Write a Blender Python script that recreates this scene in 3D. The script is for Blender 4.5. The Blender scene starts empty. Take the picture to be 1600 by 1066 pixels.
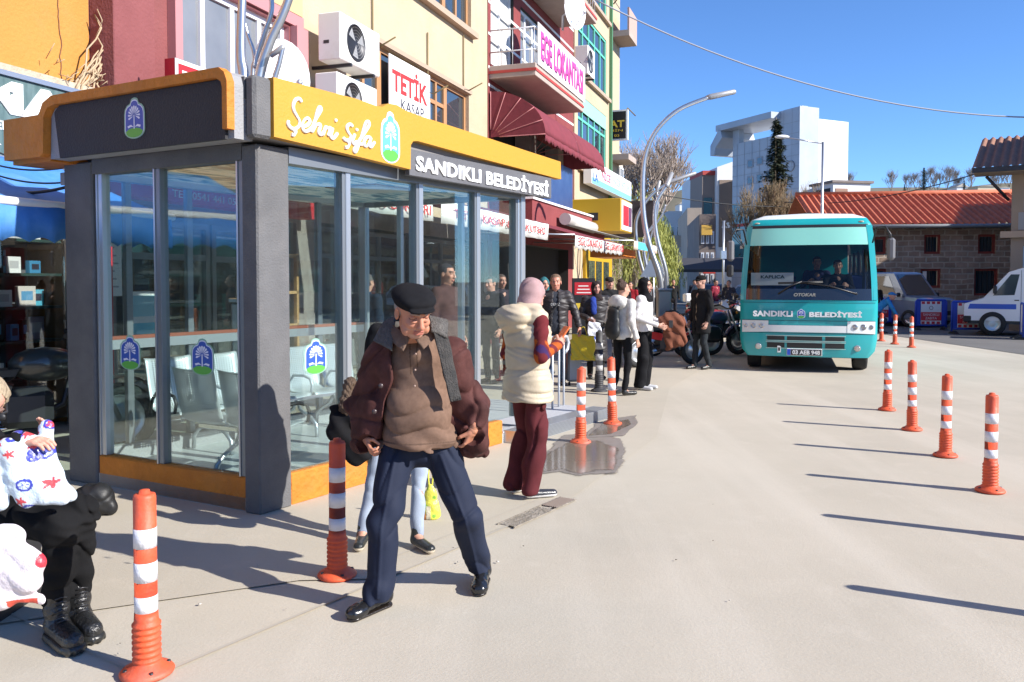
import bpy, bmesh, math, random
import numpy as np
from mathutils import Vector, Matrix, noise
PI=math.pi; rad=math.radians
sc=bpy.context.scene; COL=sc.collection
# ---------------- camera ----------------
F=1300.; PITCH=rad(2.); CH=1.62
cd=bpy.data.cameras.new('camera'); cam=bpy.data.objects.new('camera',cd); COL.objects.link(cam)
cam.location=(0,0,CH); cam.rotation_euler=(PI/2-PITCH,0,0)
cd.sensor_width=36; cd.lens=F/1600*36; cd.clip_start=.05; cd.clip_end=3000
PYC=440+F*math.tan(PITCH); cd.shift_y=-(533-PYC)/1600
sc.camera=cam
# ---------------- sky and sun ----------------
TOSUN=Vector((.9*math.cos(rad(30)),-.44*math.cos(rad(30)),.5)).normalized()
w=bpy.data.worlds.new('World'); sc.world=w; w.use_nodes=True; nt=w.node_tree
bg=nt.nodes['Background']; sky=nt.nodes.new('ShaderNodeTexSky'); sky.sky_type='NISHITA'; sky.sun_disc=False
sky.sun_elevation=rad(30); sky.sun_rotation=math.atan2(.9,-.44); sky.altitude=1200; sky.air_density=.8; sky.dust_density=.05; sky.ozone_density=4
tn=nt.nodes.new('ShaderNodeMix'); tn.data_type='RGBA'; tn.blend_type='MULTIPLY'; tn.inputs[0].default_value=1; tn.inputs[7].default_value=(.72,.93,1.14,1); nt.links.new(sky.outputs[0],tn.inputs[6]); nt.links.new(tn.outputs[2],bg.inputs[0]); bg.inputs[1].default_value=.12
sl=bpy.data.lights.new('sun','SUN'); so=bpy.data.objects.new('sun',sl); COL.objects.link(so)
sl.energy=4.8; sl.angle=rad(.55); sl.color=(1,.95,.88); so.rotation_euler=TOSUN.to_track_quat('Z','Y').to_euler(); so.location=(20,-10,30)
sc.view_settings.view_transform='Standard'; sc.view_settings.look='None'; sc.view_settings.exposure=.85; sc.view_settings.gamma=1
# ---------------- pixel geometry (measuring aid) ----------------
def ray(px,py):
    dx=(px-800)/F; dz=-(py-PYC)/F
    return dx, math.cos(PITCH)+dz*math.sin(PITCH), -math.sin(PITCH)+dz*math.cos(PITCH)
def V(px,py,Y):
    x,y,z=ray(px,py); k=Y/y; return Vector((x*k,Y,CH+z*k))
def G(px,py,z=0):
    x,y,zz=ray(px,py); k=(z-CH)/zz; return Vector((x*k,y*k,z))
# ---------------- materials ----------------
MATS={}
def mat(name,c=(.5,.5,.5),rough=.7,metal=0,c2=None,ns=3.,bump=0,bs=30.,spec=.5,vc=False,stretch=None,emit=0,coat=0,dirt=0,dirtc=(.3,.26,.2)):
    if name in MATS: return MATS[name]
    m=bpy.data.materials.new(name); m.use_nodes=True; n=m.node_tree; b=n.nodes['Principled BSDF']
    b.inputs['Base Color'].default_value=(*c,1); b.inputs['Roughness'].default_value=rough; b.inputs['Metallic'].default_value=metal
    b.inputs['Specular IOR Level'].default_value=spec; b.inputs['Coat Weight'].default_value=coat
    N=n.nodes.new; L=n.links.new
    tc=N('ShaderNodeTexCoord'); src=tc.outputs['Object']
    if stretch:
        mp=N('ShaderNodeMapping'); mp.inputs['Scale'].default_value=stretch; L(src,mp.inputs[0]); src=mp.outputs[0]
    col=None
    if vc:
        a=N('ShaderNodeAttribute'); a.attribute_name='Col'; col=a.outputs['Color']
    if c2 is not None:
        t=N('ShaderNodeTexNoise'); t.inputs['Scale'].default_value=ns; t.inputs['Detail'].default_value=6; t.inputs['Roughness'].default_value=.6; L(src,t.inputs[0])
        r=N('ShaderNodeMapRange'); r.inputs[1].default_value=.35; r.inputs[2].default_value=.65; L(t.outputs[0],r.inputs[0])
        mx=N('ShaderNodeMix'); mx.data_type='RGBA'; L(r.outputs[0],mx.inputs[0])
        if col: 
            L(col,mx.inputs[6]); mm=N('ShaderNodeMix'); mm.data_type='RGBA'; mm.blend_type='MULTIPLY'; mm.inputs[0].default_value=1; L(col,mm.inputs[6]); mm.inputs[7].default_value=(*c2,1); L(mm.outputs[2],mx.inputs[7])
        else:
            mx.inputs[6].default_value=(*c,1); mx.inputs[7].default_value=(*c2,1)
        col=mx.outputs[2]
    if dirt:
        t=N('ShaderNodeTexNoise'); t.inputs['Scale'].default_value=1.7; t.inputs['Detail'].default_value=9; t.inputs['Roughness'].default_value=.7; L(tc.outputs['Object'],t.inputs[0])
        r=N('ShaderNodeMapRange'); r.inputs[1].default_value=.5; r.inputs[2].default_value=.75; r.inputs[4].default_value=dirt; L(t.outputs[0],r.inputs[0])
        mx=N('ShaderNodeMix'); mx.data_type='RGBA'; L(r.outputs[0],mx.inputs[0])
        if col: L(col,mx.inputs[6])
        else: mx.inputs[6].default_value=(*c,1)
        mx.inputs[7].default_value=(*dirtc,1); col=mx.outputs[2]
    if col: L(col,b.inputs['Base Color'])
    if bump:
        t=N('ShaderNodeTexNoise'); t.inputs['Scale'].default_value=bs; t.inputs['Detail'].default_value=5; L(src,t.inputs[0])
        bp=N('ShaderNodeBump'); bp.inputs['Strength'].default_value=min(1,bump); bp.inputs['Distance'].default_value=.02*max(1,bump); L(t.outputs[0],bp.inputs['Height']); L(bp.outputs[0],b.inputs['Normal'])
    if emit: b.inputs['Emission Color'].default_value=(*c,1); b.inputs['Emission Strength'].default_value=emit
    MATS[name]=m; return m
def glass(name,tint=(.86,.93,.92),g0=.06,g1=.6,rough=.01,dusty=0):
    if name in MATS: return MATS[name]
    m=bpy.data.materials.new(name); m.use_nodes=True; n=m.node_tree; n.nodes.clear(); N=n.nodes.new; L=n.links.new
    o=N('ShaderNodeOutputMaterial'); tr=N('ShaderNodeBsdfTransparent'); tr.inputs[0].default_value=(*tint,1)
    gl=N('ShaderNodeBsdfGlossy'); gl.inputs['Roughness'].default_value=rough
    fr=N('ShaderNodeFresnel'); fr.inputs[0].default_value=1.5
    r=N('ShaderNodeMapRange'); r.inputs[3].default_value=g0; r.inputs[4].default_value=g1; L(fr.outputs[0],r.inputs[0])
    mx=N('ShaderNodeMixShader'); L(r.outputs[0],mx.inputs[0]); L(tr.outputs[0],mx.inputs[1]); L(gl.outputs[0],mx.inputs[2]); out=mx.outputs[0]
    if dusty:
        df=N('ShaderNodeBsdfDiffuse'); df.inputs[0].default_value=(.6,.62,.62,1)
        tc=N('ShaderNodeTexCoord'); t=N('ShaderNodeTexNoise'); t.inputs['Scale'].default_value=2.5; t.inputs['Detail'].default_value=8; L(tc.outputs['Object'],t.inputs[0])
        q=N('ShaderNodeMapRange'); q.inputs[1].default_value=.35; q.inputs[2].default_value=.8; q.inputs[4].default_value=dusty; L(t.outputs[0],q.inputs[0])
        m2=N('ShaderNodeMixShader'); L(q.outputs[0],m2.inputs[0]); L(out,m2.inputs[1]); L(df.outputs[0],m2.inputs[2]); out=m2.outputs[0]
    L(out,o.inputs[0]); MATS[name]=m; return m
# ---------------- mesh builder ----------------
class MB:
    def __init__(s,tf=None): s.v=[]; s.f=[]; s.mi=[]; s.sm=[]; s.tf=tf; s.ms=[]
    def m(s,mt):
        if mt not in s.ms: s.ms.append(mt)
        return s.ms.index(mt)
    def add(s,vs,fs,mt,smooth=False):
        k=len(s.v); s.v+= [tuple(p) for p in vs]; i=s.m(mt)
        for f in fs: s.f.append([k+j for j in f]); s.mi.append(i); s.sm.append(smooth)
        return s
    def box(s,x0,x1,y0,y1,z0,z1,mt,bv=0,M=None):
        if x1<x0: x0,x1=x1,x0
        if y1<y0: y0,y1=y1,y0
        if z1<z0: z0,z1=z1,z0
        if bv:
            bv=min(bv,(x1-x0)*.45,(y1-y0)*.45,(z1-z0)*.45)
            vs=[];idx={}
            X=(x0,x1);Y=(y0,y1);Z=(z0,z1)
            for i in(0,1):
                for j in(0,1):
                    for k in(0,1):
                        a=(X[i],Y[j],Z[k]);sx,sy,sz=(bv*(1-2*i),bv*(1-2*j),bv*(1-2*k))
                        idx[i,j,k,0]=len(vs);vs.append((a[0],a[1]+sy,a[2]+sz))
                        idx[i,j,k,1]=len(vs);vs.append((a[0]+sx,a[1],a[2]+sz))
                        idx[i,j,k,2]=len(vs);vs.append((a[0]+sx,a[1]+sy,a[2]))
            fs=[]
            for i in(0,1): fs.append([idx[i,0,0,0],idx[i,1,0,0],idx[i,1,1,0],idx[i,0,1,0]]); fs.append([idx[0,i,0,1],idx[1,i,0,1],idx[1,i,1,1],idx[0,i,1,1]]); fs.append([idx[0,0,i,2],idx[1,0,i,2],idx[1,1,i,2],idx[0,1,i,2]])
            for j in(0,1):
                for k in(0,1):
                    fs.append([idx[0,j,k,1],idx[1,j,k,1],idx[1,j,k,2],idx[0,j,k,2]])
                    fs.append([idx[j,0,k,0],idx[j,1,k,0],idx[j,1,k,2],idx[j,0,k,2]])
                    fs.append([idx[j,k,0,0],idx[j,k,1,0],idx[j,k,1,1],idx[j,k,0,1]])
            for i in(0,1):
                for j in(0,1):
                    for k in(0,1): fs.append([idx[i,j,k,0],idx[i,j,k,1],idx[i,j,k,2]])
        else:
            vs=[(x0,y0,z0),(x1,y0,z0),(x1,y1,z0),(x0,y1,z0),(x0,y0,z1),(x1,y0,z1),(x1,y1,z1),(x0,y1,z1)]
            fs=[(0,3,2,1),(4,5,6,7),(0,1,5,4),(1,2,6,5),(2,3,7,6),(3,0,4,7)]
        if M is not None: vs=[M@Vector(p) for p in vs]
        return s.add(vs,fs,mt)
    def quad(s,a,b,c,d,mt): return s.add([a,b,c,d],[(0,1,2,3)],mt)
    def tube(s,pts,r,mt,n=8,caps=True,smooth=True):
        pts=[Vector(p) for p in pts]; R=r if isinstance(r,(list,tuple)) else [r]*len(pts)
        k=len(pts); vs=[]; fs=[]; pn=None
        for i,p in enumerate(pts):
            d=(pts[min(i+1,k-1)]-pts[max(i-1,0)])
            d=d.normalized() if d.length>1e-9 else Vector((0,0,1))
            if pn is None:
                a=Vector((0,0,1)) if abs(d.z)<.9 else Vector((1,0,0)); pn=d.cross(a).normalized()
            else:
                pn=(pn-d*pn.dot(d)); pn=pn.normalized() if pn.length>1e-6 else d.orthogonal().normalized()
            b=d.cross(pn)
            for j in range(n):
                t=2*PI*j/n; vs.append(p+(pn*math.cos(t)+b*math.sin(t))*R[i])
        for i in range(k-1):
            for j in range(n): fs.append((i*n+j,i*n+(j+1)%n,(i+1)*n+(j+1)%n,(i+1)*n+j))
        s.add(vs,fs,mt,smooth)
        if caps: s.add(vs[:n],[tuple(range(n))[::-1]],mt); s.add(vs[-n:],[tuple(range(n))],mt)
        return s
    def cyl(s,a,b,r,mt,n=16,r2=None,smooth=True): return s.tube([a,b],[r,r if r2 is None else r2],mt,n,True,smooth)
    def lathe(s,prof,mt,c=(0,0,0),n=24,axis='z',smooth=True,mf=None):
        vs=[];fs=[];ms=[]
        for (r,h) in prof:
            for j in range(n):
                t=2*PI*j/n; x,y=r*math.cos(t),r*math.sin(t)
                p=(x,y,h) if axis=='z' else ((h,x,y) if axis=='x' else (x,h,y))
                vs.append((p[0]+c[0],p[1]+c[1],p[2]+c[2]))
        for i in range(len(prof)-1):
            for j in range(n): fs.append((i*n+j,i*n+(j+1)%n,(i+1)*n+(j+1)%n,(i+1)*n+j)); ms.append(i)
        k=len(s.v); s.v+=vs
        for f,i in zip(fs,ms): s.f.append([k+j for j in f]); s.mi.append(s.m(mf(i) if mf else mt)); s.sm.append(smooth)
        return s
    def prism(s,poly,h0,h1,mt,axis='y',M=None,capm=None):
        """poly 2D; extruded along axis from h0 to h1. axis y: poly=(x,z); z:(x,y); x:(y,z)"""
        def P(a,b,h): return (a,h,b) if axis=='y' else ((a,b,h) if axis=='z' else (h,a,b))
        n=len(poly); vs=[P(a,b,h0) for a,b in poly]+[P(a,b,h1) for a,b in poly]
        if M is not None: vs=[M@Vector(p) for p in vs]
        s.add(vs,[(i,(i+1)%n,(i+1)%n+n,i+n) for i in range(n)],mt)
        s.add(vs[:n],[tuple(range(n))[::-1]],capm or mt); s.add(vs[n:],[tuple(range(n))],capm or mt); return s
    def grid(s,fn,nu,nv,mt,smooth=True,skip=None):
        vs=[fn(i/nu,j/nv) for j in range(nv+1) for i in range(nu+1)]
        fs=[(j*(nu+1)+i,j*(nu+1)+i+1,(j+1)*(nu+1)+i+1,(j+1)*(nu+1)+i) for j in range(nv) for i in range(nu) if not(skip and skip((i+.5)/nu,(j+.5)/nv))]
        return s.add(vs,fs,mt,smooth)
    def ball(s,c,r,mt,n=12,rz=None,M=None):
        rx,ry,rzz=(r,r,rz or r) if not isinstance(r,(tuple,list)) else r
        vs=[];fs=[]
        for i in range(n//2+1):
            a=PI*i/(n//2)
            for j in range(n):
                t=2*PI*j/n; vs.append((rx*math.sin(a)*math.cos(t),ry*math.sin(a)*math.sin(t),rzz*math.cos(a)))
        if M is not None: vs=[M@Vector(p) for p in vs]
        vs=[(p[0]+c[0],p[1]+c[1],p[2]+c[2]) for p in vs]
        for i in range(n//2):
            for j in range(n): fs.append((i*n+j,(i+1)*n+j,(i+1)*n+(j+1)%n,i*n+(j+1)%n))
        return s.add(vs,fs,mt,True)
    def obj(s,name,parent=None,loc=None,fix=True,**kw):
        me=bpy.data.meshes.new(name)
        vs=s.v if s.tf is None else [tuple(s.tf(*p)) for p in s.v]
        me.from_pydata(vs,[],s.f)
        for mt in s.ms: me.materials.append(mt)
        me.polygons.foreach_set('material_index',s.mi); me.polygons.foreach_set('use_smooth',s.sm)
        if fix:
            bm=bmesh.new(); bm.from_mesh(me); bmesh.ops.remove_doubles(bm,verts=bm.verts,dist=1e-5); bmesh.ops.recalc_face_normals(bm,faces=bm.faces); bm.to_mesh(me); bm.free()
        me.update(); o=bpy.data.objects.new(name,me); COL.objects.link(o)
        if parent: o.parent=parent
        if loc is not None: o.location=loc
        tag(o,**kw); return o
def tag(o,label=None,cat=None,group=None,kind=None):
    if label: o['label']=label
    if cat: o['category']=cat
    if group: o['group']=group
    if kind: o['kind']=kind
    return o
def thing(name,label,cat,loc=(0,0,0),rz=0,group=None):
    o=bpy.data.objects.new(name,None); o.empty_display_size=.1; COL.objects.link(o); o.location=loc; o.rotation_euler=(0,0,rz)
    return tag(o,label,cat,group)
def dup(root,loc=None,rz=None,label=None,group=None,scale=None,remap=None):
    def cp(o,par):
        c=o.copy(); COL.objects.link(c); c.parent=par
        if remap and o.type=='MESH' and any(m in remap for m in o.data.materials):
            c.data=o.data.copy()
            for i,m in enumerate(c.data.materials):
                if m in remap: c.data.materials[i]=remap[m]
        for ch in o.children: cp(ch,c)
        return c
    r=cp(root,root.parent)
    if loc is not None: r.location=loc
    if rz is not None: r.rotation_euler=(0,0,rz)
    if scale: r.scale=(scale,)*3
    if label: r['label']=label
    if group: r['group']=group
    return r
def frame_m(o,x,up):
    """matrix with origin o, local X along x, local Y along up"""
    x=Vector(x).normalized(); u=Vector(up).normalized(); n=x.cross(u).normalized(); u=n.cross(x)
    return Matrix(((x.x,u.x,n.x,o[0]),(x.y,u.y,n.y,o[1]),(x.z,u.z,n.z,o[2]),(0,0,0,1)))
def text(name,body,parent,mt,M,width=None,height=None,depth=.004,bold=.0,spacing=1.,align='CENTER',shear=0,label=None):
    """flat raised lettering fitted into width x height, centred on M's origin (local X right, Y up)"""
    cu=bpy.data.curves.new(name,'FONT'); cu.body=body; cu.size=1; cu.offset=bold; cu.space_character=spacing; cu.shear=shear; cu.resolution_u=3; cu.fill_mode='BOTH' if depth else 'FRONT'
    cu.extrude=.5
    to=bpy.data.objects.new('t',cu); COL.objects.link(to); dg=bpy.context.evaluated_depsgraph_get(); me=bpy.data.meshes.new_from_object(to.evaluated_get(dg))
    bpy.data.objects.remove(to); bpy.data.curves.remove(cu)
    n=len(me.vertices); co=np.empty(n*3); me.vertices.foreach_get('co',co); co=co.reshape(-1,3)
    lo=co.min(0); hi=co.max(0); sx=(width/(hi[0]-lo[0])) if width else None; sy=(height/(hi[1]-lo[1])) if height else None
    sx=sx or sy; sy=sy or sx
    co[:,0]=(co[:,0]-(lo[0]+hi[0])/2)*sx; co[:,1]=(co[:,1]-(lo[1]+hi[1])/2)*sy; co[:,2]*=depth*2
    co[:,2]+=depth
    R=np.array(M); co=co@R[:3,:3].T+R[:3,3]
    me.vertices.foreach_set('co',co.ravel()); me.materials.clear(); me.materials.append(mt); me.update(); me.name=name
    o=bpy.data.objects.new(name,me); COL.objects.link(o); o.parent=parent
    if label: o['label']=label
    return o
def rrect(x0,x1,z0,z1,r,n=5,corners=(1,1,1,1)):
    pts=[]
    for k,(cx,cz,a0) in enumerate(((x1-r,z1-r,0),(x0+r,z1-r,90),(x0+r,z0+r,180),(x1-r,z0+r,270))):
        if corners[k]: pts+=[(cx+r*math.cos(rad(a0+90*i/n)),cz+r*math.sin(rad(a0+90*i/n))) for i in range(n+1)]
        else: pts.append((x1 if k in(0,3) else x0, z1 if k in(0,1) else z0))
    return pts
# ---------------- common materials ----------------
WHITE=mat('white_paint',(.78,.78,.76),.5); BLACK=mat('black_plastic',(.02,.02,.022),.45); RUBBER=mat('tyre_rubber',(.025,.025,.025),.85,bump=.3,bs=80)
STEEL=mat('galvanised_steel',(.55,.57,.6),.35,.85); CHROME=mat('chrome',(.8,.8,.8),.12,1); DARKMET=mat('dark_metal',(.05,.05,.055),.45,.6)
ORANGE=mat('bollard_orange',(.72,.1,.03),.55,c2=(.58,.09,.045),ns=8,bump=.15,bs=60,dirt=.55,dirtc=(.62,.27,.2)); REFL=mat('reflective_white',(.72,.72,.75),.4,bump=.2,bs=90,dirt=.5,dirtc=(.5,.45,.42))
WINGL=mat('window_glass_dark',(.035,.05,.06),.04,spec=.9,coat=.6); WINGREY=mat('window_glass_grey',(.16,.17,.18),.08,c2=(.22,.23,.24),ns=.7,spec=.8,coat=.5)
CURTAIN=mat('curtain',(.6,.6,.58),.9,c2=(.45,.45,.45),ns=4,stretch=(8,8,.3)); CONC=mat('concrete',(.4,.38,.35),.9,c2=(.32,.3,.27),ns=2,bump=.4,bs=20)
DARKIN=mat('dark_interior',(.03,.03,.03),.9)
# ---------------- ground, road, pavement ----------------
def groundmat(name,c1,c2,c3,rough=.92,bump=.22,tracks=False):
    m=bpy.data.materials.new(name); m.use_nodes=True; n=m.node_tree; b=n.nodes['Principled BSDF']; N=n.nodes.new; L=n.links.new
    b.inputs['Roughness'].default_value=rough; b.inputs['Specular IOR Level'].default_value=.3
    tc=N('ShaderNodeTexCoord')
    def ns(sc_,det,rg,mp=None):
        t=N('ShaderNodeTexNoise'); t.inputs['Scale'].default_value=sc_; t.inputs['Detail'].default_value=det; t.inputs['Roughness'].default_value=rg
        if mp: q=N('ShaderNodeMapping'); q.inputs['Scale'].default_value=mp; q.inputs['Rotation'].default_value=(0,0,rad(19)); L(tc.outputs['Object'],q.inputs[0]); L(q.outputs[0],t.inputs[0])
        else: L(tc.outputs['Object'],t.inputs[0])
        return t.outputs[0]
    def rng(s,a,b_,c=0,d=1): r=N('ShaderNodeMapRange'); r.inputs[1].default_value=a; r.inputs[2].default_value=b_; r.inputs[3].default_value=c; r.inputs[4].default_value=d; L(s,r.inputs[0]); return r.outputs[0]
    def mix(f,a,b_,bt='MIX'):
        x=N('ShaderNodeMix'); x.data_type='RGBA'; x.blend_type=bt; L(f,x.inputs[0])
        for k,v in ((6,a),(7,b_)):
            if isinstance(v,tuple): x.inputs[k].default_value=(*v,1)
            else: L(v,x.inputs[k])
        return x.outputs[2]
    col=mix(rng(ns(.5,7,.6),.35,.65),c1,c2)
    col=mix(rng(ns(.28,6,.65),.48,.68,0,.7),col,tuple(q*.80 for q in c1))
    if tracks: col=mix(rng(ns(.9,5,.6,(1.4,.12,1)),.48,.7,0,.75),col,c3)
    col=mix(rng(ns(3.3,8,.7),.55,.75,0,.5),col,c3)
    col=mix(rng(ns(140,3,.6),.3,.75,0,.22),col,tuple(q*.62 for q in c1))
    v=N('ShaderNodeTexVoronoi'); v.inputs['Scale'].default_value=9; L(tc.outputs['Object'],v.inputs[0])
    col=mix(rng(v.outputs[0],.015,.04,.4,0),col,tuple(q*.35 for q in c1))
    L(col,b.inputs['Base Color'])
    bp=N('ShaderNodeBump'); bp.inputs['Strength'].default_value=bump; bp.inputs['Distance'].default_value=.012; L(ns(60,6,.7),bp.inputs['Height']); L(bp.outputs[0],b.inputs['Normal'])
    MATS[name]=m; return m
GM=groundmat('dusty_asphalt',(.505,.455,.37),(.455,.41,.33),(.555,.505,.42),tracks=True)
GF=groundmat('far_ground',(.3,.28,.24),(.26,.24,.2),(.33,.3,.26))
PM=groundmat('pavement_slab',(.485,.435,.35),(.44,.395,.315),(.53,.48,.395))
PK=groundmat('parking_asphalt',(.17,.165,.16),(.14,.135,.13),(.24,.22,.2))
MB().quad((-1500,-300,-.02),(1500,-300,-.02),(1500,2500,-.02),(-1500,2500,-.02),GF).obj('ground',fix=False,kind='structure')
def rsheet(u,v): return (-30+60*u,-6+96*v,-.004)
MB().grid(rsheet,60,96,GM).obj('road',fix=False,kind='structure')
TA=math.atan2(.945,.327); T=Vector((math.cos(TA),math.sin(TA),0)); NR=Vector((T.y,-T.x,0)); O0=Vector((-8,0,0))
def fac(s,o,z=0): return O0+T*s+NR*o+Vector((0,0,z))
def sheet(name,pts,z,mt,nm=None):
    pts=[(p[0],p[1]) for p in pts]
    if sum(a[0]*b[1]-b[0]*a[1] for a,b in zip(pts,pts[1:]+pts[:1]))<0: pts=pts[::-1]
    MB().add([(p[0],p[1],z) for p in pts],[tuple(range(len(pts)))],mt).obj(name,fix=False,kind='structure')
# pavement: from facade out to a ragged edge passing under the man's feet
edge=[(-6.5,.5),(-5.2,2.4),(-2.6,3.8),(-1.15,4.45),G(600,905),G(680,872),G(760,835),G(888,782),(1.5,8.6),(2.4,12.6),(4.2,17),(8,28),(14,46)]
pts=[(p[0],p[1]) for p in edge]+[tuple(fac(60,-.5)[:2]),tuple(fac(-12,-.5)[:2])]
sheet('pavement',pts,.004,PM)
# slab joints
JM=mat('joint_dirt',(.41,.37,.305),.95)
j=MB()
a=G(660,880);b=G(888,783); d=(b-a).normalized(); nn=Vector((-d.y,d.x,0))
def strip(mb,p,q,w_,z,mt):
    d_=(q-p).normalized(); k=Vector((-d_.y,d_.x,0))*w_/2; e=Vector((0,0,z)); mb.add([p-k+e,q-k+e,q+k+e,p+k+e],[(0,1,2,3)],mt)
strip(j,a-d*3.2,b+d*.1,.02,.007,JM); strip(j,a-d*.2+nn*.2,b+nn*.2,.015,.0071,JM)
for t in (-1.7,): strip(j,a+d*t,a+d*t+nn*1.5,.012,.0072,JM)
j.obj('pavement_joint',fix=False,kind='structure')
# shallow drain channel with grate
dr=thing('drain_channel','shallow dirt filled drain channel with rusty grate at the pavement edge','drain',G(830,806))
DIRT=mat('drain_dirt',(.2,.17,.13),.95,c2=(.33,.29,.24),ns=14,bump=.8,bs=60)
dv=(G(888,781)-G(800,820)).normalized(); ang=math.atan2(dv.y,dv.x)
c=MB(); Mz=Matrix.Rotation(ang,4,'Z')
c.box(-.3,.2,-.06,.06,.0045,.009,DIRT,M=Mz); c.obj('channel_bed',dr)
g=MB()
for i in range(7): g.box(.24,.5,-.06+i*.018,-.052+i*.018,.006,.016,mat('rusty_grate',(.25,.2,.17),.7,.4),M=Mz)
g.box(-.32,.52,-.072,-.062,.005,.012,DIRT,M=Mz); g.box(-.32,.52,.062,.072,.005,.012,DIRT,M=Mz); g.obj('grate',dr)
# puddle
WET=bpy.data.materials.new('water_film'); WET.use_nodes=True; b_=WET.node_tree.nodes['Principled BSDF']; b_.inputs['Base Color'].default_value=(.17,.14,.11,1); b_.inputs['Roughness'].default_value=.12; b_.inputs['Specular IOR Level'].default_value=.35
DAMP=mat('damp_asphalt',(.2,.175,.15),.6,c2=(.24,.21,.185),ns=6,bump=.2,bs=60)
random.seed(3)
for M_,th in ((DAMP,.5),(WET,.44)):
    n=M_.node_tree; N=n.nodes.new; L=n.links.new; tr=N('ShaderNodeBsdfTransparent'); mx=N('ShaderNodeMixShader'); tc=N('ShaderNodeTexCoord'); t=N('ShaderNodeTexNoise'); t.inputs['Scale'].default_value=2.2; t.inputs['Detail'].default_value=8; t.inputs['Roughness'].default_value=.6; L(tc.outputs['Object'],t.inputs[0])
    at=N('ShaderNodeAttribute'); at.attribute_name='edge'; ad=N('ShaderNodeMath'); ad.operation='ADD'; L(t.outputs[0],ad.inputs[0]); L(at.outputs['Fac'],ad.inputs[1]); r=N('ShaderNodeMapRange'); r.inputs[1].default_value=th+.42; r.inputs[2].default_value=th+.56; L(ad.outputs[0],r.inputs[0]); L(r.outputs[0],mx.inputs[0]); L(tr.outputs[0],mx.inputs[1]); L(n.nodes['Principled BSDF'].outputs[0],mx.inputs[2]); L(mx.outputs[0],n.nodes['Material Output'].inputs[0])
def wetsheet(name,pix,z,mt):
    # fan-free radial grid: 'edge' attribute falls from 1 at the middle to 0 at the rim
    P=[G(*p) for p in pix]; c=sum(P,Vector())/len(P); Q=[]
    for i in range(len(P)):
        for k in range(6): Q.append(P[i].lerp(P[(i+1)%len(P)],k/6))
    n=len(Q); vs=[];fs=[];ed=[]; R_=8
    for j in range(R_+1):
        for q in Q: e=c.lerp(q,1.12*j/R_); vs.append((e.x,e.y,z)); ed.append(min(1,2.2*(1-j/R_)))
    for j in range(R_):
        for i in range(n): fs.append((j*n+i,j*n+(i+1)%n,(j+1)*n+(i+1)%n,(j+1)*n+i))
    o=MB().add(vs,fs,mt).obj(name,fix=False,kind='structure'); a=o.data.attributes.new('edge','FLOAT','POINT'); a.data.foreach_set('value',ed)
def puddle(name,pix,z,mt,jit=.02,n=6):
    P=[G(*p) for p in pix]; out=[]
    for i in range(len(P)):
        p,q=P[i],P[(i+1)%len(P)]
        for k in range(n):
            t=k/n; e=p.lerp(q,t); e=e+Vector((random.uniform(-jit,jit),random.uniform(-jit,jit)*1.6,0)); out.append((e.x,e.y))
    sheet(name,out,z,mt)
wetsheet('damp_ground',[(825,748),(845,705),(875,680),(930,672),(975,684),(985,705),(975,745),(905,752),(870,742)],.0085,DAMP)
wetsheet('damp_ground',[(905,690),(925,664),(955,652),(998,648),(1000,662),(975,684)],.0087,DAMP)
wetsheet('puddle',[(840,742),(852,706),(890,690),(935,688),(970,700),(966,738),(905,745),(875,736)],.0105,WET)
wetsheet('puddle',[(915,684),(940,663),(985,655),(988,664),(955,680)],.0107,WET)
# manhole-like patches far on the road
patch=mat('road_patch',(.22,.2,.18),.9,c2=(.3,.27,.24),ns=5)
for q in ((1185,603,.35,.2),(1250,540,.25,.15)):
    p=G(q[0],q[1]) 
puddle('parking_surface',[(1362,520),(1640,560),(1640,490),(1362,492)],.003,PK,.0)
puddle('street_surface',[(960,500),(1160,505),(1130,470),(1010,470)],.003,PK,.0)
# ---------------- hills ----------------
HM=mat('hillside_earth',(.2,.17,.12),.95,c2=(.13,.12,.07),ns=.05,bump=.5,bs=.3)
def hill(name,pts,Y,depth,base=0):
    m=MB()
    xs=[p[0] for p in pts]
    def f(u,v):
        px=xs[0]+(xs[-1]-xs[0])*u
        for a_,b2 in zip(pts,pts[1:]):
            if a_[0]<=px<=b2[0]: t=(px-a_[0])/(b2[0]-a_[0]); py=a_[1]+(b2[1]-a_[1])*t; break
        p=V(px,py,Y); h=p.z*math.sin(min(1,v*2)*PI/2) if v<.5 else p.z*math.cos((v-.5)*PI)
        return (p.x*(1+(v-.5)*depth/Y*1.0),Y+(v-.5)*depth,h+3*noise.noise(Vector((p.x*.02,v*4,1)))*(h/ (p.z+.1)))
    m.grid(f,60,16,HM); m.obj(name,kind='structure')
hill('hill',[(700,400),(960,340),(1030,312),(1060,302),(1085,298),(1140,306),(1200,335),(1300,315),(1340,300),(1400,296),(1450,292),(1500,294),(1560,290),(1700,285),(2000,330)],420,200)
# ---------------- bus shelter ----------------
SA=Vector((-1.74,5.70,0)); SU=rad(57); SK=rad(94.4)
SH=thing('bus_shelter','glass bus shelter with dark grey columns, orange base and yellow fascia reading SANDIKLI BELEDIYESI','bus shelter',SA,SU)
def st(a,b,z): return (a+b*math.cos(SK),b*math.sin(SK),z)
def sm(): return MB(st)
YEL=mat('yellow_fascia_paint',(.52,.255,.022),.55,bump=.15,bs=40,dirt=.25,dirtc=(.44,.2,.02)); ORP=mat('orange_render',(.60,.2,.018),.75,c2=(.5,.16,.015),ns=5,bump=.9,bs=22,dirt=.35,dirtc=(.4,.2,.07))
GREYC=mat('grey_column_render',(.125,.124,.127),.8,c2=(.1,.099,.102),ns=4,bump=.35,bs=70,dirt=.35,dirtc=(.22,.2,.19)); BLK=mat('black_fascia_panel',(.022,.022,.026),.7,bump=.5,bs=60)
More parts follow.
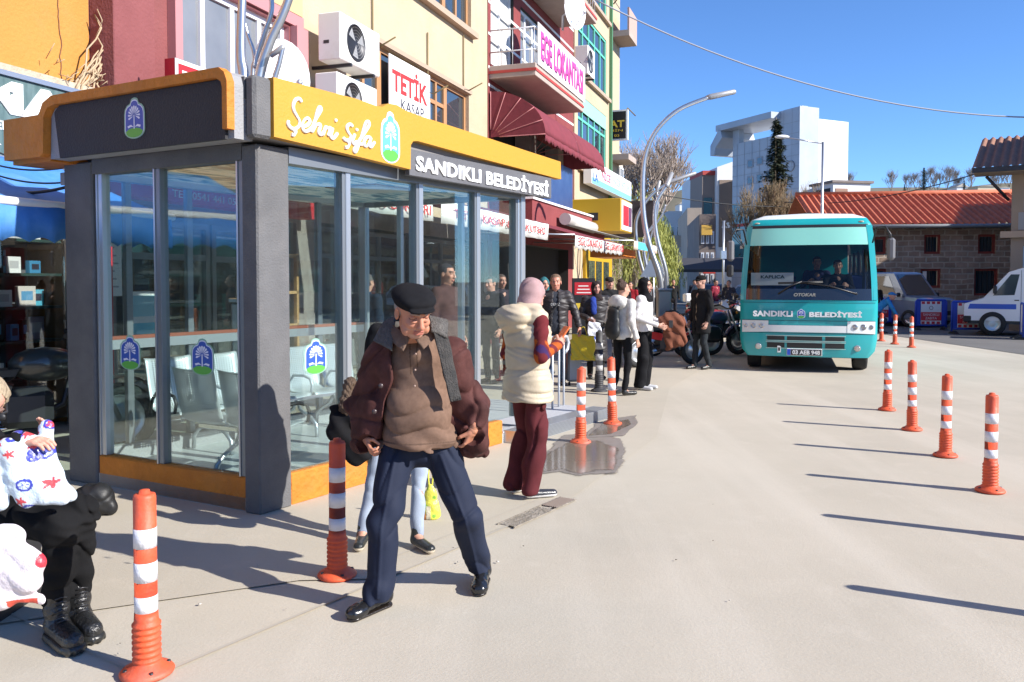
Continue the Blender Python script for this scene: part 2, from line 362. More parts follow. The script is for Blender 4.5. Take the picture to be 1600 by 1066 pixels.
LGREY=mat('light_grey_render',(.28,.28,.29),.8,bump=.5,bs=50); ALU=mat('aluminium_profile',(.5,.53,.56),.35,.75); ALUD=mat('aluminium_profile_dark',(.22,.24,.26),.4,.6)
SGL=glass('shelter_glass',(.9,.96,.95),.0,.27,dusty=.008)
FLT=mat('floor_tile',(.5,.52,.52),.3,c2=(.42,.44,.45),ns=6); 
# painted ceiling
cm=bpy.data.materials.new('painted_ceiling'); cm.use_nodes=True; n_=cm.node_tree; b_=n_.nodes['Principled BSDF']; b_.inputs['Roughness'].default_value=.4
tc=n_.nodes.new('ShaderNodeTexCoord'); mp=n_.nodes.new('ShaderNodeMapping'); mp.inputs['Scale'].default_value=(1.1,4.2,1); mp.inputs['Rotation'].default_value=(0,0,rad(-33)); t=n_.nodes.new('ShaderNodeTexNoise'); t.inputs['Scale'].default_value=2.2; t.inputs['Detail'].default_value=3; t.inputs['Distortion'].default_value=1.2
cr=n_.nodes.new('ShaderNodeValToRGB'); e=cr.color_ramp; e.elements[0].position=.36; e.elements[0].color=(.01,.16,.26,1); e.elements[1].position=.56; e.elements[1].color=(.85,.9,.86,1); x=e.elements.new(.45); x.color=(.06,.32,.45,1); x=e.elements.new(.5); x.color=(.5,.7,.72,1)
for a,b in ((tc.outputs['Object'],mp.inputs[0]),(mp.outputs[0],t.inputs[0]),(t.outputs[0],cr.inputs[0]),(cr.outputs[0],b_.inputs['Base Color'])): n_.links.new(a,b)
AL,BL=3.45,2.12
m=sm(); m.box(.02,AL-.02,.02,BL-.02,0,.1,CONC); m.box(.03,AL-.03,.03,BL-.03,.1,.112,FLT); m.obj('floor_slab',SH)
for (a0,a1,b0,b1) in ((0,.29,0,.15),(0,.15,1.77,BL)):
    m=sm(); m.box(a0,a1,b0,b1,.0,2.56,GREYC,.012); m.obj('column',SH)
for (a0,a1,b0,b1) in ((AL-.07,AL,0,.07),(AL-.07,AL,BL-.1,BL)):
    m=sm(); m.box(a0,a1,b0,b1,.1,2.52,ALU,.004); m.obj('column',SH,label='slim aluminium corner post')
m=sm(); m.box(.02,.11,.153,1.767,0,.245,ORP,.01); m.box(.1102,.13,.153,1.767,.1,.244,LGREY); m.obj('base_panel',SH)
m=sm(); m.box(.293,3.05,.015,.1,0,.235,ORP,.01); m.box(.293,3.05,.1002,.12,.1,.234,LGREY); m.obj('base_panel',SH)
m=sm(); m.box(.153,AL-.08,BL-.12,BL-.01,0,.235,LGREY,.01); m.obj('base_panel',SH)
m=sm(); m.box(3.06,AL,.02,.12,0,.12,mat('grey_ramp',(.42,.43,.45),.7)); m.obj('step_edge',SH)
# mullions
for a in (.89,1.78,2.64,3.36):
    m=sm(); m.box(a-.045,a-.012,.03,.11,.236,2.5,ALUD); m.box(a-.012,a+.04,.02,.1,.236,2.5,ALU,.005); m.obj('mullion',SH)
for b in (1.72,1.05,.19):
    m=sm(); m.box(.03,.1,b-.03,b+.02,.246,2.5,ALUD if b!=1.72 else ALU,.004); m.box(.022,.09,b+.02,b+.035,.246,2.5,ALU); m.obj('mullion',SH)
for a in (.5,1.1,1.9,2.7):
    m=sm(); m.box(a-.03,a+.03,BL-.08,BL-.03,.236,2.5,ALUD,.004); m.obj('mullion',SH)
m=sm(); m.box(.16,AL-.1,BL-.1,BL-.04,1.05,1.13,ALU); m.obj('middle_rail',SH)
m=sm(); m.box(.16,AL-.1,BL-.1,BL-.02,1.131,1.16,mat('brown_rail',(.25,.07,.04),.6)); m.obj('brown_rail',SH)
# header beams
m=sm(); m.box(.005,.14,.151,1.77,2.46,2.575,GREYC); m.box(.291,AL,.005,.12,2.46,2.575,ALUD); m.box(.151,AL-.101,BL-.12,BL-.005,2.461,2.575,ALU); m.box(AL-.1,AL-.005,.121,BL-.121,2.46,2.575,ALUD); m.obj('header_beam',SH)
# glass
seg=[(.3,.84),(.94,1.73),(1.83,2.59),(2.69,3.31)]
for a0,a1 in seg:
    m=sm(); m.box(a0,a1,.055,.063,.237,2.458,SGL); m.obj('glass_pane',SH)
for b0,b1 in ((.22,1.01),(1.09,1.68)):
    m=sm(); m.box(.06,.068,b0,b1,.247,2.458,SGL); m.obj('glass_pane',SH)
for a0,a1 in ((.16,.46),(.54,1.06),(1.14,1.86),(1.94,2.66),(2.74,3.34)):
    m=sm(); m.box(a0,a1,BL-.06,BL-.052,.237,2.458,SGL); m.obj('glass_pane',SH)
# open doorway end with two grey jambs
for b in (.75,1.55):
    m=sm(); m.box(AL-.07,AL-.02,b-.03,b+.03,.1,2.458,ALU,.004); m.obj('door_jamb',SH)
m=sm(); m.box(AL-.05,AL-.042,1.58,BL-.1,.237,2.458,SGL); m.obj('glass_pane',SH)
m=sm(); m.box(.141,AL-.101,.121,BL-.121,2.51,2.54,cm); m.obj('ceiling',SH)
m=sm(); m.box(-.05,AL+.1,-.05,BL+.15,2.592,2.84,mat('roof_render',(.2,.19,.19),.9),.01); m.obj('roof',SH)
for a,b in ((2.2,.9),):
    m=sm(); m.box(a-.3,a+.3,b-.3,b+.3,2.50,2.5065,mat('ceiling_frame',(.3,.2,.12),.6)); m.box(a-.26,a+.26,b-.26,b+.26,2.49,2.4995,mat('light_panel',(.6,.62,.6),.4)); m.obj('ceiling_panel',SH)
# short side fascia: black panel in an orange border
FO=-.26
def sx(poly,h0,h1,mt,name,cap=None,**k):  # poly in (b,z), extruded along a
    m=MB(st); n=len(poly); vs=[(h0,b,z) for b,z in poly]+[(h1,b,z) for b,z in poly]
    m.add(vs,[(i,(i+1)%n,(i+1)%n+n,i+n) for i in range(n)],mt); m.add(vs[:n],[tuple(range(n))],cap or mt); m.add(vs[n:],[tuple(range(n))],cap or mt); return m.obj(name,SH,**k)
sx([(-.02,2.565),(-.02,2.92),(.0,2.98),(.05,3.012),(1.84,3.018),(1.93,2.975),(1.955,2.565)],FO+.0605,-.052,LGREY,'fascia_body')
sx([(.035,2.6),(.035,2.92),(.07,2.955),(1.8,2.955),(1.86,2.91),(1.8,2.56),(.035,2.56)],FO+.035,FO+.0585,BLK,'fascia_panel')
bd=[(-.025,2.62),(-.025,2.93),(-.0,2.99),(.05,3.025),(1.84,3.03),(1.95,2.985),(2.0,2.9),(2.46,2.9),(2.46,2.58),(1.99,2.58),(1.955,2.6),(1.94,2.88),(1.89,2.945),(1.8,2.96),(.08,2.96),(.03,2.93),(.02,2.89),(.02,2.62)]
o=sx(bd,FO,FO+.06,ORP,'fascia_border')
sx([(1.96,2.55),(1.96,2.89),(2.45,2.89),(2.45,2.55)],FO+.062,.1,ORP,'fascia_return')
m=sm(); m.box(-.12,.035,-.115,-.026,2.58,2.99,GREYC,.02); m.box(-.12,.035,-.025,.2,2.842,2.985,GREYC); m.obj('corner_block',SH)
# long side fascia
def sy(poly,h0,h1,mt,name,**k):
    m=MB(st); n=len(poly); vs=[(a,h0,z) for a,z in poly]+[(a,h1,z) for a,z in poly]
    m.add(vs,[(i,(i+1)%n,(i+1)%n+n,i+n) for i in range(n)],mt); m.add(vs[:n],[tuple(range(n))],mt); m.add(vs[n:],[tuple(range(n))],mt); return m.obj(name,SH,**k)
top=[(.036,3.0)]+[(.036+.1*i,3.0) for i in range(1,9)]+[(1.05,2.985),(1.12,2.99),(1.2,3.03),(1.3,3.035),(1.4,3.01),(1.6,2.995),(2.4,2.965),(3.2,2.93),(3.95,2.9),(3.96,2.715)]
notch=[(3.2,2.735),(2.4,2.755),(1.56,2.785),(1.5,2.775),(1.47,2.74),(1.465,2.54),(.8,2.57),(.036,2.6)]
sy(top+notch,-.125,-.053,YEL,'fascia_board')
SBX=mat('sign_box_grey',(.12,.12,.13),.6,c2=(.1,.1,.11),ns=3,bump=.2)
m=sm(); m.box(1.478,3.79,-.105,-.054,2.495,2.712,SBX,.004); m.obj('sign_box',SH)
def SP(px,py,off):
    """photo pixel -> (a,z) on the long fascia plane"""
    d=Vector((math.cos(SU),math.sin(SU))); n=Vector((d.y,-d.x)); x,y,w_=ray(px,py); k=(off+SA.x*n.x+SA.y*n.y)/(x*n.x+y*n.y)
    return ((k*x-SA.x)*d.x+(k*y-SA.y)*d.y, CH+w_*k)
WL=mat('white_lettering',(.85,.85,.84),.4)
m=MB(st)
S=[[(352,628),(340,610),(318,612),(302,640),(303,675),(322,712),(340,745),(335,778),(308,795),(282,785),(268,762),(272,745)],[(302,797),(316,812),(306,832),(290,828)],
[(352,785),(385,772),(402,748),(388,728),(366,745),(356,780),(370,808),(396,804),(420,780)],[(408,812),(436,740),(470,680),(464,660),(448,690),(432,760),(420,815),(440,775),(460,765),(468,778),(458,815),(472,830),(492,808)],
[(484,835),(500,786),(512,790),(526,785),(530,798),(516,838)],[(545,790),(532,838),(546,855),(574,822)],
[(668,778),(650,766),(632,784),(640,812),(656,838),(648,862),(622,862),(610,848)],[(636,866),(648,884),(638,908),(620,908)],[(682,828),(666,868),(676,888),(694,872)],
[(692,890),(730,835),(768,775),(764,750),(746,762),(722,840),(700,915),(686,938),(676,925),(700,890),(724,890),(744,880)],[(778,848),(756,846),(738,872),(742,898),(760,898),(782,850),(772,890),(782,906),(804,876)]]
for q in S:
    P=[SP(380+x/3.9475,y/3.9475,.13) for x,y in q]; Q=[]
    for i in range(len(P)-1):  # catmull-rom
        p0,p1,p2,p3=(P[max(i-1,0)],P[i],P[i+1],P[min(i+2,len(P)-1)])
        for k in range(5):
            t=k/5; Q.append(tuple(.5*(2*p1[j]+(p2[j]-p0[j])*t+(2*p0[j]-5*p1[j]+4*p2[j]-p3[j])*t*t+(3*p1[j]-p0[j]-3*p2[j]+p3[j])*t**3) for j in (0,1)))
    Q.append(P[-1]); n=len(Q)
    m.tube([(a,-.13,z) for a,z in Q],[.009+.0055*abs(math.sin(PI*i/n*1.6+.6)) for i in range(n)],WL,6)
for x,y in ((565,742),(694,800)):
    a,z=SP(380+x/3.9475,y/3.9475,.13); m.ball((a,-.13,z),.014,WL,8)
m.obj('script_lettering',SH)
def STM(a,b,z,dirn='a'):
    o=st(a,b,z)
    return frame_m(o,(1,0,0),(0,0,1)) if dirn=='a' else frame_m(o,(-math.cos(SK),-math.sin(SK),0),(0,0,1))
Mx=STM(2.63,-.106,2.607); Mx=Mx@Matrix.Rotation(rad(-.9),4,'Z')
text('lettering','SANDIKLI BELEDİYESİ',SH,WL,Mx,2.16,.165,.006,bold=.035,spacing=1.05)
# emblems
EB=mat('emblem_blue',(.03,.09,.42),.4); EG=mat('emblem_green',(.1,.4,.06),.4); EW=mat('emblem_white',(.7,.72,.85),.4); ERIM=mat('emblem_rim',(.25,.45,.35),.4); ESKY=mat('emblem_sky',(.12,.45,.62),.4)
def emblem(name,M,w_,h_,rim=ERIM,field=EB,parent=SH,label=None):
    m=MB(lambda x,y,z: tuple(M@Vector((x*w_/2,y*h_/2,z))))
    def body(s,z,mt):
        P=[]
        for i in range(13):   # rounded lower body
            a=PI+PI*i/12; P.append((.97*s*math.cos(a) if i not in(0,12) else .97*s*math.cos(a),-.55+.42*s*math.sin(a)))
        P+= [(.96*s,.2),(.9*s,.42*s+.03),(.7*s,.6*s+.02),(.45*s,.69*s),(.38*s,.74*s)]
        for i in range(7): a=PI*i/6; P.append((.4*s*math.cos(a)*.9,.8*s+.17*s*math.sin(a)))
        P+= [(-.38*s,.74*s),(-.45*s,.69*s),(-.7*s,.6*s+.02),(-.9*s,.42*s+.03),(-.96*s,.2)]
        m.add([(x,y,z) for x,y in P],[tuple(range(len(P)))],mt)
    body(1,.002,rim); body(.9,.003,EW); body(.84,.004,field)
    m.add([( .8*math.cos(PI+PI*i/8),-.62+.3*math.sin(PI+PI*i/8),.005) for i in range(9)]+[(.5,-.5,.005),(0,-.45,.005),(-.5,-.5,.005)],[tuple(range(12))],EG)
    m.add([(-.05,-.5,.006),(.05,-.5,.006),(.04,.15,.006),(-.04,.15,.006)],[(0,1,2,3)],EW)
    for k in range(11):
        a=rad(-20+k*22); c,s_=math.cos(a),math.sin(a); r0,r1=.1,.56
        for (ra,rb,wd) in ((r0,r1,.085),):
            m.add([(c*ra*.9-s_*.02,.12+s_*ra*.75+c*.02*.6,.006),(c*rb*.9-s_*wd,.12+s_*rb*.75+c*wd*.6,.006),(c*(rb+.08)*.9,.12+s_*(rb+.08)*.75,.006),(c*rb*.9+s_*wd,.12+s_*rb*.75-c*wd*.6,.006)],[(0,1,2,3)],EW)
    for sx_ in (-1,1):
        m.add([(sx_*.05,-.42,.006),(sx_*.3,-.3,.006),(sx_*.62,-.36,.006),(sx_*.55,-.46,.006),(sx_*.3,-.4,.006)],[(0,1,2,3,4)],EW)
    return m.obj(name,parent,fix=False,label=label)
emblem('emblem',STM(1.215,-.126,2.765),.235,.42,EW,ESKY)
emblem('emblem',STM(FO+.033,.93,2.78,'b'),.23,.3)
emblem('sticker',STM(.058,1.42,1.07,'b'),.25,.28); emblem('sticker',STM(.058,.62,1.07,'b'),.25,.28)
emblem('sticker',STM(.58,.053,1.06),.24,.28)
# small junction box on left column
m=sm(); m.box(.02,.1,BL+.001,BL+.08,2.4,2.5,LGREY,.005); m.obj('junction_box',SH)
# entrance ramp and railing
RP=thing('entrance_ramp','light grey ribbed steel ramp at the shelter entrance','ramp',SA,SU)
m=MB(st); m.box(3.08,5.0,-.2,.02,.005,.13,ALU); m.box(AL+.005,5.0,.021,1.9,.005,.12,mat('ramp_top',(.45,.46,.48),.6)); 
for i in range(9): m.box(3.09,5.0,-.204,-.2,.015+i*.013,.02+i*.013,ALUD)
m.obj('ramp_deck',RP)
RL=thing('railing','grey painted tubular handrail with rounded ends beside the shelter','railing',G(862,655),rad(62))
GP=mat('grey_rail_paint',(.5,.53,.57),.4,.3)
m=MB(); m.tube([(-.36,0,.0),(-.36,0,.86),(-.34,0,.93),(-.28,0,.96),(.3,0,.96),(.42,0,.95),(.47,0,.88),(.45,0,.8),(.38,0,.76)],.02,GP,10); m.obj('top_rail',RL)
for x in (-.18,.02,.2,.34):
    m=MB(); m.cyl((x,0,.03),(x,0,.95),.014,GP,8); m.obj('baluster',RL)
m=MB(); m.box(-.5,.6,-.03,.03,.0,.03,GP); m.obj('foot_rail',RL)
# ---- perforated waiting seats ----
pm=bpy.data.materials.new('perforated_steel'); pm.use_nodes=True; n_=pm.node_tree; b_=n_.nodes['Principled BSDF']; b_.inputs['Base Color'].default_value=(.62,.65,.66,1); b_.inputs['Roughness'].default_value=.35; b_.inputs['Metallic'].default_value=.4
N=n_.nodes.new; L=n_.links.new; tc=N('ShaderNodeTexCoord'); sp=N('ShaderNodeSeparateXYZ'); L(tc.outputs['Object'],sp.inputs[0])
def mth(op,a,b=None):
    q=N('ShaderNodeMath'); q.operation=op
    for i,v in enumerate((a,b)):
        if v is None: continue
        if isinstance(v,(int,float)): q.inputs[i].default_value=v
        else: L(v,q.inputs[i])
    return q.outputs[0]
hx=mth('LESS_THAN',mth('FRACT',mth('MULTIPLY',sp.outputs[0],38)),.5); hz=mth('LESS_THAN',mth('FRACT',mth('MULTIPLY',mth('ADD',sp.outputs[1],sp.outputs[2]),45)),.6)
e1=mth('LESS_THAN',mth('ABSOLUTE',sp.outputs[0]),.17); hole=mth('MULTIPLY',mth('MULTIPLY',hx,hz),e1)
tr=N('ShaderNodeBsdfTransparent'); mx=N('ShaderNodeMixShader'); L(hole,mx.inputs[0]); L(b_.outputs[0],mx.inputs[1]); L(tr.outputs[0],mx.inputs[2]); L(mx.outputs[0],n_.nodes['Material Output'].inputs[0])
def bench(label,a,b,rz,n,group='waiting seats inside the shelter'):
    p=st(a,b,.112); R=Matrix.Rotation(SU,4,'Z'); loc=SA+R@Vector(p)
    t=thing('waiting_bench',label,'bench',loc,SU+rz,group)
    wd=.5
    prof=[(-.02,.38),(-.25,.40),(-.27,.415),(-.0,.40),(.06,.41)]
    for i in range(n):
        x=(i-(n-1)/2)*wd
        def f(u,v,x=x):
            # v 0 = seat front lip, 1 = backrest top
            P=[(-.24,.395),(-.22,.42),(-.12,.415),(.0,.40),(.1,.40),(.16,.43),(.19,.5),(.22,.62),(.245,.76),(.26,.83),(.28,.84)]
            k=v*(len(P)-1); j=min(int(k),len(P)-2); q=k-j
            y=P[j][0]+(P[j+1][0]-P[j][0])*q; z=P[j][1]+(P[j+1][1]-P[j][1])*q
            uu=(u-.5)*2
            return (uu*.225,y-abs(uu)**3*.02*(1 if v>.5 else 0),z+.012*uu*uu)
        m=MB(); m.grid(f,12,20,pm); o=m.obj('seat',t,loc=(x,0,0))
        sd=o.modifiers.new('s','SOLIDIFY'); sd.thickness=.006
    m=MB(); m.box(-n*wd/2+.05,n*wd/2-.05,-.03,.03,.33,.38,CHROME,.01); m.obj('beam',t)
    for k in range(n-1 if n>1 else 1):
        x=(k-(n-2)/2)*wd
        m=MB(); m.tube([(x,0,.35),(x,-.05,.25),(x,-.2,.18),(x,-.27,.12),(x,-.28,.0)],.018,STEEL,8); m.tube([(x,0,.35),(x,.05,.25),(x,.18,.18),(x,.24,.12),(x,.25,.0)],.018,STEEL,8); m.obj('leg',t)
    for k in range(n+1):
        x=(k-n/2)*wd
        m=MB(); m.tube([(x,.14,.4),(x,.1,.52),(x,.04,.58),(x,-.1,.585),(x,-.19,.56),(x,-.22,.5),(x,-.2,.42)],.014,GP if k else BLACK,8); m.obj('armrest',t)
    return t
bench('long row of perforated steel waiting seats along the rear glass wall of the shelter',1.75,1.68,0,5)
bench('short row of perforated steel waiting seats with backs turned to the left glass wall',.48,.72,rad(90)+SK-PI/2,2)
# ---------------- buildings along the left pavement (s along facade, o outward, z) ----------------
class FB:
    """a thing on the facade line; local x = s-s0, y = -o"""
    def __init__(s,name,label,cat,s0,o0=0,z0=0,group=None):
        s.s0,s.o0,s.z0=s0,o0,z0; s.t=thing(name,label,cat,fac(s0,o0,z0),TA,group)
    def mb(s): return MB(lambda a,o,z:(a-s.s0,-(o-s.o0),z-s.z0))
    def P(s,a,o,z): return (a-s.s0,-(o-s.o0),z-s.z0)
    def box(s,name,a0,a1,o0,o1,z0,z1,mt,bv=0,**k):
        m=s.mb(); m.box(a0,a1,o0,o1,z0,z1,mt,bv); return m.obj(name,s.t,**k)
    def M(s,a,o,z): return frame_m(s.P(a,o,z),(1,0,0),(0,0,1))
def wallholes(m,a0,a1,z0,z1,holes,mt,o=0,d=.25,rev=None):
    """front wall sheet at o with rectangular openings and reveals of depth d"""
    xs=sorted({a0,a1,*[h[0] for h in holes],*[h[1] for h in holes]}); zs=sorted({z0,z1,*[h[2] for h in holes],*[h[3] for h in holes]})
    xs=[x for x in xs if a0<=x<=a1]; zs=[z for z in zs if z0<=z<=z1]
    for i in range(len(xs)-1):
        for j in range(len(zs)-1):
            cx,cz=(xs[i]+xs[i+1])/2,(zs[j]+zs[j+1])/2
            if any(h[0]<cx<h[1] and h[2]<cz<h[3] for h in holes): continue
            m.quad((xs[i],o,zs[j]),(xs[i+1],o,zs[j]),(xs[i+1],o,zs[j+1]),(xs[i],o,zs[j+1]),mt)
    r=rev or mt
    for h in holes:
        b0,b1,c0,c1=h[:4]
        m.quad((b0,o,c0),(b1,o,c0),(b1,o-d,c0),(b0,o-d,c0),r); m.quad((b0,o,c1),(b1,o,c1),(b1,o-d,c1),(b0,o-d,c1),r)
        m.quad((b0,o,c0),(b0,o,c1),(b0,o-d,c1),(b0,o-d,c0),r); m.quad((b1,o,c0),(b1,o,c1),(b1,o-d,c1),(b1,o-d,c0),r)
def shell(m,a0,a1,z1,mt,dep=10,z0=0):
    m.quad((a0,0,z0),(a0,-dep,z0),(a0,-dep,z1),(a0,0,z1),mt); m.quad((a1,0,z0),(a1,-dep,z0),(a1,-dep,z1),(a1,0,z1),mt)
    m.quad((a0,-dep,z0),(a1,-dep,z0),(a1,-dep,z1),(a0,-dep,z1),mt); m.quad((a0,0,z1),(a1,0,z1),(a1,-dep,z1),(a0,-dep,z1),mt)
def window(b,a0,a1,z0,z1,fm,o=-.12,cols=2,transom=None,gm=WINGL,fw=.07,curtain=True,sill=None):
    m=b.mb(); 
    m.box(a0,a1,o-.05,o+.03,z0,z0+fw,fm); m.box(a0,a1,o-.05,o+.03,z1-fw,z1,fm); m.box(a0,a0+fw,o-.048,o+.028,z0+fw,z1-fw,fm); m.box(a1-fw,a1,o-.048,o+.028,z0+fw,z1-fw,fm)
    for i in range(1,cols):
        x=a0+(a1-a0)*i/cols; m.box(x-fw/2,x+fw/2,o-.046,o+.026,z0+fw,z1-fw,fm)
    if transom: m.box(a0+fw,a1-fw,o-.044,o+.024,z0+(z1-z0)*transom-fw/2,z0+(z1-z0)*transom+fw/2,fm)
    w_=m.obj('window',b.t)
    g=b.mb(); g.box(a0+fw*.8,a1-fw*.8,o-.02,o-.012,z0+fw*.8,z1-fw*.8,gm); g.obj('pane',w_)
    if sill: s_=b.mb(); s_.box(a0-.1,a1+.1,-.1,.1,z0-.09,z0-.002,sill); s_.obj('sill',w_)
    return w_
OCH=mat('ochre_render',(.50,.23,.05),.9,c2=(.45,.2,.04),ns=1.2,bump=.5,bs=25,dirt=.5,dirtc=(.42,.22,.08)); ROSE=mat('rose_render',(.23,.07,.07),.9,c2=(.19,.055,.055),ns=1.5,bump=.5,bs=25,dirt=.5,dirtc=(.16,.06,.05)); ROSEL=mat('pink_render',(.45,.2,.21),.9)
CREAM=mat('cream_render',(.50,.40,.27),.9,c2=(.46,.36,.24),ns=1,bump=.35,bs=25,dirt=.4,dirtc=(.4,.3,.2)); REDR=mat('red_render',(.24,.05,.05),.9,c2=(.2,.04,.04),ns=2,bump=.4)
WPVC=mat('white_pvc',(.72,.74,.78),.4); WOODF=mat('orange_window_frame',(.42,.22,.1),.5); STONEG=mat('shop_pillar_stone',(.3,.26,.23),.8,c2=(.24,.2,.18),ns=5,bump=.5)
# --- B1 ochre building with phone shop
b=FB('ochre_building','ochre rendered building over the phone shop at the left edge','building',4)
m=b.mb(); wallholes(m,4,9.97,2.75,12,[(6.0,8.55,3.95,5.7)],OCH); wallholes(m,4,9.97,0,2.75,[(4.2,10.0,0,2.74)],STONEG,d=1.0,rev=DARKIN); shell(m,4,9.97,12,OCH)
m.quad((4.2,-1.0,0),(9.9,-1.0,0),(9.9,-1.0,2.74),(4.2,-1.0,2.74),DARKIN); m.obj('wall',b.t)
window(b,6.0,8.55,3.95,5.7,WPVC,cols=2,gm=WINGREY)
b.box('cornice',4,9.96,.002,.16,3.66,3.76,mat('weathered_cornice',(.33,.27,.2),.9,c2=(.5,.42,.32),ns=6,bump=1)); 
ck=mat('render_crack',(.2,.09,.05),.9)
m=b.mb(); random.seed(8); z=6.2; a=9.62; P=[]
while z>3.78: P.append((a,.006,z)); z-=.06; a+=random.uniform(-.02,.022)
m.tube(P,.006,ck,4); m.obj('crack',b.t)
# shelves with goods (phone accessories) behind glass
sh=FB('display_shelf','dark shop window shelving packed with boxed phone accessories','shelf',5.2,-.95)
for i,z in enumerate((.55,.95,1.32,1.68,2.05)): sh.box('shelf_board',5.0,9.84,-.8,-.32,z,z+.03,mat('green_shelf',(.03,.07,.06),.4))
m=sh.mb(); m.box(5,9.84,-.86,-.83,.2,2.6,mat('shelf_backing',(.12,.13,.14),.8)); m.obj('back_panel',sh.t)
random.seed(5)
cols=[(.8,.8,.78),(.05,.25,.45),(.02,.02,.02),(.35,.3,.35),(.1,.45,.6),(.6,.55,.5),(.15,.15,.17),(.5,.5,.52)]
proto={}
for i,z in enumerate((.58,.98,1.35,1.71,2.08)):
    s=5.15
    while s<9.7:
        w_=random.choice((.09,.12,.16,.2)); h=random.choice((.14,.18,.22,.25)); c=random.choice(cols)
        mt=mat('carton_%d'%cols.index(c),c,.5)
        m=MB(); m.box(-w_/2,w_/2,-.03,.03,0,h,mt,.004); m.box(-w_*.32,w_*.32,-.0315,-.03,h*.3,h*.75,mat('print_%d'%(cols.index(c)%3),[(.5,.5,.5),(.03,.03,.05),(.1,.3,.5)][cols.index(c)%3],.4))
        if s>6.9:
            shn=('upper','second','middle','fourth','lowest')
            o=m.obj('product_box',None,label='small boxed phone accessory standing on a dark shelf of the shop window',cat='box',group='boxed goods on the phone shop shelves'); o.location=fac(s,-.48+random.uniform(-.05,.08),z); o.rotation_euler=(0,0,TA+random.uniform(-.2,.2))
        s+=w_+random.uniform(.015,.05)
m=b.mb(); m.box(4.25,9.8,-.24,-.23,.1,2.7,glass('shop_glass',(.85,.88,.88),.0,.5)); m.obj('shop_window',b.t)
b.box('pillar',9.86,9.97,-.3,-.02,0,2.74,STONEG)
sg=FB('shop_sign','weathered grey green shop sign with big white letters MA above the blue awning','sign',7,.3)
SGM=mat('weathered_sign_face',(.06,.11,.11),.5,c2=(.12,.18,.18),ns=3,stretch=(5,5,.8))
sg.box('sign_face',7,9.95,.04,.3,2.83,3.6,SGM); m=sg.mb(); m.box(6.95,10.0,.02,.33,3.602,3.65,STEEL); m.box(6.95,10.0,.02,.33,2.78,2.828,STEEL); m.obj('sign_frame',sg.t)
text('lettering','MA',sg.t,WHITE,sg.M(8.86,.3,3.4),1.12,.32,.006,bold=.05,label='big white letters M A')
text('lettering','TELEFON',sg.t,WHITE,sg.M(8.6,.3,3.12),.95,.09,.004,bold=.03); text('lettering','TAMİR - AN-DR',sg.t,WHITE,sg.M(8.68,.3,2.97),1.3,.08,.004,bold=.03)
# blue awning
BLU=mat('blue_awning_fabric',(.05,.22,.62),.8,c2=(.04,.19,.55),ns=3,bump=.3,bs=6,dirt=.4,dirtc=(.2,.4,.75)); WBAND=mat('white_awning_bar',(.8,.82,.85),.5)
def valance(fb,a0,a1,o,z0,z1,mt,wave=.25,amp=.04,th=.006,name='valance',under=0):
    n=int((a1-a0)/wave*8); m=fb.mb(); vs=[];fs=[]
    for i in range(n+1):
        a=a0+(a1-a0)*i/n; zb=z0+amp*abs(math.sin(PI*(a-a0)/wave)); vs+= [(a,o+.01*math.sin(a*9),z1),(a,o+.02*math.sin(a*9+1),zb)]
    for i in range(n): fs.append((2*i,2*i+2,2*i+3,2*i+1))
    m.add(vs,fs,mt,True); o_=m.obj(name,fb.t,fix=False); sd=o_.modifiers.new('s','SOLIDIFY'); sd.thickness=th; return o_
def awning(label,a0,a1,o0,o1,z0,z1,mt,vz,vmt=None,vt=None,wave=.25,name='awning',bar=None,amp=.04):
    fb=FB(name,label,'awning',a0,o0,z0); m=fb.mb()
    def f(u,v): a=a0+(a1-a0)*u; return (a,o0+(o1-o0)*v,z0+(z1-z0)*v-.05*math.sin(PI*v)*abs(math.sin(PI*(a-a0)/(a1-a0)*4))-.02*math.sin(PI*v))
    m.grid(f,40,10,mt); o=m.obj('canopy',fb.t,fix=False); sd=o.modifiers.new('s','SOLIDIFY'); sd.thickness=.01
    for a in (a0+.01,a1-.01):
        m=fb.mb(); m.tube([(a,o0,z1+.1),(a,o1,z1)],.018,STEEL,6); m.obj('arm',fb.t)
    if bar: m=fb.mb(); m.tube([(a0-.05,o1,z1),(a1+.05,o1,z1)],.035,bar,8); m.obj('front_bar',fb.t)
    valance(fb,a0,a1,o1+.012,vz,z1-.01,vmt or mt,wave,amp=amp)
    return fb
awning('blue fabric shop awning with white front bar and scalloped edge beside the shelter',5.6,9.15,.3,1.8,2.82,2.24,BLU,1.93,bar=WBAND,wave=.22)
# --- B2 rose building
b=FB('rose_building','dark rose building with a tall corner window behind the shelter roof','building',9.97)
m=b.mb(); wallholes(m,9.972,14.2,3.0,12,[(11.35,13.85,4.0,5.58)],ROSE,d=.2,rev=ROSEL); wallholes(m,9.972,14.2,0,3.0,[(10.3,14.0,0,2.55)],STONEG,d=.5); shell(m,9.972,14.198,12,ROSE); m.obj('wall',b.t)
b.box('side_wall',9.975,10.6,.0,.35,3.72,12,ROSE,.01); 
b.box('band',11.2,14.19,.003,.05,5.62,5.8,ROSEL); b.box('upper_wall',11.2,14.19,.003,.03,5.82,11.5,mat('pale_yellow_render',(.5,.38,.2),.9)); b.box('pilaster',13.88,14.19,.004,.13,3.2,5.6,ROSEL); b.box('pilaster',11.2,11.33,.004,.13,3.2,5.6,ROSEL)
window(b,11.35,13.85,4.0,5.58,WPVC,cols=4,gm=WINGREY,fw=.09)
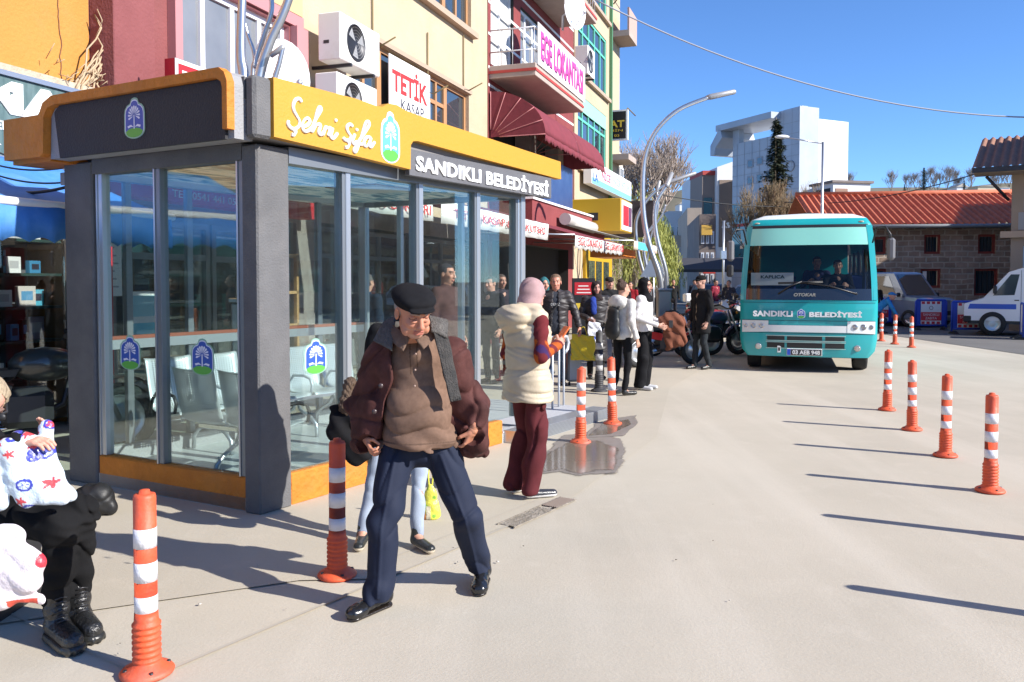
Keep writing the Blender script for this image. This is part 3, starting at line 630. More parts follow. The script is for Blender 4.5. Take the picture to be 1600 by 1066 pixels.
# shop front of B2
m=b.mb(); m.box(10.3,14.0,-.52,-.5,0,2.6,mat('shop_back_wall',(.3,.28,.26),.8,c2=(.12,.12,.12),ns=1.5)); m.obj('shop_interior',b.t)
w_=window(b,10.35,12.1,.3,2.4,ALUD,o=-.15,cols=2,transom=.78,gm=glass('shop_glass'),fw=.08); w_=window(b,12.15,13.95,.05,2.4,ALUD,o=-.15,cols=2,transom=.8,gm=glass('shop_glass'),fw=.08)
RS=mat('red_sign_face',(.5,.02,.03),.5); 
sg=FB('shop_sign','long red shop fascia sign with white phone number over the glazed shop door','sign',10.2,.2); sg.box('sign_face',10.2,14.1,.02,.3,2.6,2.88,RS)
text('lettering','TEL: 0541 441 05 31',sg.t,WHITE,sg.M(11.6,.301,2.7),1.4,.09); 
sg=FB('wall_sign','red sign board with double white border standing in front of the grey window','sign',10.9,.5,3.4)
m=sg.mb(); m.box(10.75,12.6,.35,.5,3.5,4.28,RS); m.obj('sign_face',sg.t); m=sg.mb()
for (i,t) in ((0,.05),(.12,.03)):
    a0,a1,z0,z1=10.75+i,12.6-i,3.5+i,4.28-i; o0,o1=.501,.506+.0*i
    m.box(a0,a1,o0,o1,z1-t,z1,WHITE); m.box(a0,a1,o0,o1,z0,z0+t,WHITE); m.box(a0,a0+t,o0,o1,z0+t,z1-t,WHITE); m.box(a1-t,a1,o0,o1,z0+t,z1-t,WHITE)
m.obj('sign_border',sg.t)
# dry creeper on the ochre / rose corner
VN=mat('dry_creeper',(.45,.34,.22),.95)
vt=FB('dry_creeper','leafless dry creeper stems climbing the corner of the ochre and rose buildings','plant',10.0,.15,3.7)
random.seed(21)
for k in range(16):
    m=vt.mb(); a=9.75+random.uniform(-.25,.5); P=[(a,.15,3.66)]; tx=10.25+random.uniform(-.35,.15); n=9; top=random.uniform(4.3,5.1)
    for i in range(1,n): t=i/n; P.append((a+(tx-a)*t**1.3+random.uniform(-.035,.035),.12+random.uniform(0,.08),3.66+(top-3.66)*t))
    if k%3==0: P+= [(P[-1][0]+.12,.2,P[-1][2]-.3),(P[-1][0]+.2,.2,P[-1][2]-.7)]
    m.tube(P,[.014*(1-.7*i/len(P)) for i in range(len(P))],VN,5); m.obj('stem',vt.t)
m=vt.mb()
for k in range(60):
    a=random.gauss(9.95,.3); z=random.uniform(3.68,3.95); m.tube([(a,.1,z),(a+random.uniform(-.12,.12),.25,z+random.uniform(-.05,.15))],.005,VN,3)
m.obj('twigs',vt.t)
# --- B3 cream building
b=FB('cream_building','cream rendered building with orange brown window frames and the TETİK banner','building',14.2)
H3=[(15.75,21.3,4.2,6.1),(15.75,21.45,7.6,9.4),(15.75,21.4,10.8,12.4)]
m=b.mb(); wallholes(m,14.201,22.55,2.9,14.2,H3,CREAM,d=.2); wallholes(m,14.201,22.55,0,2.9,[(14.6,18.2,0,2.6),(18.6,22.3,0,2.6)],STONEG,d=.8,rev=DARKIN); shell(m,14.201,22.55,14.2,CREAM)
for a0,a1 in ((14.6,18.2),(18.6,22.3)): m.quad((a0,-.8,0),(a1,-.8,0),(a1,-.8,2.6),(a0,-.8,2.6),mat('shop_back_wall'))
m.obj('wall',b.t)
for a0,a1,z0,z1 in H3[:1]:
    for q,(x0,x1,c) in enumerate(((15.75,16.95,2),(16.95,18.0,1),(18.0,19.1,1),(19.1,20.1,2),(20.1,21.3,1))): window(b,x0+.002,x1,z0,z1,WOODF,cols=c,transom=.72 if c==2 else None,fw=.085,gm=WINGL)
for a0,a1,z0,z1 in H3[1:]:
    for q in range(4): x0=a0+(a1-a0)*q/4; window(b,x0+.002,x0+(a1-a0)/4,z0,z1,WOODF,cols=2,transom=.72,fw=.085)
b.box('sill',15.6,21.55,.002,.16,7.47,7.6,mat('sill_stone',(.4,.3,.22),.8)); b.box('lintel_trim',15.7,21.4,.002,.05,6.11,6.2,mat('sill_stone'))
b.box('lintel_trim',15.7,21.5,.002,.05,9.41,9.5,mat('sill_stone'))
# shop interiors: fridge, counters seen through shelter
for a0 in (14.8,18.8):
    w_=window(b,a0,a0+3.2,.1,2.55,ALUD,o=-.1,cols=3,transom=.8,gm=glass('shop_glass'),fw=.07)
for k,(s,z) in enumerate(((16.49,7.25),(18.9,6.9),(20.9,7.4))):
    bk=FB('wall_bracket','thin rusty cable bracket fixed to the cream wall, %s of three'%('first','second','last')[k],'bracket',s,.02,z-1); m=bk.mb(); m.tube([(s,.03,z),(s,.03,z-1.25),(s,.16,z-1.3),(s,.5,z-1.15)],.016,mat('rusty_iron',(.16,.12,.05),.8),5); bk_o=m.obj('rod',bk.t)
# TETIK banner
bn=FB('banner','white TETİK KASAP banner stretched over the cream building windows','banner',17.1,.12,5.0)
bn.box('cloth',17.08,18.95,.04,.06,4.65,6.0,WHITE)
text('lettering','TETİK',bn.t,mat('banner_red',(.62,.03,.03),.6),bn.M(18.0,.061,5.6),1.6,.55,.003,bold=.03); text('lettering','KASAP',bn.t,mat('banner_dark',(.05,.05,.07),.6),bn.M(18.1,.061,5.12),1.05,.22,.003)
m=bn.mb(); m.box(17.3,18.6,.0601,.062,4.75,4.9,mat('banner_grey',(.4,.4,.42),.6)); m.obj('stripe',bn.t)
# AC units
def acunit(label,s,o,z,w_=.95,h=.68,d=.34,side=False,group='air conditioner units on the facades'):
    fb=FB('air_conditioner',label,'air conditioner',s,o,z,group); AM=mat('ac_white',(.72,.71,.68),.5,dirt=.5,dirtc=(.5,.45,.36))
    fb.box('casing',s,s+w_,o,o+d,z,z+h,AM,.015)
    m=fb.mb(); cx,cz=s+w_*.38,z+h*.5; r=h*.4
    m.lathe([(r,o+d+.001),(r,o+d+.012),(r-.02,o+d+.012),(r-.02,o+d+.003),(0,o+d+.003)],DARKMET,(cx,0,cz),28,axis='y'); m.obj('fan_grille',fb.t)
    m=fb.mb()
    for k in range(3):
        a=k*2*PI/3+.4; m.add([(cx+.03*math.cos(a),o+d+.005,cz+.03*math.sin(a)),(cx+r*.85*math.cos(a-.35),o+d+.005,cz+r*.85*math.sin(a-.35)),(cx+r*.85*math.cos(a+.35),o+d+.009,cz+r*.85*math.sin(a+.35))],[(0,1,2)],mat('fan_blade',(.3,.3,.3),.5))
    for k in range(1,6): 
        m.lathe([(r*k/6,o+d+.014),(r*k/6+.004,o+d+.016)],mat('grille_wire',(.25,.25,.25),.5),(cx,0,cz),24,axis='y')
    m.obj('fan',fb.t)
    for q in (.22,.8): m=fb.mb(); m.box(s+q*w_,s+q*w_+.05,o-.3,o+d+.02,z-.05,z-.001,DARKMET); m.obj('bracket',fb.t)
    m=fb.mb(); m.box(s-.002,s-.0005,o+.1,o+.2,z+h*.35,z+h*.42,DARKMET); m.obj('handle',fb.t)
    return fb
acunit('upper white air conditioner with black fan mounted on the cream wall beside the rose building',14.2,.3,5.12,1.3,.74,.4)
acunit('lower white air conditioner half hidden by the yellow shelter fascia',14.1,.3,4.2,1.3,.7,.4)
# tetik awnings: banners
AWR=mat('maroon_awning_fabric',(.20,.03,.042),.85,c2=(.165,.025,.035),ns=4,bump=.3,bs=8); AWW=mat('white_valance',(.78,.75,.7),.8); TR=mat('awning_text_red',(.6,.05,.05),.7)
fb=awning('maroon awning with white SUCUKLARI valance left of the butcher banner',9.95,13.9,.3,2.4,3.1,2.82,AWR,2.5,AWW,amp=.01,wave=.6); text('lettering','TETİK SUCUKLARI',fb.t,TR,fb.M(12.4,2.45,2.68),2.7,.2,.003)
fb=awning('maroon awning with white TETİK KASAP & ŞARKÜTERİ valance',14.2,19.9,.3,2.4,3.2,2.86,AWR,2.5,AWW,amp=.01,wave=.6); text('lettering','TETİK KASAP & ŞARKÜTERİ',fb.t,TR,fb.M(17.1,2.45,2.69),4.9,.22,.003)
# interior items behind shelter: wood display case, blackboard
dc=FB('display_cabinet','wooden glass display cabinet of plates outside the shop, seen through the shelter','cabinet',11.6,.6)
WD=mat('pale_wood',(.5,.3,.13),.6,c2=(.42,.24,.1),ns=6)
m=dc.mb()
for x in (11.9,12.5): m.box(x,x+.05,.6,.65,.5,2.0,WD); m.box(x,x+.05,.95,1.0,.5,2.0,WD)
for z in (.5,1.0,1.45,1.95): m.box(11.9,12.55,.6,1.0,z,z+.04,WD)
m.obj('frame',dc.t)
for i,(x,z) in enumerate(((12.05,1.18),(12.35,1.18),(12.2,1.63))):
    m=dc.mb(); m.lathe([(0,.8),(.1,.79),(.13,.77)],WHITE,(x,0,z),16,axis='y'); m.obj('plate',dc.t)
ps=FB('advertising_pillar','narrow red upright advertising sign reading SIGORTACI beside the shop','sign',9.3,.5)
m=ps.mb(); m.box(9.62,9.8,.35,.45,.2,2.0,mat('poster_red',(.6,.02,.03),.5)); m.obj('panel',ps.t)
text('lettering','SİGORTACI',ps.t,WHITE,frame_m(ps.P(9.71,.451,1.05),(0,0,-1),(1,0,0)),1.0,.1,.003,bold=.02)
ps=FB('poster','pale blue and white poster leaning at the shop window behind the shelter glass','poster',10.6,.2,.9); m=ps.mb(); m.box(10.35,11.0,.05,.07,.95,1.5,WHITE); m.obj('sheet',ps.t); m=ps.mb(); m.box(10.38,10.97,.0705,.0725,.97,1.12,mat('cyan_print',(.1,.5,.65),.5)); m.box(10.38,10.97,.0705,.0725,1.2,1.45,mat('pale_cyan_print',(.35,.62,.7),.5)); m.obj('print',ps.t)
ps=FB('notice','tall white paper notice on the shop glass','poster',10.2,.2,1.4); m=ps.mb(); m.box(10.12,10.33,.05,.06,1.45,2.4,WHITE); m.obj('sheet',ps.t)
m=ps.mb()
for k in range(9): m.box(10.15,10.28-.03*(k%3),.0605,.062,1.55+k*.09,1.57+k*.09,mat('banner_grey'))
m.obj('print',ps.t)
# --- B4 red building
b=FB('red_building','red rendered building with balconies and the maroon domed awning','building',22.6)
H4=[(22.8,24.6,7.2,9.6),(25.2,28.6,7.4,9.4),(23.0,30.6,3.2,5.9),(22.9,30.4,.0,2.7),(23.0,28,10.6,12.6)]
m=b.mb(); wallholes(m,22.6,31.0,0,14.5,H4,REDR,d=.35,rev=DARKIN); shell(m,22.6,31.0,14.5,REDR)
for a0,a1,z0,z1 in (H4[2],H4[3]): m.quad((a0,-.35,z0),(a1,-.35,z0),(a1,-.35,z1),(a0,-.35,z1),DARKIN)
m.obj('wall',b.t)
for z in (7.05,7.9,8.7,9.6,10.3,6.6): b.box('white_band',22.61,31,.002,.012,z,z+.07,WHITE)
window(b,22.8,24.6,7.2,9.6,WPVC,cols=2,gm=CURTAIN); window(b,25.2,28.6,7.4,9.4,WPVC,cols=5,fw=.1,gm=WINGREY); window(b,23,28,10.6,12.6,WPVC,cols=4)
b.box('pillar',25.6,26.3,-.3,.15,3.1,5.9,STONEG); b.box('pillar',28.6,29.2,-.3,.15,3.1,5.9,STONEG)
BALM=mat('balcony_render',(.42,.34,.29),.9,c2=(.36,.29,.25),ns=2)
def balcony(b,a0,a1,z,o=1.25,label=None):
    m=b.mb(); m.box(a0,a1,.003,o,z-.32,z,BALM,.01); s_=m.obj('balcony',b.t)
    q=b.mb(); q.box(a0-.02,a1+.02,.003,o+.02,z-.2,z-.13,mat('red_trim',(.4,.05,.04),.7)); q.obj('trim',s_)
    q=b.mb()
    for z_ in (z+.35,z+.9): q.tube([(a0+.05,.02,z_),(a0+.05,o-.05,z_),(a1-.05,o-.05,z_),(a1-.05,.02,z_)],.02,mat('white_rail',(.6,.6,.62),.4,.3),6)
    n=int((a1-a0)/.3)
    for i in range(n+1): x=a0+.05+(a1-a0-.1)*i/n; q.cyl((x,o-.05,z),(x,o-.05,z+.9),.01,mat('white_rail'),5)
    for i in range(4): q.cyl((a0+.05,o-.05-(o-.1)*i/4,z),(a0+.05,o-.05-(o-.1)*i/4,z+.9),.01,mat('white_rail'),5)
    q.obj('railing',s_); return s_
balcony(b,22.65,27.5,7.1); balcony(b,23.2,29.2,10.25)
b.box('red_fascia',22.7,30.9,.004,1.15,3.0,3.7,REDR); b.box('fascia_cap',22.65,30.95,.0,1.2,3.702,3.76,WHITE)
bp_=FB('blue_panel','large dark blue sign panel on the red building above the red fascia','sign',25,1.0,4.4); bp_.box('panel',24.2,27.2,.9,1.0,3.78,5.0,mat('navy_panel',(.02,.05,.16),.3,c2=(.04,.08,.2),ns=2))
bn=FB('banner','long white EGE LOKANTASI banner in magenta letters hung on the balcony front','banner',22.9,1.3,7.3)
m=bn.mb(); m.box(22.75,27.55,1.27,1.29,7.08,8.12,WHITE); m.obj('cloth',bn.t)
MG=mat('banner_magenta',(.55,.06,.28),.6); MGD=mat('banner_shadow_letters',(.12,.03,.1),.6)
text('lettering','EGE LOKANTASI',bn.t,MGD,bn.M(25.17,1.291,7.57),4.3,.72,.001,bold=.03); text('lettering','EGE LOKANTASI',bn.t,MG,bn.M(25.1,1.294,7.61),4.3,.72,.003,bold=.03)
# domed maroon awning
for k,(a0,a1) in enumerate(((22.65,26.0),(26.03,29.3))):
    fb=FB('dome_awning','%s maroon rounded awning with scalloped edge under the balcony'%('nearer','farther')[k],'awning',a0,.05,5.2,'maroon domed awnings'); m=fb.mb()
    def f(u,v,a0=a0,a1=a1): t=v*PI/2; return (a0+(a1-a0)*u,.05+1.45*math.sin(t)**1.1,5.3+1.15*math.cos(t))
    m.grid(f,16,14,AWR); m.obj('canopy',fb.t,fix=False).modifiers.new('s','SOLIDIFY').thickness=.01
    m=fb.mb(); a_=a0 if k==0 else a1
    m.add([(a_,.05,5.3)]+[(a_,.05+1.45*math.sin(i*PI/20)**1.1,5.3+1.15*math.cos(i*PI/20)) for i in range(11)],[tuple(range(12))],AWR); m.obj('side_panel',fb.t,fix=False)
    m=fb.mb()
    for q in range(0,11,2): t=q*PI/20; m.tube([(a0-.005,.05+1.46*math.sin(t)**1.1*j/6,5.3+1.16*math.cos(t)*j/6) for j in range(1,7)],.012,mat('awning_piping',(.5,.2,.2),.8),4)
    m.obj('piping',fb.t)
    valance(fb,a0,a1,1.51,5.1,5.3,AWR,wave=.3,amp=.06)
fb=awning('maroon awning with scalloped white EGE LOKANTASI valance above the crowd',19.9,24.9,.5,3.0,3.35,2.62,AWR,2.3,AWW,wave=.3,amp=.05); text('lettering','EGE LOKANTASI',fb.t,TR,fb.M(21.2,3.05,2.5),2.2,.18,.003); text('lettering','EGE LOKANTASI',fb.t,TR,fb.M(23.7,3.05,2.5),2.2,.18,.003)
fb=awning('pale grey and cream retractable awning at the yellow shop front',25.5,29.3,.5,3.2,3.5,2.75,mat('grey_awning_fabric',(.5,.48,.44),.85),2.5,mat('cream_valance',(.7,.55,.45),.8),wave=.4,amp=.01)
m=fb.mb(); m.box(26.0,27.9,3.22,3.235,2.53,2.74,mat('cyan_print')); m.obj('printed_patch',fb.t)
m=fb.mb(); m.box(27,29.0,1.6,2.6,2.35,2.6,mat('orange_lightbox',(.65,.2,.03),.5)); m.obj('light_box',fb.t)
# rolled awning tube, cables
ra=FB('rolled_awning','rolled up grey awning cassette fixed under the red fascia','awning',24.6,1.2,3.2); m=ra.mb(); m.tube([(24.9,1.4,3.35),(28.2,1.4,3.3)],.17,mat('grey_awning_fabric'),12); m.obj('roll',ra.t)
# --- B5 green windowed building
b=FB('green_window_building','cream building with large green framed windows and corner balconies','building',31.0)
GRF=mat('green_window_frame',(.12,.5,.36),.5)
H5=[(31.5,36.2,5.75,8.35),(31.5,36.2,9.1,11.4),(31.5,36.2,12.2,14.5)]
m=b.mb(); wallholes(m,31.002,37.1,0,18,H5,CREAM,d=.15); shell(m,31.002,37.1,18,CREAM); m.obj('wall',b.t)
for h in H5: 
    w_=window(b,*h,GRF,cols=5,transom=.68,fw=.09,o=-.06); b.box('sill',31.2,36.6,.002,.14,h[2]-.14,h[2]-.01,mat('sill_stone')) 
    b.box('spandrel',31.5,36.2,-.03,-.002,h[3]-.55,h[3]-.02,mat('mint_panel',(.3,.62,.5),.5)) if h is H5[0] else None
b.box('downpipe',36.75,36.9,.01,.12,2.9,17,mat('green_pipe',(.08,.22,.1),.5)); b.box('pilaster',31.003,31.45,.003,.05,2.9,17,CREAM)
m=b.mb(); m.box(33.0,36.0,.01,.06,3.9,4.6,STEEL); m.obj('vent_panel',b.t)
b.box('yellow_shopfront',32.4,36.9,.01,.12,0,3.4,mat('yellow_shop_paint',(.5,.3,.015),.5)); 
for a in (32.8,34.0,35.3): 
    m=b.mb(); m.box(a,a+.95,.121,.14,.1,2.4,WINGL); m.obj('door_glass',b.t)
acunit('small white air conditioner hanging on the green windowed building',29.9,.35,8.55,.95,.95,.45)
sg=FB('box_sign','white roof edge sign board NİCE HAZIR BETON with blue base stripe','sign',31.8,.4,5.2)
sg.box('sign_face',31.9,39.3,.15,.45,5.15,6.0,WHITE); m=sg.mb(); m.box(31.95,39.25,.4505,.455,5.16,5.38,mat('sign_sky_blue',(.2,.45,.75),.5)); m.obj('stripe',sg.t)
text('lettering','NİCE',sg.t,mat('sign_pink',(.7,.08,.15),.5),sg.M(34.3,.451,5.68),1.5,.42,.003,bold=.02); text('lettering','HAZIR BETON',sg.t,mat('sign_sky_blue'),sg.M(37.2,.451,5.66),3.3,.3,.003); text('lettering','LA',sg.t,mat('sign_blue',(.03,.1,.4),.5),sg.M(32.5,.456,5.42),.8,.3,.003)
# yellow projecting box sign
sg=FB('projecting_sign','yellow projecting box sign with red and white front panel','sign',29.2,.4,3.3)
YS=mat('yellow_sign_paint',(.52,.31,.015),.5)
sg.box('sign_body',29.1,30.9,.3,2.1,3.25,4.3,YS,.02); m=sg.mb(); m.box(29.15,30.85,2.101,2.12,3.3,4.25,WHITE); m.obj('front_panel',sg.t)
m=sg.mb(); m.box(29.35,30.2,2.121,2.128,3.45,4.1,mat('led_red',(.7,.02,.03),.5)); m.box(30.25,30.75,2.121,2.128,3.45,4.1,mat('sign_dark',(.12,.05,.1),.5)); m.obj('red_panel',sg.t); m=sg.mb(); m.box(29.09,29.099,1.0,1.35,3.6,3.85,BLACK); m.obj('vent',sg.t)
sg=FB('projecting_sign','dark projecting sign board behind the yellow box sign','sign',32.5,.4,3.3); sg.box('panel',32.3,32.5,.4,2.6,3.2,4.5,mat('dark_sign',(.06,.05,.05),.5)); 
# lawyer sign on corner
sg=FB('projecting_sign','black lawyer sign with yellow AVUKAT lettering projecting from the building corner','sign',38.2,.1,9)
m=sg.mb(); m.box(38.2,38.35,-1.8,.5,7.7,9.0,WHITE); m.obj('sign_frame',sg.t); m=sg.mb(); m.box(38.19,38.199,-1.72,.42,7.77,8.93,mat('lawyer_black',(.02,.02,.02),.4)); m.obj('sign_face',sg.t)
YT=mat('lawyer_gold',(.7,.5,.05),.5); MM=lambda o,z: frame_m(sg.P(38.188,o,z),(0,-1,0),(0,0,1))
text('lettering','AVUKAT',sg.t,YT,MM(-.62,8.4),1.95,.3,.003,bold=.03); text('lettering','EROL ŞAHİN',sg.t,YT,MM(-.62,8.12),1.8,.15,.003); text('lettering','0272 888 71 03',sg.t,YT,MM(-.62,7.9),1.5,.1,.003)
m=sg.mb(); m.tube([(38.185,-.62+.35*math.cos(a/8*PI+PI),8.82+.18*math.sin(a/8*PI+PI)) for a in range(9)],.03,YT,5); m.cyl((38.185,-.62,8.62),(38.185,-.62,8.9),.025,YT,5); m.obj('scales_logo',sg.t)
# --- B6 beyond with side balconies
b=FB('corner_balcony_building','cream building farther along with balconies projecting at its corner','building',38.4)
m=b.mb(); m.box(38.4,40.3,-10,-.3,0,17,CREAM); m.obj('wall',b.t)
for z in (6.9,12.2): m=b.mb(); m.box(38.42,40.2,-.298,.5,z,z+.25,BALM); m.box(38.42,40.2,.42,.5,z+.25,z+1.2,mat('rust_rail_panel',(.45,.3,.25),.8)) if z>8 else None; m.tube([(38.45,-.2,z+1.4),(38.45,.45,z+2.2),(40.2,.45,z+2.2)],.03,mat('rusty_iron'),5); m.obj('balcony',b.t)
window(b,38.8,40.0,4,5.5,WPVC,o=-.25)
b2=FB('pale_building','pale building with white window beyond the lawyer sign','building',40.4); m=b2.mb(); m.box(40.4,41.6,-9,-.4,0,7.6,mat('pale_render',(.55,.48,.4),.9)); m.obj('wall',b2.t); window(b2,40.6,41.4,5.6,6.9,WPVC,o=-.34,cols=2)
# satellite dishes
def dish(label,s,o,z,r,rz):
    t=thing('satellite_dish',label,'satellite dish',fac(s,o,z),rz); m=MB()
    def f(u,v): a=u*2*PI; q=v*r; return (q*math.cos(a),.12*(v*v)*r*2-.05,q*1.1*math.sin(a))
    m.grid(f,24,5,mat('dish_white',(.75,.75,.76),.45)); m.obj('reflector',t,fix=False).modifiers.new('s','SOLIDIFY').thickness=.008
    m=MB(); m.tube([(0,0,-r*1.05),(0,r*.7,-r*.35)],.014,STEEL,6); m.ball((0,r*.72,-r*.3),.05,STEEL,8); m.obj('feed_arm',t); m=MB(); m.tube([(0,-.06,0),(0,-.35,-.1),(0,-.35,-.5)],.03,STEEL,6); m.obj('mount',t)
dish('white satellite dish tilted behind the metal lamp post over the shelter roof',12.0,1.15,4.3,.42,TA+rad(-15)+PI)
dish('white satellite dish on the balcony above the EGE LOKANTASI banner',24.6,1.7,8.95,.5,TA+rad(-20)+PI)
# ---------------- far buildings ----------------
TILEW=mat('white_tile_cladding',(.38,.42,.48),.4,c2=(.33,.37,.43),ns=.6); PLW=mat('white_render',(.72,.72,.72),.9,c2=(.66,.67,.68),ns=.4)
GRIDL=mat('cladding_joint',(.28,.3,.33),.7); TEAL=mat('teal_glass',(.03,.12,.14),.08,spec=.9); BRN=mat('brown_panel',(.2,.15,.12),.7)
# tall white block
p=V(1250,440,75); t=thing('office_block','tall white tile clad office block with open roof terrace behind the bus','building',(p.x,p.y,0),math.atan2(.43,.9))
m=MB(); m.box(0,2.0,0,9.1,0,15.2,PLW); m.box(0,2.0,0,2.8,15.202,17.1,PLW); m.box(2.0,6.8,1.0,9.1,0,15.0,PLW); m.box(2.0,6.8,1.0,2.5,15.002,16.6,PLW); m.box(0.001,.7,.0,2.2,17.1,17.35,TILEW); m.obj('wall',t)
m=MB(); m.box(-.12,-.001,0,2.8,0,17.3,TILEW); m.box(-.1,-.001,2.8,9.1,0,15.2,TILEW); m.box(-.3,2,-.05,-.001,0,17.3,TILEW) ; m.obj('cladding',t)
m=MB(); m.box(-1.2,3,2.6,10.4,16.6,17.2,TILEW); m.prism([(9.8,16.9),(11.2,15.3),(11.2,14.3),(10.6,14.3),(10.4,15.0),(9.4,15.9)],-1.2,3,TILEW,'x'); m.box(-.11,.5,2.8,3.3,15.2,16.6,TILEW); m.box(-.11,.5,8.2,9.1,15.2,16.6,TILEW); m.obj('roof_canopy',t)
m=MB()
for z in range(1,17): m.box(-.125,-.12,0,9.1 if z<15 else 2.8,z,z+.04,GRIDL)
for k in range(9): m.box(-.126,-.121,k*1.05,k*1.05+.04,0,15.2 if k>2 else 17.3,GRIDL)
m.obj('panel_joints',t)
for (y,z) in ((6.1,12.6),(4.8,12.7),(3.5,12.8),(6.1,11.0),(4.8,11.1),(3.5,11.2)):
    m=MB(); m.box(-.14,-.127,y,y+.85,z,z+.8,GRIDL); w_=m.obj('window',t); m=MB(); m.box(-.15,-.141,y+.12,y+.73,z+.12,z+.68,WINGL); m.obj('pane',w_)
m=MB(); m.box(-.15,-.127,6.3,9.0,4,9.3,TEAL); m.obj('glazed_bay',t); m=MB(); m.box(-.16,-.151,6.3,9.0,7.0,7.3,mat('red_trim')); m.obj('red_band',t)
for (y,z) in ((1.2,12.1),(1.2,8.4)): m=MB(); m.lathe([(.42,-.13),(.42,-.2),(.52,-.2),(.52,-.13)],GRIDL,(0,y,z),20,axis='x'); m.obj('round_sign',t)
# low roofs in front of block
def block(name,label,px0,px1,pyt,Y,dep,mt,cat='building',rz=0,roof=None,wins=(),wm=WINGL,basez=0):
    a=V(px0,pyt,Y); b_=V(px1,pyt,Y); t=thing(name,label,cat,(a.x,Y,basez),rz); w_=b_.x-a.x; h=a.z-basez
    m=MB(); m.box(0,w_,0,dep,0,h,mt); m.obj('wall',t)
    if roof: m=MB(); m.box(-.2,w_+.2,-.2,dep,h+.001,h+.25,roof); m.obj('roof_edge',t)
    for (u0,u1,v0,v1) in wins:
        m=MB(); m.box(w_*u0,w_*u1,-.06,-.002,h*v0,h*v1,WPVC); q=m.obj('window',t); m=MB(); m.box(w_*u0+.08,w_*u1-.08,-.08,-.061,h*v0+.08,h*v1-.08,wm); m.obj('pane',q)
    return t,w_,h
t,w_,h=block('commercial_building','narrow white building with tall brown panel lettered is.','1',0,0,1,1,PLW) if False else (None,0,0)
a=V(1119,440,88); t=thing('commercial_building','white gabled building with tall brown panel lettered is.','building',(a.x,88,0),rad(4)); t.scale=(1.5,)*3
m=MB(); m.prism([(0,0),(4.6,0),(4.6,10.6),(2.3,9.9),(0,9.1)],0,9,PLW,'y'); m.obj('wall',t)
m=MB(); m.box(.15,4.4,-.08,-.001,3.5,8.2,BRN); m.obj('panel',t); text('lettering','is.',t,WHITE,frame_m((.75,-.085,5.1),(1,0,0),(0,0,1)),.85,.55,.01,bold=.03,shear=.2)
m=MB(); m.box(-.9,-.002,.5,3.5,0,8.6,mat('brown_facade',(.26,.2,.17),.8)); m.box(-.9,0.1,.4,3.7,8.601,8.9,mat('red_trim')); m.obj('side_wing',t)
for z in (2.6,5.4): m=MB(); m.box(-.8,-.2,.42,.499,z,z+1.6,TEAL); m.obj('window',t)
DKB=mat('dark_brown_facade',(.16,.13,.12),.8,c2=(.22,.18,.16),ns=1); TANF=mat('tan_facade',(.42,.34,.27),.85,c2=(.36,.3,.24),ns=1)
row=[('row_building','dark grey glazed building on the far side of the side street',1093,1118,335,48,10,DKB),('row_building','brown building with signs farther down the side street',1074,1096,325,62,12,TANF),('row_building','pale terrace building with bay windows down the street',1052,1076,368,70,10,mat('pale_render')),('row_building','plain white low building in front of the hill',1036,1066,330,95,14,PLW),('row_building','small cream house beneath the white building',1030,1056,375,80,10,mat('tan_facade'))]
for k,(n,l,x0,x1,py,Y,dp,mt) in enumerate(row):
    wins=[(.1+.3*i,.3+.3*i,.25+.22*j,.38+.22*j) for i in range(3) for j in range(3)]
    block(n,l,x0,x1,py,Y,dp,mt,rz=rad(-8 if k<2 else 0),wins=wins)
for k,(x0,x1,py,Y,c,txt) in enumerate(((1095,1112,352,47.5,(.5,.3,.05),''),(1098,1117,412,47,(.5,.05,.04),''),(1062,1074,410,60,(.6,.6,.6),''))):
    a=V(x0,py,Y); b_=V(x1,py+16,Y); t=thing('shop_sign',('small amber sign on the dark side street building','red shop sign low on the side street','pale shop sign farther down the side street')[k],'sign',(a.x,Y,b_.z)); m=MB(); m.box(0,b_.x-a.x,-.12,0,0,a.z-b_.z,mat('side_sign_%d'%k,c,.5),.02); m.obj('panel',t)
a=V(1100,470,46); t=thing('shop_canopy','dark shop canopy over the side street shops','awning',(a.x-2,45.5,2.6)); m=MB(); m.prism([(0,0),(-2.2,-.5),(-2.2,-.35),(0,.3)],0,5,mat('dark_canopy',(.05,.05,.06),.7),'x'); m.obj('canopy',t)
# yellowish low gabled house & white hut behind bus
a=V(1215,440,62); t=thing('gabled_house','low beige gabled house just above the bus roof','house',(a.x,62,0)); m=MB(); m.prism([(0,0),(9.5,0),(9.5,4.6),(4.4,8.8),(0,4.6)],0,9,mat('beige_render',(.55,.45,.32),.9),'y'); m.obj('wall',t); m=MB(); m.prism([(-.3,4.4),(4.4,8.81),(9.8,4.4),(9.8,4.65),(4.4,9.1),(-.3,4.65)],-.3,9.2,mat('grey_roof',(.45,.4,.34),.8),'y'); m.obj('roof',t)
t,w_,h=block('rooftop_hut','small white hut with dark opening above the red tiled roof','1301',0,0,1,1,PLW) if False else (0,0,0)
a=V(1302,283,52); t=thing('stair_hut','small white stair hut with dark opening above the red tiled roof','building',(a.x,52,0),rad(12)); m=MB(); m.box(0,2.6,0,2.4,0,a.z-.1,PLW); m.obj('wall',t); m=MB(); m.box(-.15,2.75,-.15,2.5,a.z-.1,a.z+.05,DKB); m.obj('roof',t); m=MB(); m.box(-.03,-.001,.3,1.9,4,a.z-.4,DARKIN); m.box(.15,1.0,-.03,-.001,a.z-1.7,a.z-.45,mat('rusty_door',(.3,.18,.13),.8)); m.obj('opening',t)
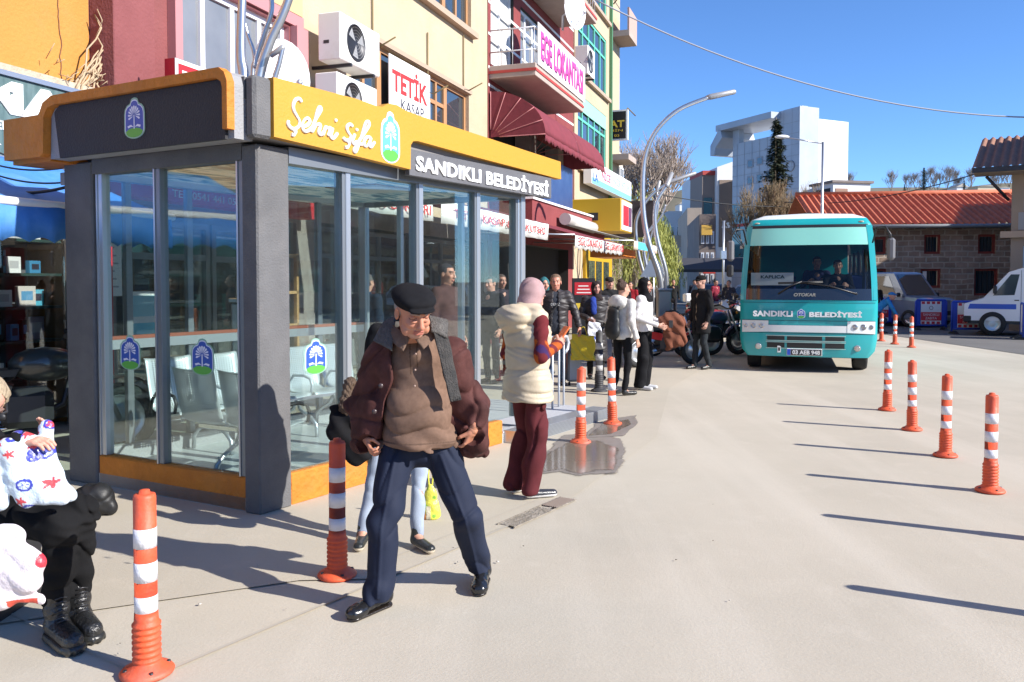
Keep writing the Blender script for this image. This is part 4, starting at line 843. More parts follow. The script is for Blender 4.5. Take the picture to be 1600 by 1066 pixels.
# ---------------- stone building with red pantiles ----------------
def stonemat():
    m=bpy.data.materials.new('ashlar_stone'); m.use_nodes=True; n=m.node_tree; b=n.nodes['Principled BSDF']; b.inputs['Roughness'].default_value=.9
    N=n.nodes.new; L=n.links.new; tc=N('ShaderNodeTexCoord'); mp=N('ShaderNodeMapping'); mp.inputs['Rotation'].default_value=(PI/2,0,0); L(tc.outputs['Object'],mp.inputs[0])
    br=N('ShaderNodeTexBrick'); br.inputs['Scale'].default_value=1; br.inputs['Brick Width'].default_value=.5; br.inputs['Row Height'].default_value=.24; br.inputs['Mortar Size'].default_value=.035; br.inputs['Mortar Smooth'].default_value=.3
    br.inputs['Color1'].default_value=(.42,.31,.235,1); br.inputs['Color2'].default_value=(.3,.215,.16,1); br.inputs['Mortar'].default_value=(.5,.43,.35,1)
    nz=N('ShaderNodeTexNoise'); nz.inputs['Scale'].default_value=1.4; L(mp.outputs[0],nz.inputs[0]); ad=N('ShaderNodeVectorMath'); ad.operation='MULTIPLY_ADD'; L(nz.outputs['Color'],ad.inputs[0]); ad.inputs[1].default_value=(.14,.14,0); L(mp.outputs[0],ad.inputs[2]); L(ad.outputs[0],br.inputs[0])
    t=N('ShaderNodeTexNoise'); t.inputs['Scale'].default_value=2; t.inputs['Detail'].default_value=8; L(tc.outputs['Object'],t.inputs[0]); mx=N('ShaderNodeMix'); mx.data_type='RGBA'; mx.blend_type='OVERLAY'; mx.inputs[0].default_value=.55; L(br.outputs[0],mx.inputs[6]); L(t.outputs[0],mx.inputs[7]); L(mx.outputs[2],b.inputs['Base Color'])
    bp=N('ShaderNodeBump'); bp.inputs['Distance'].default_value=.03; bp.invert=True; L(br.outputs['Fac'],bp.inputs['Height']); L(bp.outputs[0],b.inputs['Normal']); return m
STN=stonemat(); TILE=mat('red_pantile',(.58,.15,.07),.75,c2=(.45,.11,.05),ns=3.5,dirt=.5,dirtc=(.55,.25,.15))
YS0=37.
pa=V(1285,440,YS0+.6); pb=V(1640,440,YS0-.6); L_=(pb-pa).length; ang=math.atan2(pb.y-pa.y,pb.x-pa.x)
t=thing('stone_building','long two storey stone building with red pantile roof behind the parked vehicles','building',(pa.x,pa.y,0),ang)
EZ=4.02
def px2u(px): # local x for pixel along wall
    x,y,_=ray(px,440); k=(pa.x*(pb.y-pa.y)-pa.y*(pb.x-pa.x))/(x*(pb.y-pa.y)-y*(pb.x-pa.x)); return ((k*x-pa.x)**2+(k*y-pa.y)**2)**.5
def pz(py): return CH+(440-py)/1300*YS0
holes=[(px2u(1443),px2u(1469),pz(397),pz(367)),(px2u(1527),px2u(1555),pz(397),pz(367)),(px2u(1365),px2u(1384),pz(397),pz(370)),(px2u(1438),px2u(1470),pz(450),pz(420)),(px2u(1522),px2u(1560),pz(462),pz(420)),(px2u(1362),px2u(1385),pz(460),pz(420))]
m=MB(lambda a,o,z:(a,-o,z)); wallholes(m,0,L_,0,EZ,holes,STN,d=.45); m.quad((0,0,0),(0,-9,0),(0,-9,EZ),(0,0,EZ),STN); m.obj('wall',t)
RW=mat('red_window_frame',(.28,.05,.035),.7)
for h_ in holes:
    m=MB(); x0,x1,z0,z1=h_; m.box(x0,x1,.1,.18,z0,z0+.1,RW); m.box(x0,x1,.1,.18,z1-.1,z1,RW); m.box(x0,x0+.1,.099,.179,z0+.1,z1-.1,RW); m.box(x1-.1,x1,.099,.179,z0+.1,z1-.1,RW); w_=m.obj('window',t)
    m=MB(); m.box(x0+.1,x1-.1,.2,.21,z0+.1,z1-.1,WINGL); m.obj('pane',w_); m=MB()
    for k in range(1,5): m.box(x0+(x1-x0)*k/5-.015,x0+(x1-x0)*k/5+.015,.13,.16,z0+.1,z1-.1,DARKMET)
    m.obj('window_bars',w_)
m=MB(); m.box(-.3,L_+.3,-.45,.1,EZ+.0,EZ+.12,mat('eave_board',(.2,.07,.04),.8)); m.tube([(-.4,-.6,EZ+.02),(L_+.4,-.6,EZ+.02)],.09,mat('grey_gutter',(.25,.27,.28),.5),8); m.obj('gutter',t)
RZ=1.75; RD=4.2
def pant(u,v):
    x=-.5+(L_+1)*u; w_=.17*1.0; s=math.cos(x/.30*2*PI)
    st_=(v*14)%1
    return (x,-.62+RD*v,EZ+.08+RZ*v+.065*s+.03*(1-st_))
m=MB(); m.grid(pant,int(L_*3.4*8),28,TILE); m.obj('roof',t,fix=False)
m=MB(); m.quad((-.5,-.62+RD,EZ+.05+RZ),(L_+.5,-.62+RD,EZ+.05+RZ),(L_+.5,-.62+2*RD,EZ),(-.5,-.62+2*RD,EZ),TILE); m.tube([(-.5,-.62+RD,EZ+RZ+.12),(L_+.5,-.62+RD,EZ+RZ+.12)],.13,TILE,8); m.obj('ridge',t)
# gate sign on stone wall
m=MB(); m.box(px2u(1441),px2u(1447),-.05,-.01,pz(438),pz(424),WHITE); m.obj('notice_plate',t)
# ---------------- tan building at right edge ----------------
TANR=mat('tan_render',(.38,.29,.21),.9,c2=(.34,.26,.19),ns=1,bump=.3); TANG=mat('grey_render',(.36,.35,.33),.9)
YB=27.5
def bz(py): return CH+(440-py)/1300*YB
c0=V(1578,440,YB); t=thing('tan_building','tan rendered building with tiled eaves at the right edge','building',(c0.x,YB,0),rad(-33))
HB=[(.35,4.0,bz(330),bz(262)),(.35,4.0,bz(418),bz(385)),(5,8,bz(330),bz(262)),(5,8,bz(418),bz(385))]
m=MB(lambda a,o,z:(a,-o,z)); wallholes(m,0,12,0,5.4,HB,TANR,d=.2); m.quad((0,0,0),(0,-6,0),(0,-6,5.4),(0,0,5.4),TANR); m.quad((12,0,0),(12,-9,0),(12,-9,5.4),(12,0,5.4),TANR); m.quad((0,-9,0),(12,-9,0),(12,-9,5.4),(0,-9,5.4),TANR); m.obj('wall',t)
m=MB(); m.box(.2,4.2,-.03,-.002,bz(360),bz(333),TANG); m.box(.2,4.2,-.03,-.002,1.0,bz(420),TANG); m.box(-.3,12,-.18,-.031,bz(372),bz(362),mat('beige_band',(.5,.36,.24),.8)); m.obj('plinth_bands',t)
for (x0,x1,z0,z1) in HB:
    m=MB(); m.box(x0,x1,.1,.16,z0,z0+.08,WPVC); m.box(x0,x1,.1,.16,z1-.08,z1,WPVC); m.box(x0,x0+.08,.099,.159,z0+.08,z1-.08,WPVC); m.box(x1-.08,x1,.099,.159,z0+.08,z1-.08,WPVC); m.box(x0+.5,x0+.56,.098,.158,z0+.08,z1-.08,WPVC); m.box(x0+.08,x1-.08,.097,.157,z0+(z1-z0)*.42,z0+(z1-z0)*.42+.06,WPVC); w_=m.obj('window',t); m=MB(); m.box(x0+.05,x1-.05,.17,.18,z0+.05,z1-.05,WINGREY); m.obj('pane',w_)
def pant2(u,v):
    x=-1.1+14*u; return (x,-1.1+4.5*v,5.25+1.6*v+.05*math.cos(x/.25*2*PI)+.03*(1-(v*12)%1))
m=MB(); m.grid(pant2,300,24,mat('brown_pantile',(.33,.16,.1),.8,c2=(.24,.12,.08),ns=3)); m.obj('roof',t,fix=False); m=MB(); m.box(-1.05,12.5,-1.0,-.02,5.12,5.2,TANR); m.box(-1.08,12.5,-1.12,-1.06,5.14,5.3,DARKMET); m.tube([(-.7,-.6,5.05),(-.08,-.1,4.3)],.05,DARKMET,6); m.obj('eave',t)
# off-frame neighbour whose shade falls over the parking place
t=thing('neighbour_building','plain tan building beyond the right edge shading the parking place','building',(20.5,21.2,0),rad(19)); m=MB(); m.box(0,14,0,5.6,0,9.5,TANR); m.obj('wall',t)
t=thing('neighbour_building','taller tan building beyond the right edge shading the stone wall','building',(27,25,0),0); m=MB(); m.box(0,12,0,10.5,0,9.2,TANR); m.obj('wall',t)
for k,(x,y,w_,d_,h_,c) in enumerate(((38,-4,8,16,8.5,(.33,.25,.2)),(40,12.5,8,10,7,(.42,.38,.33)),(34,-22,9,16,8,(.3,.27,.25)),(-14,-34,26,8,9,(.36,.3,.25)))):
    t=thing('opposite_building','plain building across the square reflected in the shelter glass','building',(x,y,0),0,'buildings across the square outside the picture'); m=MB(); mt_=mat('opposite_render_%d'%k,c,.9); m.box(0,w_,0,d_,0,h_,mt_); m.obj('wall',t)
    m=MB()
    for j in range(2):
        for i in range(int(max(w_,d_)/2.2)):
            if k<3: m.box(-.03,-.001,.6+i*2.2,1.8+i*2.2,1.0+3.4*j,2.8+3.4*j,WINGL)
            else: m.box(.6+i*2.2,1.8+i*2.2,d_+.001,d_+.03,1.0+3.4*j,2.8+3.4*j,WINGL)
    m.obj('windows',t)
# letters "f f" sign: white cursive city sign
t=thing('letter_sculpture','white curly standing letters in front of the stone wall','sign',tuple(V(1385,440,31))[:2]+(0,)); m=MB()
def curl(px,s=1,Y=31):
    P=[(-26,40),(-18,22),(-10,2),(0,-16),(12,-22),(18,-14),(14,-7),(8,-10)]
    b0=V(1385,440,31)
    Q=[]
    for i,(x,y) in enumerate(P): q=V(px+x*s,448+y*s,Y); Q.append((q.x-b0.x,0,q.z))
    R=[]
    for i in range(len(Q)-1):
        for k in range(4): R.append(Vector(Q[i]).lerp(Vector(Q[i+1]),k/4))
    R.append(Q[-1]); m.tube(R,.06,WHITE,8)
curl(1366,.75); curl(1396,.8); q=V(1379,450,31); b0=V(1385,440,31); m.lathe([(.19,-.05),(.25,0),(.19,.05),(.13,0),(.19,-.05)],WHITE,(q.x-b0.x,0,q.z),16,axis='y')
m.obj('letters',t); m=MB(); m.box(-1.6,1.0,-.1,.1,0,.9,mat('navy_plinth',(.03,.05,.2),.6)); m.obj('plinth',t)
# hillside houses
for k,(x0,x1,py,Y,mt) in enumerate(((1495,1512,292,330,PLW),(1528,1562,291,300,mat('beige_render')),(1470,1486,296,340,mat('tan_facade')),(1562,1578,293,320,PLW),(1062,1085,318,300,PLW))):
    a=V(x0,py,Y); b_=V(x1,py,Y); t=thing('hill_house',('small white house among bare trees on the hilltop','long beige flat roofed house on the hilltop','tiny tan house left of the white hilltop house','white hilltop house at the right behind the eaves','pale house on the hill above the side street')[k],'house',(a.x,Y,a.z-6)); m=MB(); m.box(0,b_.x-a.x,0,8,0,6,mt); m.obj('wall',t); m=MB(); m.prism([(-.4,5.9),((b_.x-a.x)/2,7.3 if k in(0,4) else 6.2),(b_.x-a.x+.4,5.9)],-.4,8,mat('grey_roof'),'y'); m.obj('roof',t)
# ---------------- midibus ----------------
TEALP=mat('teal_bus_paint',(.015,.36,.38),.3,coat=.6,dirt=.2,dirtc=(.12,.33,.3)); BWHITE=mat('bus_white_paint',(.72,.75,.74),.35,coat=.5); BGL=glass('bus_windscreen',(.56,.59,.6),.015,.3); SUNSTRIP=mat('mint_sun_strip',(.3,.72,.6),.35,coat=.4); GRIL=mat('grille_dark',(.02,.02,.02),.6); LAMPG=mat('lamp_glass',(.5,.5,.48),.08,.5,coat=1)
pb_=G(1260.5,583); BA=math.atan2(pb_.y,pb_.x)-PI/2
BUS=thing('midibus','teal municipal midibus with KAPLICA board and SANDIKLI BELEDİYESİ lettering driving towards the camera','bus',(pb_.x,pb_.y,0),BA+rad(1))
HWP=[(.28,1.02),(.4,1.12),(.6,1.155),(1.25,1.16),(1.7,1.145),(2.3,1.1),(2.6,1.07),(2.75,.98),(2.83,.75),(2.86,.0)]
def hw(z):
    for (z0,w0),(z1,w1) in zip(HWP,HWP[1:]):
        if z<=z1: return w0+(w1-w0)*max(0,(z-z0))/(z1-z0)
    return 0
def fy(x,z):
    r=.0
    if z>1.25: r+=(z-1.25)*.16
    if z>2.6: r+=(z-2.6)**2*4
    if z<.6: r+=(.6-z)**2*.3
    return r+.16*(abs(x)/1.15)**3+.03
def patch(m,x0,x1,z0,z1,off,mt,nx=10,nz=5,th=.0,r=0):
    def f(u,v):
        z=z0+(z1-z0)*v; w_=hw(z)
        xx=x0+(x1-x0)*u; xx=max(-w_+.004,min(w_-.004,xx)); return (xx,fy(xx,z)-off,z)
    m.grid(f,nx,nz,mt)
zs=[.28,.33,.4,.5,.6,.75,.92,1.1,1.23,1.3,1.48,1.6,1.8,2.0,2.27,2.4,2.58,2.64,2.7,2.75,2.79,2.83,2.855]
m=MB()
def ffront(u,v): z=zs[min(int(round(v*(len(zs)-1))),len(zs)-1)]; w_=hw(z); x=-w_+2*w_*u; return (x,fy(x,z),z)
# front shell rows outside windscreen
for i in range(len(zs)-1):
    z0,z1=zs[i],zs[i+1]
    if 1.28<z0<2.55: continue
    m.grid(lambda u,v,z0=z0,z1=z1: ((lambda z:(lambda w_:(-w_+2*w_*u,fy(-w_+2*w_*u,z),z))(hw(z)))(z0+(z1-z0)*v)),24,1,TEALP if z0<2.74 else BWHITE)
# sides
LB=7.0
for s in (-1,1):
    for i in range(len(zs)-1):
        z0,z1=zs[i],zs[i+1]
        def fs(u,v,z0=z0,z1=z1,s=s): z=z0+(z1-z0)*v; w_=hw(z); y0=fy(w_,z); return (s*w_,y0+(LB-y0)*u,z)
        if 1.28<z0<2.25:
            def fs2(u,v,z0=z0,z1=z1,s=s): z=z0+(z1-z0)*v; w_=hw(z); y0=fy(w_,z); return (s*w_,y0+(.1)*u,z)
            m.grid(fs2,2,1,TEALP); continue
        m.grid(fs,14,1,TEALP if z0<2.74 else BWHITE, skip=(lambda u,v:(abs(u*LB-1.0)<.45 or abs(u*LB-5.2)<.45) and z0<.7) if z0<.7 else None)
# roof
m.grid(lambda u,v:((lambda w_:(-w_+2*w_*u,fy(-w_+2*w_*u,2.855)+(LB-.3)*v,2.855+.02*math.sin(PI*u)))(hw(2.855))),10,10,BWHITE)
m.quad((-1.1,LB,.28),(1.1,LB,.28),(1.05,LB,2.8),(-1.05,LB,2.8),TEALP)
m.obj('body',BUS)
m=MB(); m.box(-1.08,1.08,.5,LB-.05,.3,.42,DARKMET); m.box(-1.0,1.0,.25,.55,.26,.36,DARKMET); m.obj('chassis',BUS)
# front details
m=MB(); patch(m,-1.2,1.2,1.29,1.49,.012,mat('black_gloss',(.012,.012,.014),.15,coat=1),20); o=m.obj('lower_windscreen_band',BUS)
m=MB(); patch(m,-1.03,1.03,1.491,2.27,.006,BGL,20,8); o=m.obj('windscreen',BUS)
m=MB(); patch(m,-1.01,1.01,2.271,2.58,.008,SUNSTRIP,20,3); o=m.obj('sun_strip',BUS)
m=MB(); patch(m,-.99,.99,2.582,2.635,.008,BLACK,20,2); m.obj('upper_trim',BUS)
for s in (-1,1):
    m=MB()
    def fp_(u,v,s=s): z=1.29+(2.62-1.29)*v; w_=hw(z); x=s*(w_-.1+.1*u); return (x,fy(x,z)-.012,z)
    m.grid(fp_,3,8,TEALP); m.obj('windscreen_pillar',BUS)
m=MB(); patch(m,-.72,.72,.72,.84,.012,BWHITE,14,3); m.obj('bumper_strip',BUS)
for s in (-1,1):
    m=MB(); 
    def fl(u,v,s=s): x=s*(.66+.46*u); z=.72+.2*v-(.02 if v==0 else 0)*u; return (x,fy(x,z)-.016,z)
    m.grid(fl,10,4,BWHITE); h=m.obj('headlight_panel',BUS)
    for x,r in ((.78,.052),(.92,.055),(1.05,.042)):
        q=MB(); x_=s*x; y_=fy(x_,.82)-.02; q.lathe([(r,y_+.01),(r,y_-.006),(r*.82,y_-.008),(r*.8,y_-.002),(r*.35,y_+.0),(0,y_-.002)],CHROME,(x_,0,.82),16,axis='y'); q.lathe([(r*.8,y_-.006),(r*.5,y_-.014),(0,y_-.018)],glass('lens',(.8,.8,.8),.2,.8),(x_,0,.82),16,axis='y'); q.obj('headlight',BUS)
    q=MB(); x_=s*.83; y_=fy(x_,.45)-.01; q.lathe([(.055,y_+.02),(.055,y_-.01),(.04,y_-.012),(0,y_-.008)],LAMPG,(x_,0,.45),16,axis='y'); q.obj('fog_light',BUS)
    q=MB(); x_=s*.88; z=2.68; q.ball((x_,fy(x_,z)-.005,z),(.05,.02,.015),mat('marker_amber',(.5,.4,.3),.3),8); q.obj('marker_light',BUS)
m=MB(); 
for (x0,x1) in ((-.68,-.38),(-.34,.25),(.3,.62)): patch(m,x0,x1,.575,.645,.012,GRIL,6,2); patch(m,x0,x1,.44,.53,.012,GRIL,6,2)
m.obj('grille',BUS)
m=MB()
for z in (.565,.655,.43,.54): patch(m,-.7,.64,z-.006,z+.006,.018,mat('grille_edge',(.4,.55,.5),.4),12,1)
m.obj('grille_frame',BUS)
m=MB(); y_=fy(0,.36)-.03; m.box(-.34,.25,y_-.01,y_+.02,.305,.425,mat('plate_white',(.85,.85,.85),.4),.004); pl=m.obj('number_plate',BUS)
m=MB(); m.box(-.335,-.28,y_-.014,y_-.0105,.31,.42,mat('plate_blue',(.02,.08,.5),.4)); m.obj('plate_band',pl)
m=MB(); m.box(-.275,.245,y_-.0135,y_-.0105,.312,.418,mat('plate_face',(.06,.06,.07),.4)); m.obj('plate_field',pl)
text('lettering','03 AEB 948',BUS,WHITE,frame_m((-.015,y_-.0136,.363),(1,0,0),(0,0,1)),.46,.075,.002,bold=.03)
m=MB(); y_=fy(-.48,.4)-.01; m.box(-.5,-.44,y_-.01,y_+.01,.35,.47,WHITE); m.box(-.485,-.455,y_-.013,y_-.0105,.38,.44,BLACK); m.obj('tow_socket',BUS)
LET=mat('bus_white_letters',(.85,.86,.85),.4)
text('lettering','SANDIKLI',BUS,LET,frame_m((-.585,.03,1.045),(1,0,0),(0,0,1)),.68,.105,.012,bold=.05,spacing=1.05); text('lettering','BELEDİYESİ',BUS,LET,frame_m((.46,.03,1.05),(1,0,0),(0,0,1)),.86,.115,.012,bold=.05,spacing=1.05)
emblem('emblem',frame_m((-.105,.015,1.05),(1,0,0),(0,0,1)),.14,.17,EW,EB,BUS)
text('lettering','OTOKAR',BUS,mat('silver_letters',(.6,.58,.48),.3,.6),frame_m((-.05,.028,1.385),(1,0,0),(0,0,1)),.37,.06,.006,bold=.04,shear=.2)
m=MB()
for z_ in (1.245,.925,.70): patch(m,-1.12,1.12,z_-.004,z_+.004,.004,mat('panel_gap',(.01,.06,.06),.7),24,1)
m.obj('panel_gap',BUS)
# wipers
for (x0,x1,z1) in ((-.5,-.05,1.62),(.55,-.1,1.60)):
    m=MB(); a=(x0,fy(x0,1.38)-.04,1.4) if x0<0 else (.82,fy(.82,1.38)-.04,1.4); b_=(-.1,fy(0,1.58)-.03,z1) ; m.tube([a,((a[0]+b_[0])/2,a[1]-.01,1.54),b_],.012,BLACK,5); m.tube([(b_[0]-.4,b_[1]+.01,b_[2]-.02),(b_[0]+.35,b_[1]+.01,b_[2]+.0)],.009,BLACK,5); m.obj('wiper',BUS)
# destination board
m=MB(); m.box(-.98,-.24,.34,.35,1.55,1.78,mat('board_white',(.9,.93,.9),.5)); m.obj('destination_board',BUS)
text('lettering','KAPLICA',BUS,mat('board_green_black',(.03,.08,.06),.5),frame_m((-.6,.339,1.705),(1,0,0),(0,0,1)),.42,.06,.002,bold=.03)
# mirrors
for s in (-1,1):
    m=MB(); m.tube([(s*1.06,.2,2.3),(s*1.1,-.05,2.55),(s*1.22,-.2,2.55),(s*1.3,-.22,2.42),(s*1.3,-.22,2.3)],.016,BLACK,6); m.box(s*1.25,s*1.38,-.26,-.14,1.98,2.36,mat('mirror_grey',(.12,.12,.13),.5),.04); m.obj('mirror',BUS)
m=MB(); m.box(-1.38,-1.26,-.24,-.14,1.7,1.92,BLACK,.03); m.obj('lower_mirror',BUS)
def wheel(parent,c,r,w_,rim=STEEL,name='wheel'):
    m=MB(); x=w_/2; m.lathe([(r*.62,-x),(r*.95,-x),(r,-x*.7),(r,x*.7),(r*.95,x),(r*.62,x)],RUBBER,c,28,axis='x'); o=m.obj(name,parent)
    m=MB(); m.lathe([(0,-x*.5),(r*.2,-x*.55),(r*.5,-x*.3),(r*.62,-x*.9),(r*.62,x*.9),(r*.5,x*.3),(r*.2,x*.55),(0,x*.5)],rim,c,20,axis='x'); m.obj('rim',o); return o
for x in (-.93,.93):
    for y in (1.0,5.2): wheel(BUS,(x,y,.38),.38,.24)
# side glass, interior
m=MB()
for s in (-1,1):
    def fsg(u,v,s=s): z=1.3+.97*v; w_=hw(z)-.005; y0=fy(w_,z)+.1; return (s*w_,y0+(LB-.3-y0)*u,z)
    m.grid(fsg,4,3,glass('bus_side_glass',(.35,.38,.4),.1,.6))
m.obj('side_window',BUS)
for y in (1.2,2.6,4.0,5.4,6.8):
    m=MB()
    for s in (-1,1): m.box(s*1.08,s*1.13,y,y+.1,1.28,2.28,BLACK)
    m.obj('window_post',BUS)
m=MB(); m.box(-1.1,1.1,.3,.9,.9,1.3,BLACK,.06); m.box(-1.1,1.1,.5,LB-.1,.7,.75,DARKIN); m.obj('dashboard',BUS)
m=MB(); m.lathe([(.2,0),(.225,.012),(.2,.024),(.188,.012),(.2,0)],BLACK,(0,0,0),20); o=m.obj('steering_wheel',BUS); o.location=(.52,.75,1.45); o.rotation_euler=(rad(-25),0,0)
for i,(x,y) in enumerate([(.55,1.45)]+[(x,2.4+.9*k) for k in range(5) for x in (-.85,-.4,.45,.9)]):
    m=MB(); m.box(x-.21,x+.21,y-.22,y+.22,.95,1.1,mat('seat_blue',(.03,.05,.2),.9),.04); m.box(x-.21,x+.21,y+.2,y+.3,1.1,1.75,mat('seat_blue'),.04); m.obj('seat',BUS)
# ---------------- cars ----------------
def car(name,label,cat,loc,rz,L=4.2,W=1.72,H=1.5,bh=.85,mt=None,hood=.95,trunk=.3,ws=.55,rs=.35,lower=None,group=None,gm=WINGL,wheelr=.31,amber=True):
    t=thing(name,label,cat,loc,rz,group); w2=W/2; m=MB()
    # body loft along y with cross-sections
    sec=[(0,.35,.62,.86),(.05,.26,bh-.12,.93),(hood*.4,.2,bh-.04,.98),(hood,.2,bh,1),(L*.5,.2,bh+.02,1),(L-trunk,.2,bh+.02,1),(L-.08,.24,bh-.0,.96),(L,.35,bh-.15,.9)]
    ring=[]
    for (y,z0,z1,k) in sec:
        w_=w2*k; ring.append([(-w_*.9,y,z0),(-w_,y,z0+.12),(-w_,y,z1-.12),(-w_*.93,y,z1),(w_*.93,y,z1),(w_,y,z1-.12),(w_,y,z0+.12),(w_*.9,y,z0)])
    vs=[p for r in ring for p in r]; fs=[]
    for i in range(len(ring)-1):
        for j in range(8): fs.append((i*8+j,i*8+(j+1)%8,(i+1)*8+(j+1)%8,(i+1)*8+j))
    fs+= [tuple(range(8)),tuple(range(len(vs)-8,len(vs)))[::-1]]
    m.add(vs,fs,mt); 
    y0,y1=hood,L-trunk; yt0,yt1=hood+ws,L-trunk-rs; wt=w2*.8; wb=w2*.95; zb=bh-.005
    A=[(-wb,y0,zb),(wb,y0,zb),(wb,y1,zb),(-wb,y1,zb)]; B=[(-wt,yt0,H-.05),(wt,yt0,H-.05),(wt,yt1,H-.05),(-wt,yt1,H-.05)]; C=[(-wt*.85,yt0+.15,H),(wt*.85,yt0+.15,H),(wt*.85,yt1-.1,H),(-wt*.85,yt1-.1,H)]
    m.add(A+B+C,[(0,1,5,4),(1,2,6,5),(2,3,7,6),(3,0,4,7),(4,5,9,8),(5,6,10,9),(6,7,11,10),(7,4,8,11),(8,9,10,11)],mt); m.obj('body',t)
    def pane(a,b,c,d,i0=.08,i1=.92,j0=.1,j1=.88,off=.012,name='side_window'):
        a,b,c,d=map(Vector,(a,b,c,d)); n=(b-a).cross(d-a).normalized()*off
        P=lambda u,v:(a*(1-u)+b*u)*(1-v)+(d*(1-u)+c*u)*v+n
        q=MB(); q.add([P(i0,j0),P(i1,j0),P(i1,j1),P(i0,j1)],[(0,1,2,3)],gm); return q.obj(name,t,fix=False)
    pane(A[0],A[1],B[1],B[0],name='windscreen',j0=.06,j1=.93)
    pane(A[2],A[3],B[3],B[2],name='rear_window')
    for (p,q,r,s_) in ((A[1],A[2],B[2],B[1]),): pane(p,q,r,s_,.1,.46); pane(p,q,r,s_,.5,.88)
    for (p,q,r,s_) in ((A[3],A[0],B[0],B[3]),): pane(p,q,r,s_,.12,.5); pane(p,q,r,s_,.54,.9)
    for x in (-w2+.08,w2-.08):
        for y in (hood*.75,L-.75): wheel(t,(x,y,wheelr),wheelr,.2)
    m=MB(); m.box(-w2*.55,w2*.55,-.01,.06,.42,.58,GRIL,.01); m.obj('grille',t); m=MB(); m.box(-.26,.26,-.025,-.011,.3,.41,WHITE); m.obj('number_plate',t)
    for s in (-1,1):
        m=MB(); m.box(s*w2*.6,s*w2*.92,-.005,.12,bh-.28,bh-.12,LAMPG,.03); m.obj('headlight',t); m=MB(); m.box(s*(w2+.0),s*(w2+.18),hood+.12,hood+.2,bh+.0,bh+.14,BLACK,.03); m.obj('mirror',t); m=MB(); m.box(s*w2*.7,s*w2*.9,L-.03,L+.01,bh-.35,bh-.1,mat('tail_red',(.5,.02,.02),.3)); m.obj('tail_light',t)
    return t
CGREY=mat('blue_grey_car_paint',(.2,.24,.31),.3,.3,coat=.6); CWH=mat('white_car_paint',(.75,.76,.78),.3,coat=.6)
# van: two-tone; front pointing to lower right
pv=G(1470,512)
VAN=car('delivery_van','blue grey and silver minivan parked in front of the stone building','van',(pv.x,pv.y,0),rad(24),L=4.3,W=1.78,H=1.96,bh=1.08,mt=CGREY,hood=.8,trunk=.12,ws=.6,rs=.08)
m=MB()
for s in (-1,1): m.quad((s*.885,1.0,.35),(s*.885,4.1,.35),(s*.885,4.1,.92),(s*.885,1.0,.92),mat('silver_door_panel',(.55,.53,.52),.4,.2))
m.obj('door_panel',VAN,fix=False); m=MB(); m.box(-.5,-.45,1.5,3.8,1.82,1.87,BLACK); m.box(.45,.5,1.5,3.8,1.82,1.87,BLACK); m.obj('roof_rail',VAN)
# pickup truck facing left, side on
pt=G(1507,521)
TR_=thing('pickup_truck','white double cab drop side municipal truck with orange rail at the right edge','truck',(pt.x,pt.y,0),rad(-120))
def pr(poly,x0,x1,mt): m=MB(); m.prism(poly,x0,x1,mt,'x'); return m
# local: front -y, x lateral; camera sees its +... side
m=pr([(0,.45),(-.0,.95),(.5,1.12),(1.15,1.9),(1.5,2.02),(2.55,2.05),(2.6,.45)],-.95,.95,CWH); m.obj('body',TR_)
for s in (-1,1):
    m=MB(); x=s*.953
    m.add([(x,.75,1.2),(x,1.3,1.22),(x,1.42,1.83),(x,1.2,1.83)],[(0,1,2,3)],WINGL); m.obj('side_window',TR_,fix=False); m=MB(); m.add([(x,1.62,1.24),(x,2.05,1.24),(x,2.1,1.84),(x,1.62,1.84)],[(0,1,2,3)],WINGL); m.obj('side_window',TR_,fix=False)
    m=MB(); m.add([(x,.15,.95),(x,1.35,.95),(x,1.35,.8),(x,.1,.8)],[(0,1,2,3)],mat('truck_blue_stripe',(.03,.1,.5),.4)); m.obj('stripe',TR_,fix=False)
    m=MB(); m.box(x,x+s*.004,1.46,1.47,.5,1.95,DARKMET); m.box(x,x+s*.01,1.3,1.42,1.05,1.08,BLACK); m.box(x,x+s*.01,1.95,2.05,1.05,1.08,BLACK); m.obj('door_seam',TR_); m=MB(); m.box(s*.96,s*1.15,.75,.85,1.25,1.5,BLACK,.03); m.obj('mirror',TR_)
    text('lettering','ZABITA',TR_,mat('truck_text_blue',(.05,.12,.5),.4),frame_m((s*.954,1.85,.9),(0,-s*1.,0) if False else (0,1,0) if s>0 else (0,-1,0),(0,0,1)),.6,.13,.003)
m=MB(); m.add([(-.85,.52,1.17),(.85,.52,1.17),(.8,1.13,1.87),(-.8,1.13,1.87)],[(0,1,2,3)],WINGL); m.obj('windscreen',TR_,fix=False)
m=MB(); m.box(-1.0,1.0,2.65,5.6,.78,1.28,mat('truck_grey_bed',(.6,.6,.6),.5),.02); m.box(-.98,.98,2.66,2.72,1.281,2.1,DARKMET); m.obj('cargo_bed',TR_)
m=MB(); 
for s in (-1,1):
    m.box(s*.95,s*.99,2.75,5.6,2.0,2.1,mat('orange_rail',(.6,.12,.04),.5)); 
m.box(-.95,.95,2.6,2.7,2.06,2.16,mat('orange_rail')); m.obj('top_rail',TR_)
m=MB()
for s in (-1,1): m.box(s*.96,s*.975,2.75,5.6,1.29,1.99,WINGREY)
m.obj('bed_window_panel',TR_)
m=MB(); m.box(-.9,.9,.1,5.5,.35,.5,DARKMET); m.box(-.97,.97,-.02,.2,.4,.6,GRIL,.03); m.obj('chassis',TR_)
for s in (-1,1):
    m=MB(); m.box(s*.6,s*.92,-.01,.08,.75,.92,LAMPG,.02); m.obj('headlight',TR_)
    for y in (.75,4.3): wheel(TR_,(s*.87,y,.36),.36,.22)
